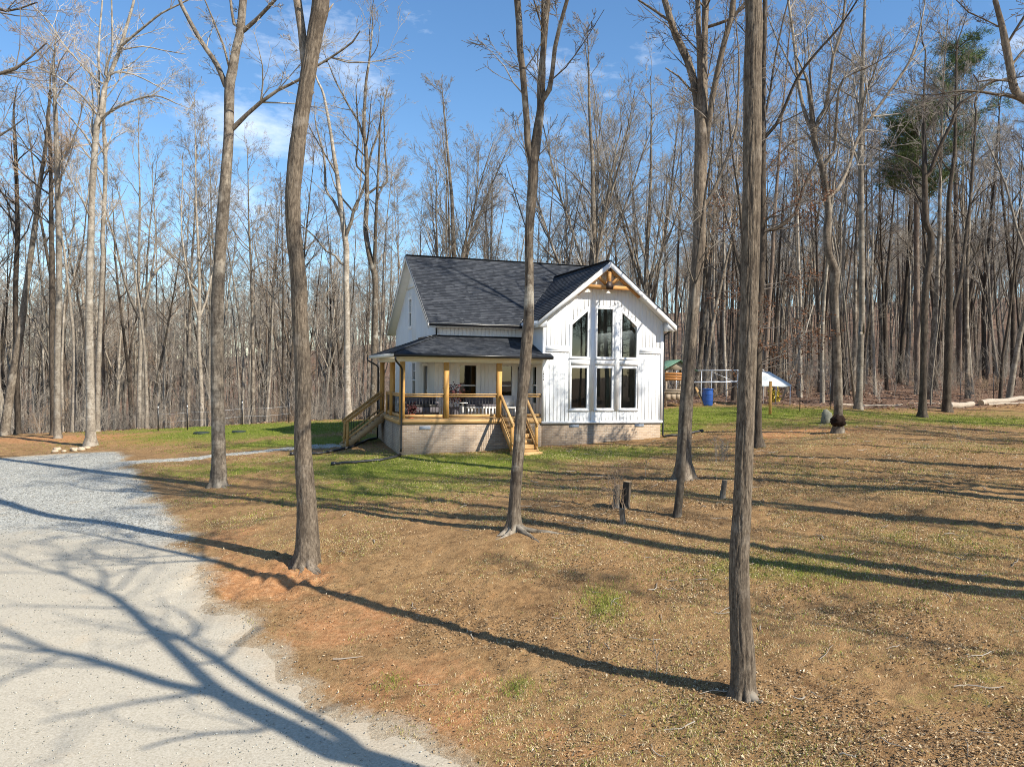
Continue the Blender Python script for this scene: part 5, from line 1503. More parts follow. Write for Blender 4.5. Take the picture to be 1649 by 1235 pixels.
hero('T11', 'bare_tree', 'dark S-bent trunk on the right lawn, one limb reaching far right', 'tree', 'bark_dark', 'twig_dark', 21, 0.2, 0.006, 16, 0.22, 3, 4.0, CFG, 9, side_from=0.6)
hero('T12', 'bare_tree', 'dark forked tree whose foot touches the end of the fallen log', 'tree', 'bark_dark', 'twig_dark', 22, 0.22, 0.006, 16, 0.22, 3, 3.0, CFG, 10, side_from=0.55)
hero('T13', 'bare_tree', 'light straight trunk pressed against a darker twin at the left wood edge', 'tree', 'bark_pale', 'twig_red', 23, 0.16, 0.0, 12, 0.3, 3, 2.5, CFG, 14, side_from=0.5)
hero('T13b', 'bare_tree', 'dark straight trunk close behind the light twin at the left wood edge', 'tree', 'bark_dark', 'twig_red', 24, 0.16, 0.0, 12, 0.3, 3, 3.0, CFG, 12, side_from=0.55)
hero('T14', 'bare_tree', 'thick trunk leaning right at the left end of the clay bank', 'tree', 'bark_grey', 'twig_pale', 25, 0.2, 0.0, 12, 0.3, 3, 2.0, CFG, 12, side_from=0.5)
hero('T15', 'bare_tree', 'dark upright trunk beside the leaning trunk left of the clay bank', 'tree', 'bark_dark', 'twig_grey', 26, 0.16, 0.0, 12, 0.3, 3, 3.0, CFG, 12, side_from=0.5)
hero('T16', 'bare_tree', 'thin pale tree just behind the tall pale tree at the drive end', 'tree', 'bark_pale', 'twig_pale', 27, 0.12, 0.0, 10, 0.3, 3, 2.0, CFG, 12, side_from=0.5)
hero('B1', 'bare_tree', 'whitish many-limbed tree above the side steps of the house', 'tree', 'bark_pale', 'twig_pale', 28, 0.25, 0.0, 16, 0.3, 3, 2.0, CFG, 5, side_from=0.6)
hero('B2', 'bare_tree', 'mottled elbow-limbed tree rising behind the left porch corner', 'tree', 'bark_mottled', 'twig_grey', 29, 0.25, 0.0, 16, 0.3, 3, 2.0, CFG, 5, side_from=0.6)

# trees that stand just outside the view: their limbs hang in and their shadows fall across the yard
SHD = ([5.4, 4.6], SHADOWTREE)
hero('', 'bare_tree', 'spreading tree beside the viewpoint that shades the gravel drive', 'tree', 'bark_brown', 'twig_grey', 40, 0.3, 0.006, 18, 0.2, 'none', 1.2, CFG_LIGHT, 0, data=([0, 0], SHADOWTREE))
hero('', 'bare_tree', 'tree leaning in from beyond the right edge, dark limb stub against the sky', 'tree', 'bark_brown', 'twig_dark', 41, 0.3, 0.005, 18, 0.2, 'none', 2.5, CFG, 0,
     data=([0, 0], [[[15.2, 16.4, 3.0, 0.20], [15.0, 16.5, 6.0, 0.18], [14.2, 16.7, 9.0, 0.17], [13.0, 16.9, 11.0, 0.16]] + OVER['OR'], OVER['OR2'], OVER['OR3'], OVER['OR4'], OVER['OR5'],
                    [[10.9, 17, 12.9, 0.03], [11.5, 17.2, 13.5, 0.025], [12.4, 17.3, 13.9, 0.02]], [[10.75, 17, 13.3, 0.03], [11.4, 16.6, 14.6, 0.025], [12.0, 16.2, 15.8, 0.02]], [[13.0, 16.9, 11.0, 0.05], [12.6, 17.3, 13.5, 0.04], [11.9, 17.7, 15.6, 0.03]]]))
hero('', 'bare_tree', 'tree beyond the left edge whose drooping branches enter the top corner', 'tree', 'bark_dark', 'twig_dark', 42, 0.3, 0.005, 16, 0.25, 3, 4.0, CFG, 6, side_from=0.6,
     data=([0, 0], [[[-20.5, 24.0, 1.5, 0.2], [-20.3, 24, 6.0, 0.18], [-20.2, 24, 11.0, 0.16], [-20.0, 24.0, 16.0, 0.12]], [[-20.05, 24, 15.6, 0.09]] + OVER['OL1'][1:], [[-20.2, 24, 12.0, 0.08]] + OVER['OL2'][0:], [[-20.2, 24, 10.5, 0.07]] + OVER['OL3'][0:]]))

# rust leaves still hanging on the beech
def leaf_cloud(name, centers, n, spread, size, mat, parent, rng, droop=0.6):
    C = np.asarray(centers)
    c = C[rng.integers(0, len(C), n)] + rng.normal(0, 1, (n, 3)) * np.array(spread)
    u = rng.normal(0, 1, (n, 3))
    u[:, 2] -= droop
    u /= np.linalg.norm(u, axis=1, keepdims=True)
    w = np.cross(u, rng.normal(0, 1, (n, 3)))
    w /= np.linalg.norm(w, axis=1, keepdims=True)
    s = (size * rng.uniform(0.6, 1.3, n))[:, None]
    V = np.stack([c, c + u * s * 0.5 + w * s * 0.32, c + u * s, c + u * s * 0.5 - w * s * 0.32], 1).reshape(-1, 3)
    F = np.arange(n * 4).reshape(n, 4)
    o = mk(name, V, [F], mat, parent)
    return tag(o, kind='stuff')
rng = np.random.default_rng(8)
tips = [p[-1] for l, p, r, s in leafy if l >= 2 and 2.5 < p[-1][2] < 12.5]
low = []
prng = random.Random(77)
lowbr = []
for k in range(26):
    z = prng.uniform(2.2, 9.0)
    d = _norm((prng.gauss(0.25, 1), prng.gauss(0, 1), prng.uniform(-0.1, 0.35)))
    grow(prng, lowbr, (0.0, 0.0, z), d, prng.uniform(1.2, 2.6), 0.022, 2, CFG)
to_mesh('twigs', lowbr, 'twig_dark', rust_root, lambda l: True)
tips2 = [q for l, p, r, s in lowbr for q in p[1:] if l >= 3]
leaf_cloud('dry_leaves', tips2, 3000, (0.08, 0.08, 0.08), 0.085, 'leaf_rust', rust_root, rng)

# ------------------------------------------------------------------ forest trees: a few different ones, copied as individuals
def forest_variant(seed, h, r, style):
    rng = random.Random(seed)
    out = []
    # stem, slightly wandering
    n = 13
    x = y = 0.0
    dx, dy = rng.gauss(0, 0.035), rng.gauss(0, 0.035)
    pts, rad = [], []
    for k in range(n):
        f = k / (n - 1)
        pts.append((x, y, h * f - 0.3 * (k == 0)))
        rad.append(max(0.012, r * (1 - 0.9 * f ** 1.15) * (1.25 if k == 0 else 1.0)))
        dx += rng.gauss(0, 0.03)
        dy += rng.gauss(0, 0.03)
        x += dx * h / n
        y += dy * h / n
    out.append((0, pts, rad, 9))
    if style == 'fork':
        i = rng.randint(4, 6)
        q = pts[i]
        for s in range(rng.randint(1, 2)):
            d = _side(rng, (0, 0, 1), rng.uniform(0.22, 0.4))
            sub = []
            grow(rng, out, q, d, h * 0.5, rad[i] * 0.75, 1, {**CFG, 1: (9, 6, 11, 0.55, 0.32, 0.06, 0.05)})
    start = 0.38 if style != 'slim' else 0.5
    kids = {'slim': 17, 'fork': 14, 'broad': 19, 'sapling': 12, 'vase': 8}[style]
    if style == 'vase':
        for s in range(7):
            i = rng.randint(2, 4)
            d = _side(rng, (0, 0, 1), rng.uniform(0.15, 0.5))
            grow(rng, out, pts[i], d, h * rng.uniform(0.5, 0.72), rad[i] * 0.5, 1, {**CFG, 1: (10, 6, 15, 0.45, 0.30, 0.045, 0.05), 2: (6, 4, 7, 0.5, 0.5, 0.1, 0.06)})
    cf = CFG if style in ('broad', 'fork', 'vase') else CFG_LIGHT
    if style == 'slim':
        cf = {**CFG, 2: (5, 3, 5, 0.62, 0.5, 0.15, 0.05)}
    for c in range(kids):
        t = start + (0.99 - start) * rng.random() ** 0.75 if c > 3 else (0.9, 0.94, 0.97, 0.99)[c]
        f = t * (n - 1)
        i = min(int(f), n - 2)
        f -= i
        q = tuple(pts[i][k] + (pts[i + 1][k] - pts[i][k]) * f for k in range(3))
        ln = h * {'slim': 0.13, 'fork': 0.15, 'broad': 0.21, 'sapling': 0.2, 'vase': 0.15}[style] * rng.uniform(0.6, 1.3) * (1.35 - 0.8 * t)
        grow(rng, out, q, _side(rng, (0, 0, 1), rng.uniform(0.5, 1.0)), ln, max(0.01, min(rad[i] * 0.5, ln * 0.015)), 1, cf, 0.0048)
    return out

VAR = []
SPEC = [(1, 20, 0.135, 'slim', 'bark_pale', 'twig_grey'), (2, 22, 0.165, 'broad', 'bark_grey', 'twig_grey'), (3, 19, 0.115, 'slim', 'bark_pale', 'twig_pale'),
        (4, 23, 0.18, 'fork', 'bark_dark', 'twig_grey'), (5, 17, 0.09, 'slim', 'bark_pale', 'twig_pale'), (6, 21, 0.15, 'fork', 'bark_pale', 'twig_grey'),
        (7, 18, 0.11, 'slim', 'bark_dark', 'twig_dark'), (8, 20, 0.14, 'broad', 'bark_grey', 'twig_red'), (9, 9, 0.045, 'sapling', 'bark_pale', 'twig_grey'),
        (10, 7, 0.035, 'sapling', 'bark_grey', 'twig_grey'), (11, 19, 0.19, 'vase', 'bark_grey', 'twig_grey'), (12, 22, 0.14, 'slim', 'bark_pine', 'twig_grey'), (13, 18, 0.21, 'vase', 'bark_grey', 'twig_grey')]
for (sd, h, r, st, bm_, tw) in SPEC:
    out = forest_variant(100 + sd, h, r, st)
    a = to_mesh('trunk', out, bm_, None, lambda l: l <= 1)
    b = to_mesh('twigs', out, tw, None, lambda l: l >= 2)
    VAR.append((a.data, b.data, st))
    D.objects.remove(a)
    D.objects.remove(b)

TALL = [k for k, s in enumerate(SPEC) if s[3] in ('slim', 'fork', 'broad')]
def put_tree(k, x, y, scale, rz, label, group, name='forest_tree', z=None, tilt=(0, 0)):
    z = Hs(x, y) if z is None else z
    e = empty(name, (x, y, z - 0.05), 0, label, 'tree', group)
    e.rotation_euler = (tilt[0], tilt[1], rz)
    e.scale = (scale, scale, scale)
    inst('trunk', VAR[k][0], e)
    inst('twigs', VAR[k][1], e)['kind'] = 'stuff'
    return e

# singled-out trees behind the house
put_tree(12, -4.9, 55, 1.33, 0.4, 'tree of many upright stems fanning out above the middle of the black roof', None, 'bare_tree')
put_tree(10, -1.6, 58, 0.98, 2.4, 'lower fan-shaped tree behind the roof, right of the taller fan of stems', None, 'bare_tree')
put_tree(12, 5.2, 52, 1.40, 1.3, 'broad dense-twigged tree rising right behind the timber-trussed gable peak', None, 'bare_tree')
put_tree(10, 9.4, 54, 1.2, 4.0, 'broad fine-twigged tree behind the right slope of the gable', None, 'bare_tree')

def in_view(x, y):
    return y > 2 and abs(x) < 0.68 * y + 1.5
keep_off = [(b[0][0], b[0][1]) for b in [HERO[k] for k in HERO]] + [(-4.3, 55), (2.2, 58), (6, 52), (9.8, 54)]
taken = list(keep_off)
frng = random.Random(2024)
def free(x, y, dmin):
    return all((x - a) ** 2 + (y - b) ** 2 > dmin * dmin for a, b in taken)

YP = np.array(YARD, float)
def yard_d(x, y):
    return float(poly_sdf(np.array([x]), np.array([y]), YP)[0])

KIND = {0: 'slim pale grey', 1: 'broad-crowned grey', 2: 'slim whitish', 3: 'dark forked', 4: 'very slender pale', 5: 'pale forked', 6: 'very slender dark', 7: 'broad-crowned brownish', 8: 'short pale young', 9: 'short grey young', 11: 'tall straight brown'}
MARKS = [(-9, -0.655, 'left', 'left of the leaning trunk'), (-0.655, -0.545, 'left', 'between the leaning trunk and the tall pale tree'), (-0.545, -0.46, 'left', 'just right of the tall pale drive-end tree'),
         (-0.46, -0.375, 'left', 'left of the smooth pale leaning trunk'), (-0.375, -0.265, 'left', 'between the smooth pale trunk and the bowed trunk'), (-0.265, -0.17, 'left', 'between the bowed trunk and the porch'),
         (-0.17, 0.03, 'mid', 'behind the black roof, left of the split tree'), (0.03, 0.2, 'mid', 'behind the timber-trussed gable'), (0.2, 0.315, 'right', 'between the gable and the nearest trunk'),
         (0.315, 0.415, 'right', 'between the nearest trunk and the burl tree'), (0.415, 0.525, 'right', 'between the burl tree and the S-bent trunk'), (0.525, 0.6, 'right', 'near the end of the fallen log'), (0.6, 9, 'right', 'behind the long fallen log')]
GRP = {'left': 'bare trees of the wood beyond the left lawn', 'mid': 'bare trees of the wood behind the house', 'right': 'bare trees on the leaf-strewn rise'}
def forest_label(k, x, y):
    s = x / y
    for lo, hi, zn, txt in MARKS:
        if lo <= s < hi:
            row = 'front-row' if y < 56 else 'deep-wood'
            return '%s bare %s tree, %s' % (KIND[k], row, txt), GRP[zn]
count = 0
tries = 0
while count < 272 and tries < 20000:
    tries += 1
    y = 42 + 52 * frng.random() ** 1.25
    x = frng.uniform(-0.74 * y, 0.74 * y)
    d = yard_d(x, y)
    if d < 0.6:
        continue
    if 0.48 < x / y < 0.63 and y < 64 and frng.random() < 0.72:
        continue
    if 3 < x < 18 and y < 46.5:
        continue
    if not free(x, y, 1.7 if y < 60 else 1.5):
        continue
    if -0.20 < x / y < 0.12 and y < 52:
        continue
    if -0.17 < x / y < 0.2 and frng.random() < 0.5:
        continue
    k = frng.choice(TALL) if frng.random() < 0.86 else frng.choice((8, 9))
    right = x / y > 0.2
    if right and frng.random() < 0.4:
        k = frng.choice((3, 6, 11))
    if x / y < -0.2 and frng.random() < 0.45:
        k = frng.choice((2, 5, 0))
    sc = frng.uniform(0.86, 1.14) * (0.9 if -0.45 < x / y < -0.2 and frng.random() < 0.4 else 1.0) * (1.1 if right else 1.0)
    if -0.14 < x / y < 0.05:
        sc *= 0.88
    lb, gp = forest_label(k, x, y)
    put_tree(k, x, y, sc, frng.uniform(0, 6.28), lb, gp, 'forest_tree', None, (frng.gauss(0, 0.03), frng.gauss(0, 0.03)))
    taken.append((x, y))
    count += 1

# trees to the right of the view, which throw the long stripes of shade across the yard
SIDE_TREES = [(13.7, 9.4, 3, 1.4), (15.4, 8.4, 1, 1.4), (17.0, 12.0, 0, 1.3), (20.2, 12.4, 4, 1.0), (22.0, 13.6, 5, 1.2), (20.4, 17.6, 2, 1.25), (24.6, 15.3, 0, 1.3), (24.0, 19.0, 4, 1.3), (27.2, 20.5, 5, 1.2), (21.3, 9.3, 3, 1.25), (18.6, 14.9, 4, 1.2),
              (26.4, 25.4, 0, 1.05), (30.5, 24.0, 3, 1.0), (29.5, 29.5, 1, 1.0), (28.0, 12.0, 1, 1.0), (33, 20, 5, 1.0), (32.5, 33, 0, 1.0), (35, 28, 7, 1.0), (16.4, 4.4, 4, 0.9), (22, 6.5, 5, 1.0), (36, 36, 1, 1), (38, 14, 3, 1.0)]
for (x, y, k, s) in SIDE_TREES:
    put_tree(k, x, y, s, x * 1.7, 'bare tree standing out of view to the right, shading the yard', 'trees right of the view')
# wood behind the viewpoint (seen mirrored in the gable glass)
for k in range(34):
    a = R(frng.uniform(-175, 20))
    rr = frng.uniform(38, 75)
    x, y = rr * math.cos(a), rr * math.sin(a) - 4
    if abs(x) < 0.75 * y + 4 or (y > -8 and x > 0) or (x > 8 and y > -28):
        continue
    put_tree(frng.choice(TALL), x, y, frng.uniform(0.85, 1.1), frng.uniform(0, 6), 'bare tree standing out of view behind the viewpoint', 'trees behind the viewpoint')

# ---- pines
def pine_mesh(seed, h, crown_h, crown_r, crown_w=1.0):
    rng = np.random.default_rng(seed)
    pr = random.Random(seed)
    br, cl = [], []
    nb = 64
    for k in range(nb):
        f = (k + pr.random()) / nb
        z = h - crown_h * (1 - f) * 0.98
        prof = math.sin(min(1.0, 0.18 + 0.9 * (1 - f)) * math.pi * 0.62) ** 0.8
        ln = crown_r * prof * pr.uniform(0.6, 1.15)
        az = pr.uniform(0, 6.283)
        d = _norm((math.cos(az), math.sin(az), pr.uniform(0.05, 0.55)))
        pts, rad = [], []
        p = (0.0, 0.0, z)
        for s in range(6):
            pts.append(p)
            rad.append(max(0.01, 0.05 * (1 - s / 6.5)))
            if s >= 2:
                for q in range(3):
                    cl.append((p[0] + pr.gauss(0, 0.35), p[1] + pr.gauss(0, 0.35), p[2] + pr.gauss(0.12, 0.22)))
            d = _norm((d[0] + pr.gauss(0, 0.15), d[1] + pr.gauss(0, 0.15), d[2] + pr.gauss(0.04, 0.1)))
            p = tuple(p[i] + d[i] * ln / 5 for i in range(3))
        br.append((1, pts, rad, 4))
    C = np.array(cl)
    # needle tufts: bursts of thin blades
    n_t = 30
    c = np.repeat(C, n_t, 0)
    n = len(c)
    u = rng.normal(0, 1, (n, 3))
    u[:, 2] = np.abs(u[:, 2]) * 0.7 + 0.1
    u /= np.linalg.norm(u, axis=1, keepdims=True)
    w = np.cross(u, rng.normal(0, 1, (n, 3)))
    w /= np.linalg.norm(w, axis=1, keepdims=True)
    ln = rng.uniform(0.22, 0.46, n)[:, None]
    c = c + rng.normal(0, 0.15, (n, 3))
    V = np.stack([c - w * 0.019, c + w * 0.019, c + u * ln], 1).reshape(-1, 3)
    F = np.arange(n * 3).reshape(n, 3)
    return br, V, F
def pine(key, name, label, seed, crown_h, crown_r, group=None):
    base, polys = HERO[key]
    bx, by = polys[0][0][:2]
    bz = Hs(bx, by)
    root = empty(name, (bx, by, bz), 0, label, 'tree', group)
    tp = [[bx, by, bz - 0.3, polys[0][0][3]]] + [list(p) for p in polys[0] if p[2] > bz + 0.5]
    h = tp[-1][2] - bz
    trunk_mesh('trunk', tp, 'bark_pine', root, (bx, by, bz), 12, 0.4, 0.0, 0.1, seed)
    br, V, F = pine_mesh(seed, h, crown_h, crown_r)
    ox = tp[-1][0] - bx
    off = np.array([ox, 0, 0])
    br = [(l, [tuple(np.array(q) + off) for q in p], r, s) for l, p, r, s in br]
    to_mesh('limbs', br, 'bark_pine', root, lambda l: True)
    tag(mk('needles', V + off, [F], 'needle', root), kind='stuff')
    return root
pine('P2', 'pine_tree', 'lower pine with rounded dark green crown at right', 61, 6.5, 3.0)
pine('P1', 'pine_tree', 'tallest pine, its green top above the other crowns at right', 62, 10.0, 3.8)
# pines that stand out of view behind the viewpoint; they darken the glass
for k, (x, y) in enumerate(((30, -44), (36, -38), (24, -50), (42, -46), (47, -34), (50, -6), (53, -14), (46, -19), (57, -3), (60, -12), (52, 2), (55, -22), (62, 4), (49, -27))):
    z = Hs(x, y)
    e = empty('pine_tree', (x, y, z), 0, 'tall pine standing out of view behind the viewpoint', 'tree', 'pines behind the viewpoint')
    if k == 0:
        br, V, F = pine_mesh(70, 21, 14, 3.6)
        PT_ = MB().tube([(0, 0, -0.3), (0.05, 0, 8), (0, 0.1, 20.5)], [0.28, 0.22, 0.05], 10).build('trunk', 'bark_pine', e, True).data
        PN_ = tag(mk('needles', V, [F], 'needle', e), kind='stuff').data
    else:
        inst('trunk', PT_, e)
        tag(inst('needles', PN_, e), kind='stuff')
    e.rotation_euler = (0, 0, k * 1.1)

# ---- the far wood and the brush under it: points carrying instances
def scatter(name, pts, scl, rot, meshes, which, label=None):
    me = D.meshes.new(name)
    me.vertices.add(len(pts))
    me.vertices.foreach_set('co', np.asarray(pts, np.float32).ravel())
    for nm, arr in (('sc', scl), ('rz', rot), ('wh', which)):
        a = me.attributes.new(nm, 'FLOAT', 'POINT')
        a.data.foreach_set('value', np.asarray(arr, np.float32))
    o = D.objects.new(name, me)
    COL.objects.link(o)
    ng = D.node_groups.new(name, 'GeometryNodeTree')
    ng.interface.new_socket('Geometry', in_out='INPUT', socket_type='NodeSocketGeometry')
    ng.interface.new_socket('Geometry', in_out='OUTPUT', socket_type='NodeSocketGeometry')
    gi, go = ng.nodes.new('NodeGroupInput'), ng.nodes.new('NodeGroupOutput')
    jn = ng.nodes.new('GeometryNodeJoinGeometry')
    def named(nm):
        x = ng.nodes.new('GeometryNodeInputNamedAttribute')
        x.data_type = 'FLOAT'
        x.inputs['Name'].default_value = nm
        return x.outputs['Attribute']
    for k, parts in enumerate(meshes):
        cmp_ = ng.nodes.new('FunctionNodeCompare')
        cmp_.data_type = 'FLOAT'
        cmp_.operation = 'EQUAL'
        ng.links.new(named('wh'), cmp_.inputs[0])
        cmp_.inputs[1].default_value = float(k)
        cmp_.inputs['Epsilon'].default_value = 0.1
        for po in parts:
            oi = ng.nodes.new('GeometryNodeObjectInfo')
            oi.inputs['Object'].default_value = po
            oi.inputs['As Instance'].default_value = True
            ip = ng.nodes.new('GeometryNodeInstanceOnPoints')
            ng.links.new(gi.outputs[0], ip.inputs['Points'])
            ng.links.new(cmp_.outputs[0], ip.inputs['Selection'])
            ng.links.new(oi.outputs['Geometry'], ip.inputs['Instance'])
            cb = ng.nodes.new('ShaderNodeCombineXYZ')
            ng.links.new(named('rz'), cb.inputs['Z'])
            ng.links.new(cb.outputs[0], ip.inputs['Rotation'])
            ng.links.new(named('sc'), ip.inputs['Scale'])
            ng.links.new(ip.outputs[0], jn.inputs[0])
    ng.links.new(jn.outputs[0], go.inputs[0])
    md = o.modifiers.new('scatter', 'NODES')
    md.node_group = ng
    tag(o, label, None, None, 'stuff')
    return o

def first_with(mesh):
    for o in D.objects:
        if o.data is mesh:
            return o
def parts_of(k):
    out = []
    for me in VAR[k][:2]:
        o = first_with(me)
        if o is not None:
            out.append(o)
    return out
kinds = [k for k in TALL + [8, 9] if len(parts_of(k)) == 2]
nr = np.random.default_rng(5)
pts, which = [], []
tk = np.array(taken)
while len(pts) < 2600:
    y = 50 + 195 * nr.random() ** 0.75
    x = nr.uniform(-0.85 * y - 4, 0.85 * y + 4)
    if yard_d(x, y) < 6 or (y < 88 and nr.random() < 0.55):
        continue
    if -0.17 < x / y < 0.2 and nr.random() < 0.55:
        continue
    if np.min(np.hypot(tk[:, 0] - x, tk[:, 1] - y)) < 0.9:
        continue
    pts.append((x, y))
pts = np.array(pts)
z = H0(pts[:, 0], pts[:, 1]) + relief(pts[:, 0], pts[:, 1])
kk = nr.integers(0, len(kinds), len(pts))
scs = nr.uniform(0.75, 1.05, len(pts))
scs[(pts[:, 0] / pts[:, 1] > -0.15) & (pts[:, 0] / pts[:, 1] < 0.06)] *= 0.9
scatter('far_forest', np.c_[pts, z - 0.1], scs, nr.uniform(0, 6.28, len(pts)), [parts_of(k) for k in kinds], kk)

# brush: thin twiggy shrubs and saplings
def brush_obj(seed, h, n):
    rng_ = random.Random(seed)
    out = []
    for s in range(n):
        d = _side(rng_, (0, 0, 1), rng_.uniform(0.05, 0.5))
        grow(rng_, out, (rng_.gauss(0, 0.12), rng_.gauss(0, 0.12), -0.05), d, h * rng_.uniform(0.6, 1.1), 0.012, 1, {1: (6, 4, 7, 0.6, 0.5, 0.12, 0.04), 2: (4, 3, 4, 0.6, 0.5, 0.15, 0.03), 3: (3, 3, 0, 0, 0, 0.15, 0.02)}, 0.004)
    return out
BR = []
bspec = [(1, 2.6, 4, 'twig_grey', (-34, 56)), (2, 1.7, 6, 'twig_pale', (-20, 54)), (3, 3.6, 2, 'twig_grey', (26, 52)), (4, 1.3, 6, 'twig_red', (34, 58))]
for sd, h, n, mt, (x, y) in bspec:
    o = to_mesh('brush_shrub', brush_obj(sd, h, n), mt, None, lambda l: True)
    o.location = (x, y, Hs(x, y))
    tag(o, ['tall grey leafless brush clump at the left wood edge', 'low pale leafless brush clump beyond the left lawn', 'thin two-stemmed leafless shrub on the right rise', 'low reddish leafless shrub on the right rise'][sd - 1], 'shrub')
    BR.append([o])
pts = []
while len(pts) < 2200:
    y = 47 + 110 * nr.random() ** 1.1
    x = nr.uniform(-0.8 * y - 4, 0.8 * y + 4)
    if yard_d(x, y) < 1.0:
        continue
    if x / y > -0.1 and nr.random() < 0.62:
        continue
    pts.append((x, y))
pts = np.array(pts)
z = H0(pts[:, 0], pts[:, 1]) + relief(pts[:, 0], pts[:, 1])
scatter('undergrowth', np.c_[pts, z], nr.uniform(0.7, 1.6, len(pts)), nr.uniform(0, 6.28, len(pts)), BR, nr.integers(0, 4, len(pts)))

# ------------------------------------------------------------------ small things in the yard
def on_ground(mb_or_obj, x, y, dz=0.0):
    mb_or_obj.location = (x, y, Hs(x, y) + dz)
    return mb_or_obj

def stump(name, x, y, h, r, mat, top, label, lean=(0, 0), seed=0, slope=0.0):
    C = [[x, y, Hs(x, y) - 0.2, r * 1.15], [x, y, Hs(x, y) + 0.02, r * 1.1], [x + lean[0] * 0.5, y + lean[1] * 0.5, Hs(x, y) + h * 0.5, r], [x + lean[0], y + lean[1], Hs(x, y) + h, r * 0.95]]
    org = (x, y, Hs(x, y))
    e = empty(name, org, 0, label, 'stump')
    trunk_mesh('trunk', C, mat, e, org, 18, 0.06, 0.006, r * 0.5, seed)
    m = MB()
    n = 18
    a = [2 * math.pi * k / n for k in range(n)]
    m.poly([(lean[0] + r * 0.93 * math.cos(q), lean[1] + r * 0.93 * math.sin(q), h + 0.005 + slope * r * math.cos(q)) for q in a])
    m.build('cut_face', top, e)
    return e
s_a = stump('tree_stump', 2.60, 18.93, 0.55, 0.085, 'bark_pale', 'cut_wood', 'pale knee-high stump beside a darker one, brown sprouts at its foot', (0.02, 0), 3)
stump('tree_stump', 2.83, 18.99, 0.62, 0.11, 'bark_dark', 'cut_wood', 'dark stump touching the pale knee-high stump', (0.06, 0), 4)
stump('tree_stump', 2.56, 17.5, 0.34, 0.065, 'bark_brown', 'cut_wood', 'short sawn stump in front of the pair of stumps', (-0.02, 0), 5)
stump('tree_stump', 5.46, 19.8, 0.46, 0.07, 'bark_grey', 'cut_wood', 'small gnarled stump between the slender tree and the nearest trunk', (0.06, 0.02), 6)

def shoots(name, x, y, n, h, mat, label, cat, seed, spread=0.1, lean=0.4, group=None):
    rng_ = random.Random(seed)
    out = []
    for k in range(n):
        d = _side(rng_, (0, 0, 1), rng_.uniform(0.03, lean))
        grow(rng_, out, (rng_.gauss(0, spread), rng_.gauss(0, spread), -0.03), d, h * rng_.uniform(0.55, 1.1), 0.007, 1, {1: (6, 4, 5, 0.6, 0.4, 0.1, 0.03), 2: (4, 3, 3, 0.6, 0.5, 0.14, 0.02), 3: (3, 3, 0, 0, 0, 0.1, 0)}, 0.0035)
    o = to_mesh(name, out, mat, None, lambda l: True)
    on_ground(o, x, y)
    return tag(o, label, cat, group)
shoots('sprout_shrub', 2.72, 18.80, 9, 1.25, 'twig_red', 'leafless brown sprouts growing round the pair of stumps', 'shrub', 1, 0.16)
shoots('leafless_shrub', 6.91, 25.4, 16, 0.85, 'twig_grey', 'grey twiggy shrub on bare soil right of the thick dark tree', 'shrub', 2, 0.2, 0.9)
shoots('sapling', 2.1, 10.85, 1, 0.62, 'twig_grey', 'thin bare sapling in the shadow stripe left of the nearest trunk', 'sapling', 3, 0.0, 0.1)
shoots('sapling', 1.25, 11.6, 1, 0.40, 'twig_dark', 'small bare sapling below the yellow-green grass tuft', 'sapling', 9, 0.0, 0.1)
shoots('sapling', 15.6, 26.6, 1, 1.1, 'twig_grey', 'thin bare sapling alone on the right lawn', 'sapling', 4, 0.0, 0.06)
shoots('sapling', 4.1, 23.2, 1, 0.9, 'twig_grey', 'thin bare sapling on the yellow grass before the gable wall', 'sapling', 6, 0.05, 0.2)

# burl tree neighbour, rocks at the drive end
def rock(name, x, y, r, mat, seed, sq=0.7, label=None, cat=None, group=None, parent=None, loc=None):
    ph, th = np.meshgrid(np.linspace(0, np.pi, 9), np.linspace(0, 2 * np.pi, 13)[:-1])
    sx, sy, sz = np.sin(ph) * np.cos(th), np.sin(ph) * np.sin(th), np.cos(ph)
    q = r * (1 + 0.7 * vnoise(sx * 1.6 + seed * 3.1, sy * 1.6, sz * 1.6, seed) + 0.3 * vnoise(sx * 4, sy * 4, sz * 4, seed + 1))
    V = np.stack([q * sx, q * sy, q * sz * sq + r * sq * 0.55], -1)
    i = np.arange(V.shape[0] * V.shape[1]).reshape(V.shape[:2])
    j = np.roll(i, -1, 0)
    o = mk(name, V.reshape(-1, 3), [np.stack([i[:, :-1], i[:, 1:], j[:, 1:], j[:, :-1]], -1).reshape(-1, 4)], mat, parent, smooth=False)
    if loc is None:
        on_ground(o, x, y)
    else:
        o.location = loc
    return tag(o, label, cat, group)
rock('boulder', 13.75, 33.6, 0.27, 'stone', 5, 1.25, 'upright grey boulder behind the burl tree', 'boulder')
rr_ = random.Random(6)
for k in range(11):
    x, y = -20.9 + rr_.uniform(-0.9, 1.1), 36.35 + rr_.uniform(-0.45, 0.5)
    rock('rock', x, y, rr_.uniform(0.09, 0.19), 'rock_tan', 20 + k, 0.6, 'tan rock in the small heap at the foot of the tall pale tree', 'rock', 'rocks heaped at the drive end')

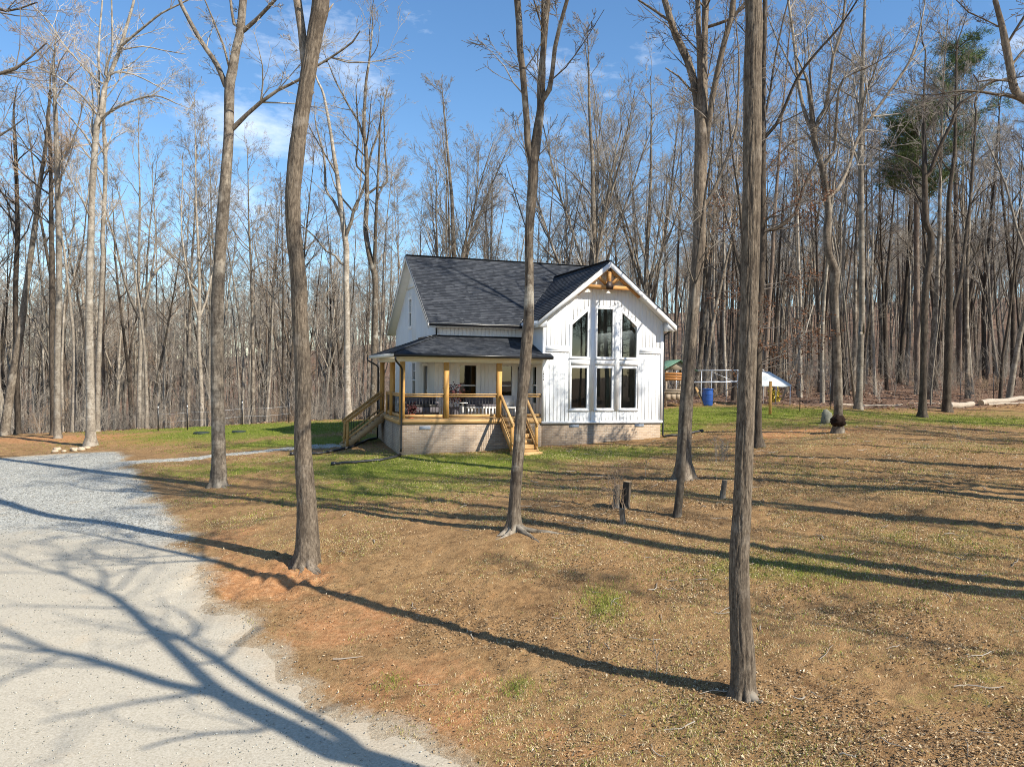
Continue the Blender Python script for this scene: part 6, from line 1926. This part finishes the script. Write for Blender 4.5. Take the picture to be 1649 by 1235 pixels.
# septic lids, drain hoses
for (x, y, lb, r) in ((-16.55, 41.1, 'dark green access lid lying in the left lawn, the one nearer the drive', 0.42), (-14.35, 40.5, 'dark access lid in the left lawn, the one nearer the house', 0.36)):
    m = MB()
    n = 22
    prof = [(r, -0.05), (r, 0.05), (r * 0.94, 0.085), (r * 0.3, 0.11)]
    for (r0, z0), (r1, z1) in zip(prof[:-1], prof[1:]):
        for k in range(n):
            a, b = 2 * math.pi * k / n, 2 * math.pi * (k + 1) / n
            m.poly([(r0 * math.cos(a), r0 * math.sin(a), z0), (r0 * math.cos(b), r0 * math.sin(b), z0), (r1 * math.cos(b), r1 * math.sin(b), z1), (r1 * math.cos(a), r1 * math.sin(a), z1)])
    m.poly([(r * 0.3 * math.cos(2 * math.pi * k / n), r * 0.3 * math.sin(2 * math.pi * k / n), 0.11) for k in range(n)])
    o = tag(on_ground(m.build('septic_lid', 'lid'), x, y), lb, 'lid')
def hose(pts, label, r=0.055, end=True):
    C = []
    for p, q in zip(pts[:-1], pts[1:]):
        n = max(2, int(math.dist(p, q) / 0.045))
        C += [(p[0] + (q[0] - p[0]) * k / n, p[1] + (q[1] - p[1]) * k / n) for k in range(n)]
    C.append(pts[-1])
    C = np.array(C)
    for _ in range(12):
        C[1:-1] = (C[:-2] + C[1:-1] * 2 + C[2:]) / 4
    P = np.array([(x, y, Hs(x, y) + r * 0.85) for x, y in C])
    rad = np.array([r * (1.0 if k % 2 else 0.88) for k in range(len(P))])
    V, F = tube_arrays([(P, rad, 10)])
    o = mk('drain_pipe', V, F, 'black_plastic', None, True)
    tag(o, label, 'pipe')
    if end:
        m = MB()
        d = (P[-1] - P[-3])
        d /= np.linalg.norm(d)
        m.tube([tuple(P[-1] - d * 0.10), tuple(P[-1] + d * 0.06)], r * 1.35, 12)
        m.build('end_cap', 'black_plastic', o, True)
    return o
h2 = lambda *L_: [hw(u, v)[:2] for u, v in L_]
hose(h2((-5.74, -0.12), (-5.95, -0.45), (-6.6, -0.85), (-7.6, -0.95), (-8.3, -0.75)), 'black corrugated drain pipe curving from the front porch corner onto the grass')
hose(h2((-5.86, 4.9), (-6.2, 4.9), (-7.2, 2.9), (-8.6, 2.2), (-9.6, 2.35)), 'black corrugated drain pipe running out under the side steps')
hose(h2((W_ + 0.10, -0.08), (W_ + 0.3, -0.2), (W_ + 0.9, -0.3), (W_ + 1.9, -0.1)), 'black corrugated drain pipe at the right corner of the gable wall')

# porch furniture
def on_porch(o, u, v):
    x, y, z = hw(u, v, 0.251)
    o.location = (x, y, z)
    o.rotation_euler = (0, 0, HOUSE_A)
    return o
def lathe(name, prof, mat, parent=None, n=20):
    m = MB()
    for (r0, z0), (r1, z1) in zip(prof[:-1], prof[1:]):
        for k in range(n):
            a, b = 2 * math.pi * k / n, 2 * math.pi * (k + 1) / n
            m.poly([(r0 * math.cos(a), r0 * math.sin(a), z0), (r0 * math.cos(b), r0 * math.sin(b), z0), (r1 * math.cos(b), r1 * math.sin(b), z1), (r1 * math.cos(a), r1 * math.sin(a), z1)])
    return m.build(name, mat, parent, True)
lrng = np.random.default_rng(12)
def potted(name, u, v, r, h, potm, label, stems, leafm, ht):
    e = on_porch(empty(name, (0, 0, 0), 0, label, 'potted plant'), u, v)
    lathe('pot', [(0.0, 0.0), (r * 0.72, 0.0), (r, h), (r * 1.06, h), (r * 1.06, h * 0.9), (r * 0.9, h * 0.93), (0.0, h * 0.92)], potm, e)
    rng_ = random.Random(int(u * 100))
    out = []
    for k in range(stems):
        grow(rng_, out, (rng_.gauss(0, 0.04), rng_.gauss(0, 0.04), h * 0.9), _side(rng_, (0, 0, 1), rng_.uniform(0.1, 0.7)), ht * rng_.uniform(0.6, 1.0), 0.007, 1, {1: (6, 4, 5, 0.7, 0.5, 0.1, 0.02), 2: (4, 3, 0, 0, 0, 0.15, 0)}, 0.003)
    to_mesh('stem', out, 'twig_dark', e, lambda l: True)
    tips_ = [q for l, p, r_, s in out for q in p[2:]]
    leaf_cloud('leaves', tips_, 420, (0.03, 0.03, 0.03), 0.085, leafm, e, lrng, 0.2)
    return e
potted('potted_shrub', -3.45, 0.75, 0.20, 0.42, 'grey_cover', 'tall dark red potted shrub behind the middle porch post', 9, 'shrub_red', 1.0)
potted('potted_plant', -5.25, 0.45, 0.15, 0.16, 'terracotta', 'small plant in a low orange-red pot by the corner porch post', 7, 'shrub_red', 0.42)
# bench with grey cushions, its white slatted front showing through the balusters
e = on_porch(empty('porch_bench', (0, 0, 0), 0, 'low white porch bench with dark cushions under the right porch window', 'bench'), -2.25, 1.15)
MB().box(-0.62, 0.62, -0.28, 0.28, 0.34, 0.40).build('seat', 'white_plastic', e)
for k in range(9):
    a = -0.60 + k * 0.145
    MB().box(a, a + 0.06, -0.275, -0.25, 0.02, 0.338).build('slat', 'white_plastic', e)
for sx in (-0.58, 0.52):
    MB().box(sx, sx + 0.06, 0.2, 0.26, 0.0, 0.339).build('leg', 'white_plastic', e)
MB().box(-0.60, 0.60, -0.26, 0.16, 0.401, 0.50).build('cushion', 'grey_cover', e)
MB().box(-0.60, 0.60, 0.17, 0.27, 0.401, 0.80).build('backrest', 'grey_cover', e)
e = on_porch(empty('side_table', (0, 0, 0), 0, 'slim white pedestal table left of the low white bench', 'table'), -3.05, 0.95)
MB().box(-0.17, 0.17, -0.17, 0.17, 0.55, 0.58).build('table_top', 'white_plastic', e)
lathe('pedestal', [(0.09, 0.0), (0.09, 0.02), (0.045, 0.05), (0.045, 0.549)], 'white_plastic', e, 12)
e = on_porch(empty('porch_sofa', (0, 0, 0), 0, 'long dark wicker sofa against the wall left of the middle porch post', 'sofa'), -4.75, 1.25)
MB().box(-0.75, 0.72, -0.35, 0.38, 0.08, 0.40).build('base', 'grey_cover', e)
MB().box(-0.75, 0.72, 0.24, 0.38, 0.401, 0.86).build('backrest', 'grey_cover', e)
for sx in (-0.75, 0.60):
    MB().box(sx, sx + 0.12, -0.35, 0.239, 0.401, 0.62).build('armrest', 'grey_cover', e)
for a in (-0.62, 0.0):
    MB().box(a, a + 0.59, -0.33, 0.235, 0.402, 0.50).build('cushion', 'door_dark', e)
# white cooler chair past the steps
e = on_porch(empty('white_chair', (0, 0, 0), 0, 'white chair on the porch between the stair rails', 'chair'), -1.02, 1.1)
MB().box(-0.24, 0.24, -0.22, 0.22, 0.34, 0.39).build('seat', 'white_plastic', e)
MB().box(-0.24, 0.24, 0.19, 0.235, 0.391, 0.85).build('backrest', 'white_plastic', e)
for sx in (-0.22, 0.17):
    for sy in (-0.2, 0.15):
        MB().box(sx, sx + 0.05, sy, sy + 0.05, 0.0, 0.339).build('leg', 'white_plastic', e)

# ---- beyond the right corner of the house: raised play house, tube frame, tarp, barrel, posts
bx, by = 9.0, 43.0
bz = Hs(bx, by)
e = empty('play_house', (bx, by, bz), R(12), 'raised wooden play house with green roof beside the gable wall', 'play house')
for px_ in (-0.75, 0.65):
    for py_ in (-0.7, 0.6):
        MB().box(px_, px_ + 0.1, py_, py_ + 0.1, -0.2, 2.18).build('post', 'weathered_wood', e)
MB().box(-0.85, 0.85, -0.8, 0.8, 0.72, 0.80).build('platform', 'weathered_wood', e)
for k in range(5):
    MB().box(-0.74 + k * 0.3, -0.47 + k * 0.3, -0.755, -0.72, 0.35, 0.719).build('plank', 'weathered_wood', e)
for k in range(3):
    MB().box(-0.8, 0.8, -0.752, -0.70, 1.42 + k * 0.145, 1.555 + k * 0.145).build('plank', 'orange_wood', e)
MB().box(-0.8, 0.8, -0.75, -0.7, 0.84, 0.94).build('rail', 'weathered_wood', e)
for s in (-1, 1):
    m = MB()
    m.prism([(s * 1.05, -0.95, 1.93), (0, -0.95, 2.52), (0, 0.95, 2.52), (s * 1.05, 0.95, 1.93)], (0, 0, 0.03))
    m.build('roof', 'green_roof', e)
m = MB().prism([(-0.8, -0.76, 2.0), (0.8, -0.76, 2.0), (0, -0.76, 2.46)], (0, 0.03, 0))
m.build('gable_board', 'weathered_wood', e)
e = empty('tube_frame', (11.0, 43.2, Hs(11, 43.2)), R(4), 'long frame of pale metal tubes between the play house and the white tarp', 'frame')
for z_ in (1.18, 1.84):
    MB().tube([(-1.3, 0, z_), (3.2, 0.0, z_ + 0.10)], 0.028, 8).build('tube', 'galv', e, True)
    MB().tube([(-1.3, 1.8, z_), (3.2, 1.8, z_ + 0.10)], 0.028, 8).build('tube', 'galv', e, True)
for x_ in (-1.3, 0.2, 1.7, 3.2):
    for y_ in (0, 1.8):
        MB().tube([(x_, y_, -0.2), (x_, y_, 1.86 + 0.02 * x_)], 0.022, 8).build('upright', 'galv', e, True)
MB().tube([(0.2, 0, 0.3), (1.7, 0, 1.1)], 0.03, 8).build('brace', 'weathered_wood', e, True)
MB().tube([(0.2, 0, 1.8), (1.7, 0, 1.2)], 0.014, 6).build('brace', 'galv', e, True)
# ridge tarp slung over its own frame
tx, ty = 13.95, 42.4
tz = Hs(tx, ty)
e = empty('tarp_shelter', (tx, ty, tz), R(4), 'white tarp stretched over a low frame right of the nearest trunk', 'tarp')
V, F = [], []
nu, nv_ = 14, 16
for i_ in range(nu + 1):
    for j_ in range(nv_ + 1):
        a, b = i_ / nu, j_ / nv_
        y_ = -0.95 + 1.9 * b
        ridge = 1 - abs(2 * b - 1)
        x_ = -1.15 + a * (2.25 - 0.9 * ridge)
        z_ = 1.12 + 0.78 * ridge ** 0.9 - 0.05 * math.sin(a * math.pi * 3) * (1 - ridge) - 0.06 * math.sin(math.pi * a) + 0.02 * math.sin(9 * a + 5 * b)
        V.append((x_, y_, z_))
for i_ in range(nu):
    for j_ in range(nv_):
        k = i_ * (nv_ + 1) + j_
        F.append((k, k + nv_ + 1, k + nv_ + 2, k + 1))
t_ = mk('tarp', V, F, 'tarp', e, True)
sm = t_.modifiers.new('thick', 'SOLIDIFY')
sm.thickness = 0.006
for x_ in (-1.1, 1.0):
    for y_ in (-0.93, 0.93):
        MB().tube([(x_, y_, -0.2), (x_, y_, 1.1)], 0.022, 8).build('upright', 'galv', e, True)
# leaning plank, barrel, mustard shrub, posts
m = MB().beam((10.05, 42.1, Hs(10.05, 42.1) + 1.0), (10.45, 41.7, Hs(10.45, 41.7) + 0.02), 0.2, 0.04)
tag(m.build('leaning_plank', 'pine_board'), 'pale board leaning beside the blue barrel', 'board')
bx, by = 10.62, 41.75
e = empty('blue_barrel', (bx, by, Hs(bx, by)), 0, 'blue plastic barrel at the back edge of the lawn', 'barrel')
lathe('barrel_body', [(0.0, 0.0), (0.24, 0.0), (0.27, 0.05), (0.285, 0.28), (0.30, 0.30), (0.30, 0.33), (0.285, 0.35), (0.285, 0.60), (0.30, 0.62), (0.30, 0.65), (0.285, 0.67), (0.27, 0.86)], 'blue_plastic', e, 24)
lathe('lid', [(0.285, 0.86), (0.30, 0.87), (0.30, 0.92), (0.275, 0.93), (0.26, 0.905), (0.0, 0.90)], 'blue_plastic', e, 24)
lathe('bung', [(0.05, 0.90), (0.05, 0.945), (0.0, 0.945)], 'blue_plastic', e, 10)
m = MB().box(-0.055, 0.055, -0.055, 0.055, -0.3, 1.62)
o = tag(on_ground(m.build('wooden_post', 'pine_timber'), 12.44, 37.05), 'square yellowish timber post standing on the right lawn edge', 'post')
def tpost(x, y, h, label, group=None, lean=0.0):
    m = MB()
    m.box(-0.022, 0.022, -0.004, 0.004, -0.2, h)
    m.box(-0.004, 0.004, 0.0041, 0.03, -0.2, h)
    for k in range(int(h / 0.12)):
        m.box(-0.012, 0.012, -0.012, -0.0041, 0.1 + k * 0.12, 0.12 + k * 0.12)
    o = on_ground(m.build('metal_fence_post', 'black_metal'), x, y)
    o.rotation_euler = (0, lean, 0)
    return tag(o, label, 'post', group)
tpost(14.3, 38.2, 1.85, 'thin black metal post right of the yellowish timber post')
tpost(16.55, 40.0, 1.85, 'thin black metal post just behind the burl tree')
tpost(29.65, 47.4, 1.9, 'thin black metal post before the fallen log, the one nearest the picture edge')
tpost(27.3, 46.9, 1.9, 'thin black metal post before the fallen log, the one nearer its middle', None, 0.02)
# wire fence at the left lawn edge
wfp = [(-20.3, 44.2), (-18.5, 43.9), (-15.75, 45.0), (-13.4, 46.3)]
wz = [Hs(*p) for p in wfp]
e = empty('wire_fence', (wfp[0][0], wfp[0][1], wz[0]), 0, 'thin wire fence on dark metal posts along the left wood edge', 'fence')
for k, p in enumerate(wfp):
    m = MB()
    q = (p[0] - wfp[0][0], p[1] - wfp[0][1], wz[k] - wz[0])
    m.box(q[0] - 0.03, q[0] + 0.03, q[1] - 0.015, q[1] + 0.015, q[2] - 0.2, q[2] + 1.5)
    m.build('post', 'black_metal', e)
    if k < 3:
        MB().box(q[0] - 0.028, q[0] + 0.028, q[1] - 0.03, q[1] - 0.016, q[2] + 1.3, q[2] + 1.42).build('insulator', 'white_plastic', e)
for hgt in (0.55, 1.0):
    for k in range(3):
        a = Vector((wfp[k][0] - wfp[0][0], wfp[k][1] - wfp[0][1], wz[k] - wz[0] + hgt))
        b = Vector((wfp[k + 1][0] - wfp[0][0], wfp[k + 1][1] - wfp[0][1], wz[k + 1] - wz[0] + hgt))
        mid = (a + b) / 2 - Vector((0, 0, 0.05))
        MB().tube([tuple(a), tuple(mid), tuple(b)], 0.0045, 5).build('wire', 'galv', e, True)
o = tag(on_ground(leaf_cloud('yellow_shrub', [(random.Random(k).gauss(0, 0.14), random.Random(k + 50).gauss(0, 0.14), abs(random.Random(k + 99).gauss(0.35, 0.2))) for k in range(60)], 500, (0.05, 0.05, 0.05), 0.12, 'yellow_leaf', None, lrng), 15.2, 44.5), 'small mustard-yellow shrub right of the white tarp', 'shrub', None, 'thing')

# fallen logs
def log(x0, y0, x1, y1, r0, r1, label, name='fallen_log', kinks=3, seed=0):
    rng_ = random.Random(seed)
    org = (x0, y0, Hs(x0, y0))
    n = 8
    P = []
    for k in range(n):
        f = k / (n - 1)
        x, y = x0 + (x1 - x0) * f + rng_.gauss(0, 0.06), y0 + (y1 - y0) * f + rng_.gauss(0, 0.06)
        r = r0 + (r1 - r0) * f
        P.append([x, y, Hs(x, y) + r * 0.75, r])
    C = catmull(P, 0.12)
    V, F = tube_arrays([(C[:, :3] - np.array(org), C[:, 3] * (1 + 0.12 * vnoise(np.arange(len(C)) * 0.31, np.zeros(len(C)), None, seed)), 12)])
    o = mk(name, V, F, 'log_wood', None, True)
    o.location = org
    tag(o, label, 'log')
    for q, s in ((C[0], -1), (C[-1], 1)):
        d = (C[1, :3] - C[0, :3]) if s < 0 else (C[-1, :3] - C[-2, :3])
        d = Vector(d).normalized()
        u = d.cross(Vector((0, 0, 1))).normalized()
        w_ = u.cross(d)
        c = Vector(q[:3]) - Vector(org) + d * 0.004 * s
        MB().poly([c + (u * math.cos(a) + w_ * math.sin(a)) * q[3] * 0.97 for a in [2 * math.pi * k / 12 for k in range(12)]]).build('cut_end', 'cut_wood', o)
    return o
log(24.3, 43.4, 27.2, 45.3, 0.20, 0.17, 'pale fallen log starting at the foot of the dark forked tree', seed=1)
log(27.5, 45.4, 34.5, 49.5, 0.19, 0.13, 'long pale fallen log running out of the picture at right', seed=2)
log(26.2, 46.0, 24.4, 47.2, 0.06, 0.04, 'thin broken branch lying behind the first fallen log', 'fallen_branch', seed=3)
log(28.0, 45.2, 32.0, 46.4, 0.07, 0.04, 'thin branch lying in front of the long fallen log', 'fallen_branch', seed=4)
log(18.5, 44.0, 23.0, 45.2, 0.07, 0.04, 'thin branch lying on brown leaves behind the right lawn', 'fallen_branch', seed=5)
# leaning dead saplings at the right wood edge
for (x0, y0, x1, y1, h, lb) in ((19.2, 43.0, 17.6, 43.4, 12.0, 'thin pale dead stem leaning left behind the whitish lawn tree'), (16.6, 47.5, 18.9, 48.2, 6.5, 'thin white dead stem leaning right above the white tarp')):
    m = MB()
    z0 = Hs(x0, y0)
    m.tube([(0, 0, -0.2), ((x1 - x0) * 0.5 + 0.15, (y1 - y0) * 0.5, h * 0.5), (x1 - x0, y1 - y0, h)], [0.07, 0.055, 0.02], 8)
    o = m.build('dead_stem', 'bark_pale', None, True)
    o.location = (x0, y0, z0)
    tag(o, lb, 'tree')

# ------------------------------------------------------------------ ground cover: leaves, sticks, blades of grass
def scatter_points(n, x0, x1, y0, y1, dens, rng, pw=1.0):
    out = []
    tot = 0
    while tot < n:
        m = n * 3
        y = y0 + (y1 - y0) * rng.random(m) ** pw
        x = rng.uniform(x0, x1, m)
        k = (np.abs(x) < 0.72 * y + 2.0)
        x, y = x[k], y[k]
        d = dens(x, y)
        k = rng.random(len(x)) < d
        out.append(np.c_[x[k], y[k]])
        tot += k.sum()
    return np.concatenate(out)[:n]

def drive_clear(x, y):
    return np.clip(poly_sdf(x, y, DRIVE_POLY) / 1.2, 0, 1)
def house_clear(x, y):
    c, s = math.cos(HOUSE_A), math.sin(HOUSE_A)
    dx, dy = x - HOUSE_O[0], y - HOUSE_O[1]
    u, v = c * dx + s * dy, -s * dx + c * dy
    return ~((u > -6) & (u < W_ + 0.1) & (v > -0.05) & (v < 11.5))

def leaves_mesh(name, P, size, rng, hue, lift=0.012, mat='leaf_litter'):
    n = len(P)
    z = H0(P[:, 0], P[:, 1]) + relief(P[:, 0], P[:, 1])
    a = rng.uniform(0, 6.283, n)
    s = size * rng.uniform(0.5, 1.35, n)
    tilt = rng.normal(0, 0.32, (n, 2))
    u = np.stack([np.cos(a), np.sin(a), tilt[:, 0]], -1) * s[:, None]
    w = np.stack([-np.sin(a), np.cos(a), tilt[:, 1]], -1) * (s * rng.uniform(0.3, 0.6, n))[:, None]
    c = np.c_[P, z + lift + rng.uniform(0, 0.012, n)]
    up = np.zeros((n, 3))
    up[:, 2] = s * rng.uniform(0.05, 0.4, n)
    V = np.stack([c - u, c - u * 0.1 + w + up, c + u, c - u * 0.1 - w + up * 0.6], 1).reshape(-1, 3)
    i = np.arange(n * 4).reshape(n, 4)
    F = np.concatenate([i[:, [0, 3, 2]], i[:, [0, 2, 1]]])
    o = mk(name, V, [F], mat, None, attrs=dict(hue=np.repeat(hue, 4)))
    return tag(o, kind='stuff')
gr = np.random.default_rng(31)
def leaf_d(x, y):
    cl = np.clip(0.45 + 1.5 * fbm(x * 0.8, y * 0.8, 3, 51), 0.03, 1)
    lw = 1 - 0.75 * np.clip(blobs(x, y, LAWN), 0, 1)
    rightness = np.clip(0.35 + 0.05 * (x + 4), 0.2, 0.75)
    return cl * lw * drive_clear(x, y) * house_clear(x, y) * rightness
P = scatter_points(140000, -22, 28, 8, 40, leaf_d, gr, 1.5)
leaves_mesh('leaf_litter', P, 0.0195, gr, np.clip(gr.beta(1.3, 1.9, len(P)), 0, 1))
def forest_d(x, y):
    return (poly_sdf(x, y, YARD) > -1.2) * np.clip(0.6 + fbm(x * 0.4, y * 0.4, 2, 9), 0.1, 1)
P = scatter_points(36000, -30, 66, 40, 92, forest_d, gr, 1.0)
leaves_mesh('forest_leaf_litter', P, 0.085, gr, np.clip(gr.beta(1.7, 2.2, len(P)), 0, 1), 0.03, 'forest_leaf')

def blades(name, P, h, wd, hue, rng, bend=0.5):
    n = len(P)
    z = H0(P[:, 0], P[:, 1]) + relief(P[:, 0], P[:, 1]) - 0.004
    a = rng.uniform(0, 6.283, n)
    hh = h * rng.uniform(0.45, 1.3, n)
    dx, dy = np.cos(a), np.sin(a)
    ln = rng.uniform(0.2, 1.0, n) * bend
    b = rng.uniform(0, 6.283, n)
    c = np.c_[P, z]
    sd = np.stack([dx, dy, np.zeros(n)], -1) * (wd * rng.uniform(0.6, 1.3, n))[:, None]
    mid = c + np.stack([np.cos(b) * ln * hh * 0.4, np.sin(b) * ln * hh * 0.4, hh * 0.6], -1)
    tip = c + np.stack([np.cos(b) * ln * hh * 1.2, np.sin(b) * ln * hh * 1.2, hh * (1 - 0.35 * ln)], -1)
    V = np.stack([c - sd, c + sd, mid + sd * 0.7, mid - sd * 0.7, tip], 1).reshape(-1, 3)
    i = np.arange(n * 5).reshape(n, 5)
    o = mk(name, V, [i[:, :4], i[:, [3, 2, 4]]], 'grass_blade', None, attrs=dict(hue=np.repeat(hue, 5)))
    return tag(o, kind='stuff')
# clumps: blades gather round tuft centres
def tufts(n_t, per, sp_, x0, x1, y0, y1, dens, rng, pw=1.0):
    C = scatter_points(n_t, x0, x1, y0, y1, dens, rng, pw)
    k = np.repeat(np.arange(n_t), per)
    return C[k] + rng.normal(0, sp_, (len(k), 2)), k
def lawn_d(x, y):
    return np.clip(blobs(x, y, LAWN) * (0.7 + 1.4 * fbm(x * 1.1, y * 1.1, 3, 15)), 0, 1) * drive_clear(x, y) * house_clear(x, y)
P, k = tufts(14000, 6, 0.06, -26, 26, 12, 48, lawn_d, gr)
blades('lawn_grass', P, 0.065, 0.006, np.clip(gr.normal(0.30, 0.17, len(P)), 0, 1), gr)
def straw_d(x, y):
    return np.clip(0.25 + 1.6 * fbm(x * 0.6 + 4, y * 0.6, 4, 77) + 0.02 * x, 0.02, 1) * drive_clear(x, y) * house_clear(x, y)
P, k = tufts(30000, 6, 0.04, -16, 22, 8, 31, straw_d, gr, 1.4)
blades('dry_grass', P, 0.040, 0.0042, np.clip(gr.normal(0.76, 0.19, len(P)), 0, 1), gr, 1.3)
# a few knots of taller yellow-green grass
spots = [(1.66, 13.35, 0.30, 900, 0.11, 0.46), (1.62, 12.9, 0.2, 350, 0.09, 0.52), (5.6, 14.3, 0.55, 700, 0.10, 0.5), (4.6, 14.9, 0.5, 500, 0.08, 0.5), (0.15, 10.7, 0.16, 220, 0.10, 0.35), (3.3, 9.2, 0.3, 260, 0.07, 0.3), (2.2, 9.5, 0.3, 260, 0.08, 0.5), (6.5, 13.4, 0.6, 500, 0.09, 0.55), (-1.7, 11.0, 0.15, 160, 0.07, 0.35)]
for (x, y, s, n, h, hu) in spots:
    n = int(n * 2.2)
    P = np.array([x, y]) + gr.normal(0, s, (n, 2)) * np.array([0.8, 1.25])
    blades('grass_tuft', P, h * 0.75, 0.0026, np.clip(gr.normal(hu, 0.12, n), 0, 1), gr, 0.9)

# sticks and chips
polys = []
srng = random.Random(5)
P = scatter_points(260, -9, 20, 8.3, 34, lambda x, y: drive_clear(x, y) * house_clear(x, y) * np.clip(0.4 + 0.05 * x, 0.1, 1), gr, 1.3)
for x, y in P:
    a = srng.uniform(0, 6.28)
    ln = srng.uniform(0.12, 0.5)
    pts = []
    for q in range(5):
        pts.append((x, y, Hs(x, y) + 0.018 + srng.uniform(0, 0.02)))
        a += srng.gauss(0, 0.3)
        x += math.cos(a) * ln / 4
        y += math.sin(a) * ln / 4
    r = srng.uniform(0.004, 0.011)
    polys.append((np.array(pts), np.array([r, r, r * 0.9, r * 0.7, r * 0.4]), 5))
V, F = tube_arrays(polys)
tag(mk('fallen_twigs', V, F, 'twig_pale', None, True), kind='stuff')
m = MB()
for k in range(150):
    x, y = 2.1 + srng.gauss(0, 0.6), 18.15 + srng.gauss(0, 0.3)
    if k > 110:
        x, y = 4.9 + srng.gauss(0, 0.5), 18.9 + srng.gauss(0, 0.35)
    z = Hs(x, y) + 0.012
    a = srng.uniform(0, 6.28)
    l_ = srng.uniform(0.03, 0.12)
    m.beam((x, y, z), (x + math.cos(a) * l_, y + math.sin(a) * l_, z + srng.uniform(0, 0.03)), srng.uniform(0.012, 0.035), 0.01)
tag(m.build('wood_chips', 'cut_wood'), kind='stuff')
# loose stones in the gravel
n = 20000
P = []
while len(P) < n:
    x = gr.uniform(-22, 0, 40000)
    y = 8 + 27 * gr.random(40000) ** 1.2
    k = (poly_sdf(x, y, DRIVE_POLY) < 0.2) & (np.abs(x) < 0.72 * y + 1) & (gr.random(40000) < np.clip(0.05 + (y + 0.35 * x - 11) / 6, 0.28, 1))
    P += list(np.c_[x[k], y[k]])
P = np.array(P[:n])
z = H0(P[:, 0], P[:, 1]) + relief(P[:, 0], P[:, 1]) + 0.018
o8 = np.array([(1, 0, 0), (0, 1, 0), (-1, 0, 0), (0, -1, 0), (0, 0, 0.7), (0, 0, -0.6)])
f8 = np.array([(0, 1, 4), (1, 2, 4), (2, 3, 4), (3, 0, 4), (1, 0, 5), (2, 1, 5), (3, 2, 5), (0, 3, 5)])
s = gr.uniform(0.004, 0.019, n)
a = gr.uniform(0, 6.28, n)
ca, sa = np.cos(a), np.sin(a)
V = np.stack([np.stack([(v[0] * ca - v[1] * sa) * s * gr.uniform(0.7, 1.3, n), (v[0] * sa + v[1] * ca) * s * gr.uniform(0.7, 1.3, n), v[2] * s], -1) for v in o8], 1) + np.c_[P, z][:, None]
F = (np.arange(n) * 6)[:, None, None] + f8[None]
st = mk('loose_gravel', V.reshape(-1, 3), [F.reshape(-1, 3)], 'gravel', None, attrs=dict(coarse=np.full(n * 6, 0.8)))
tag(st, kind='stuff')
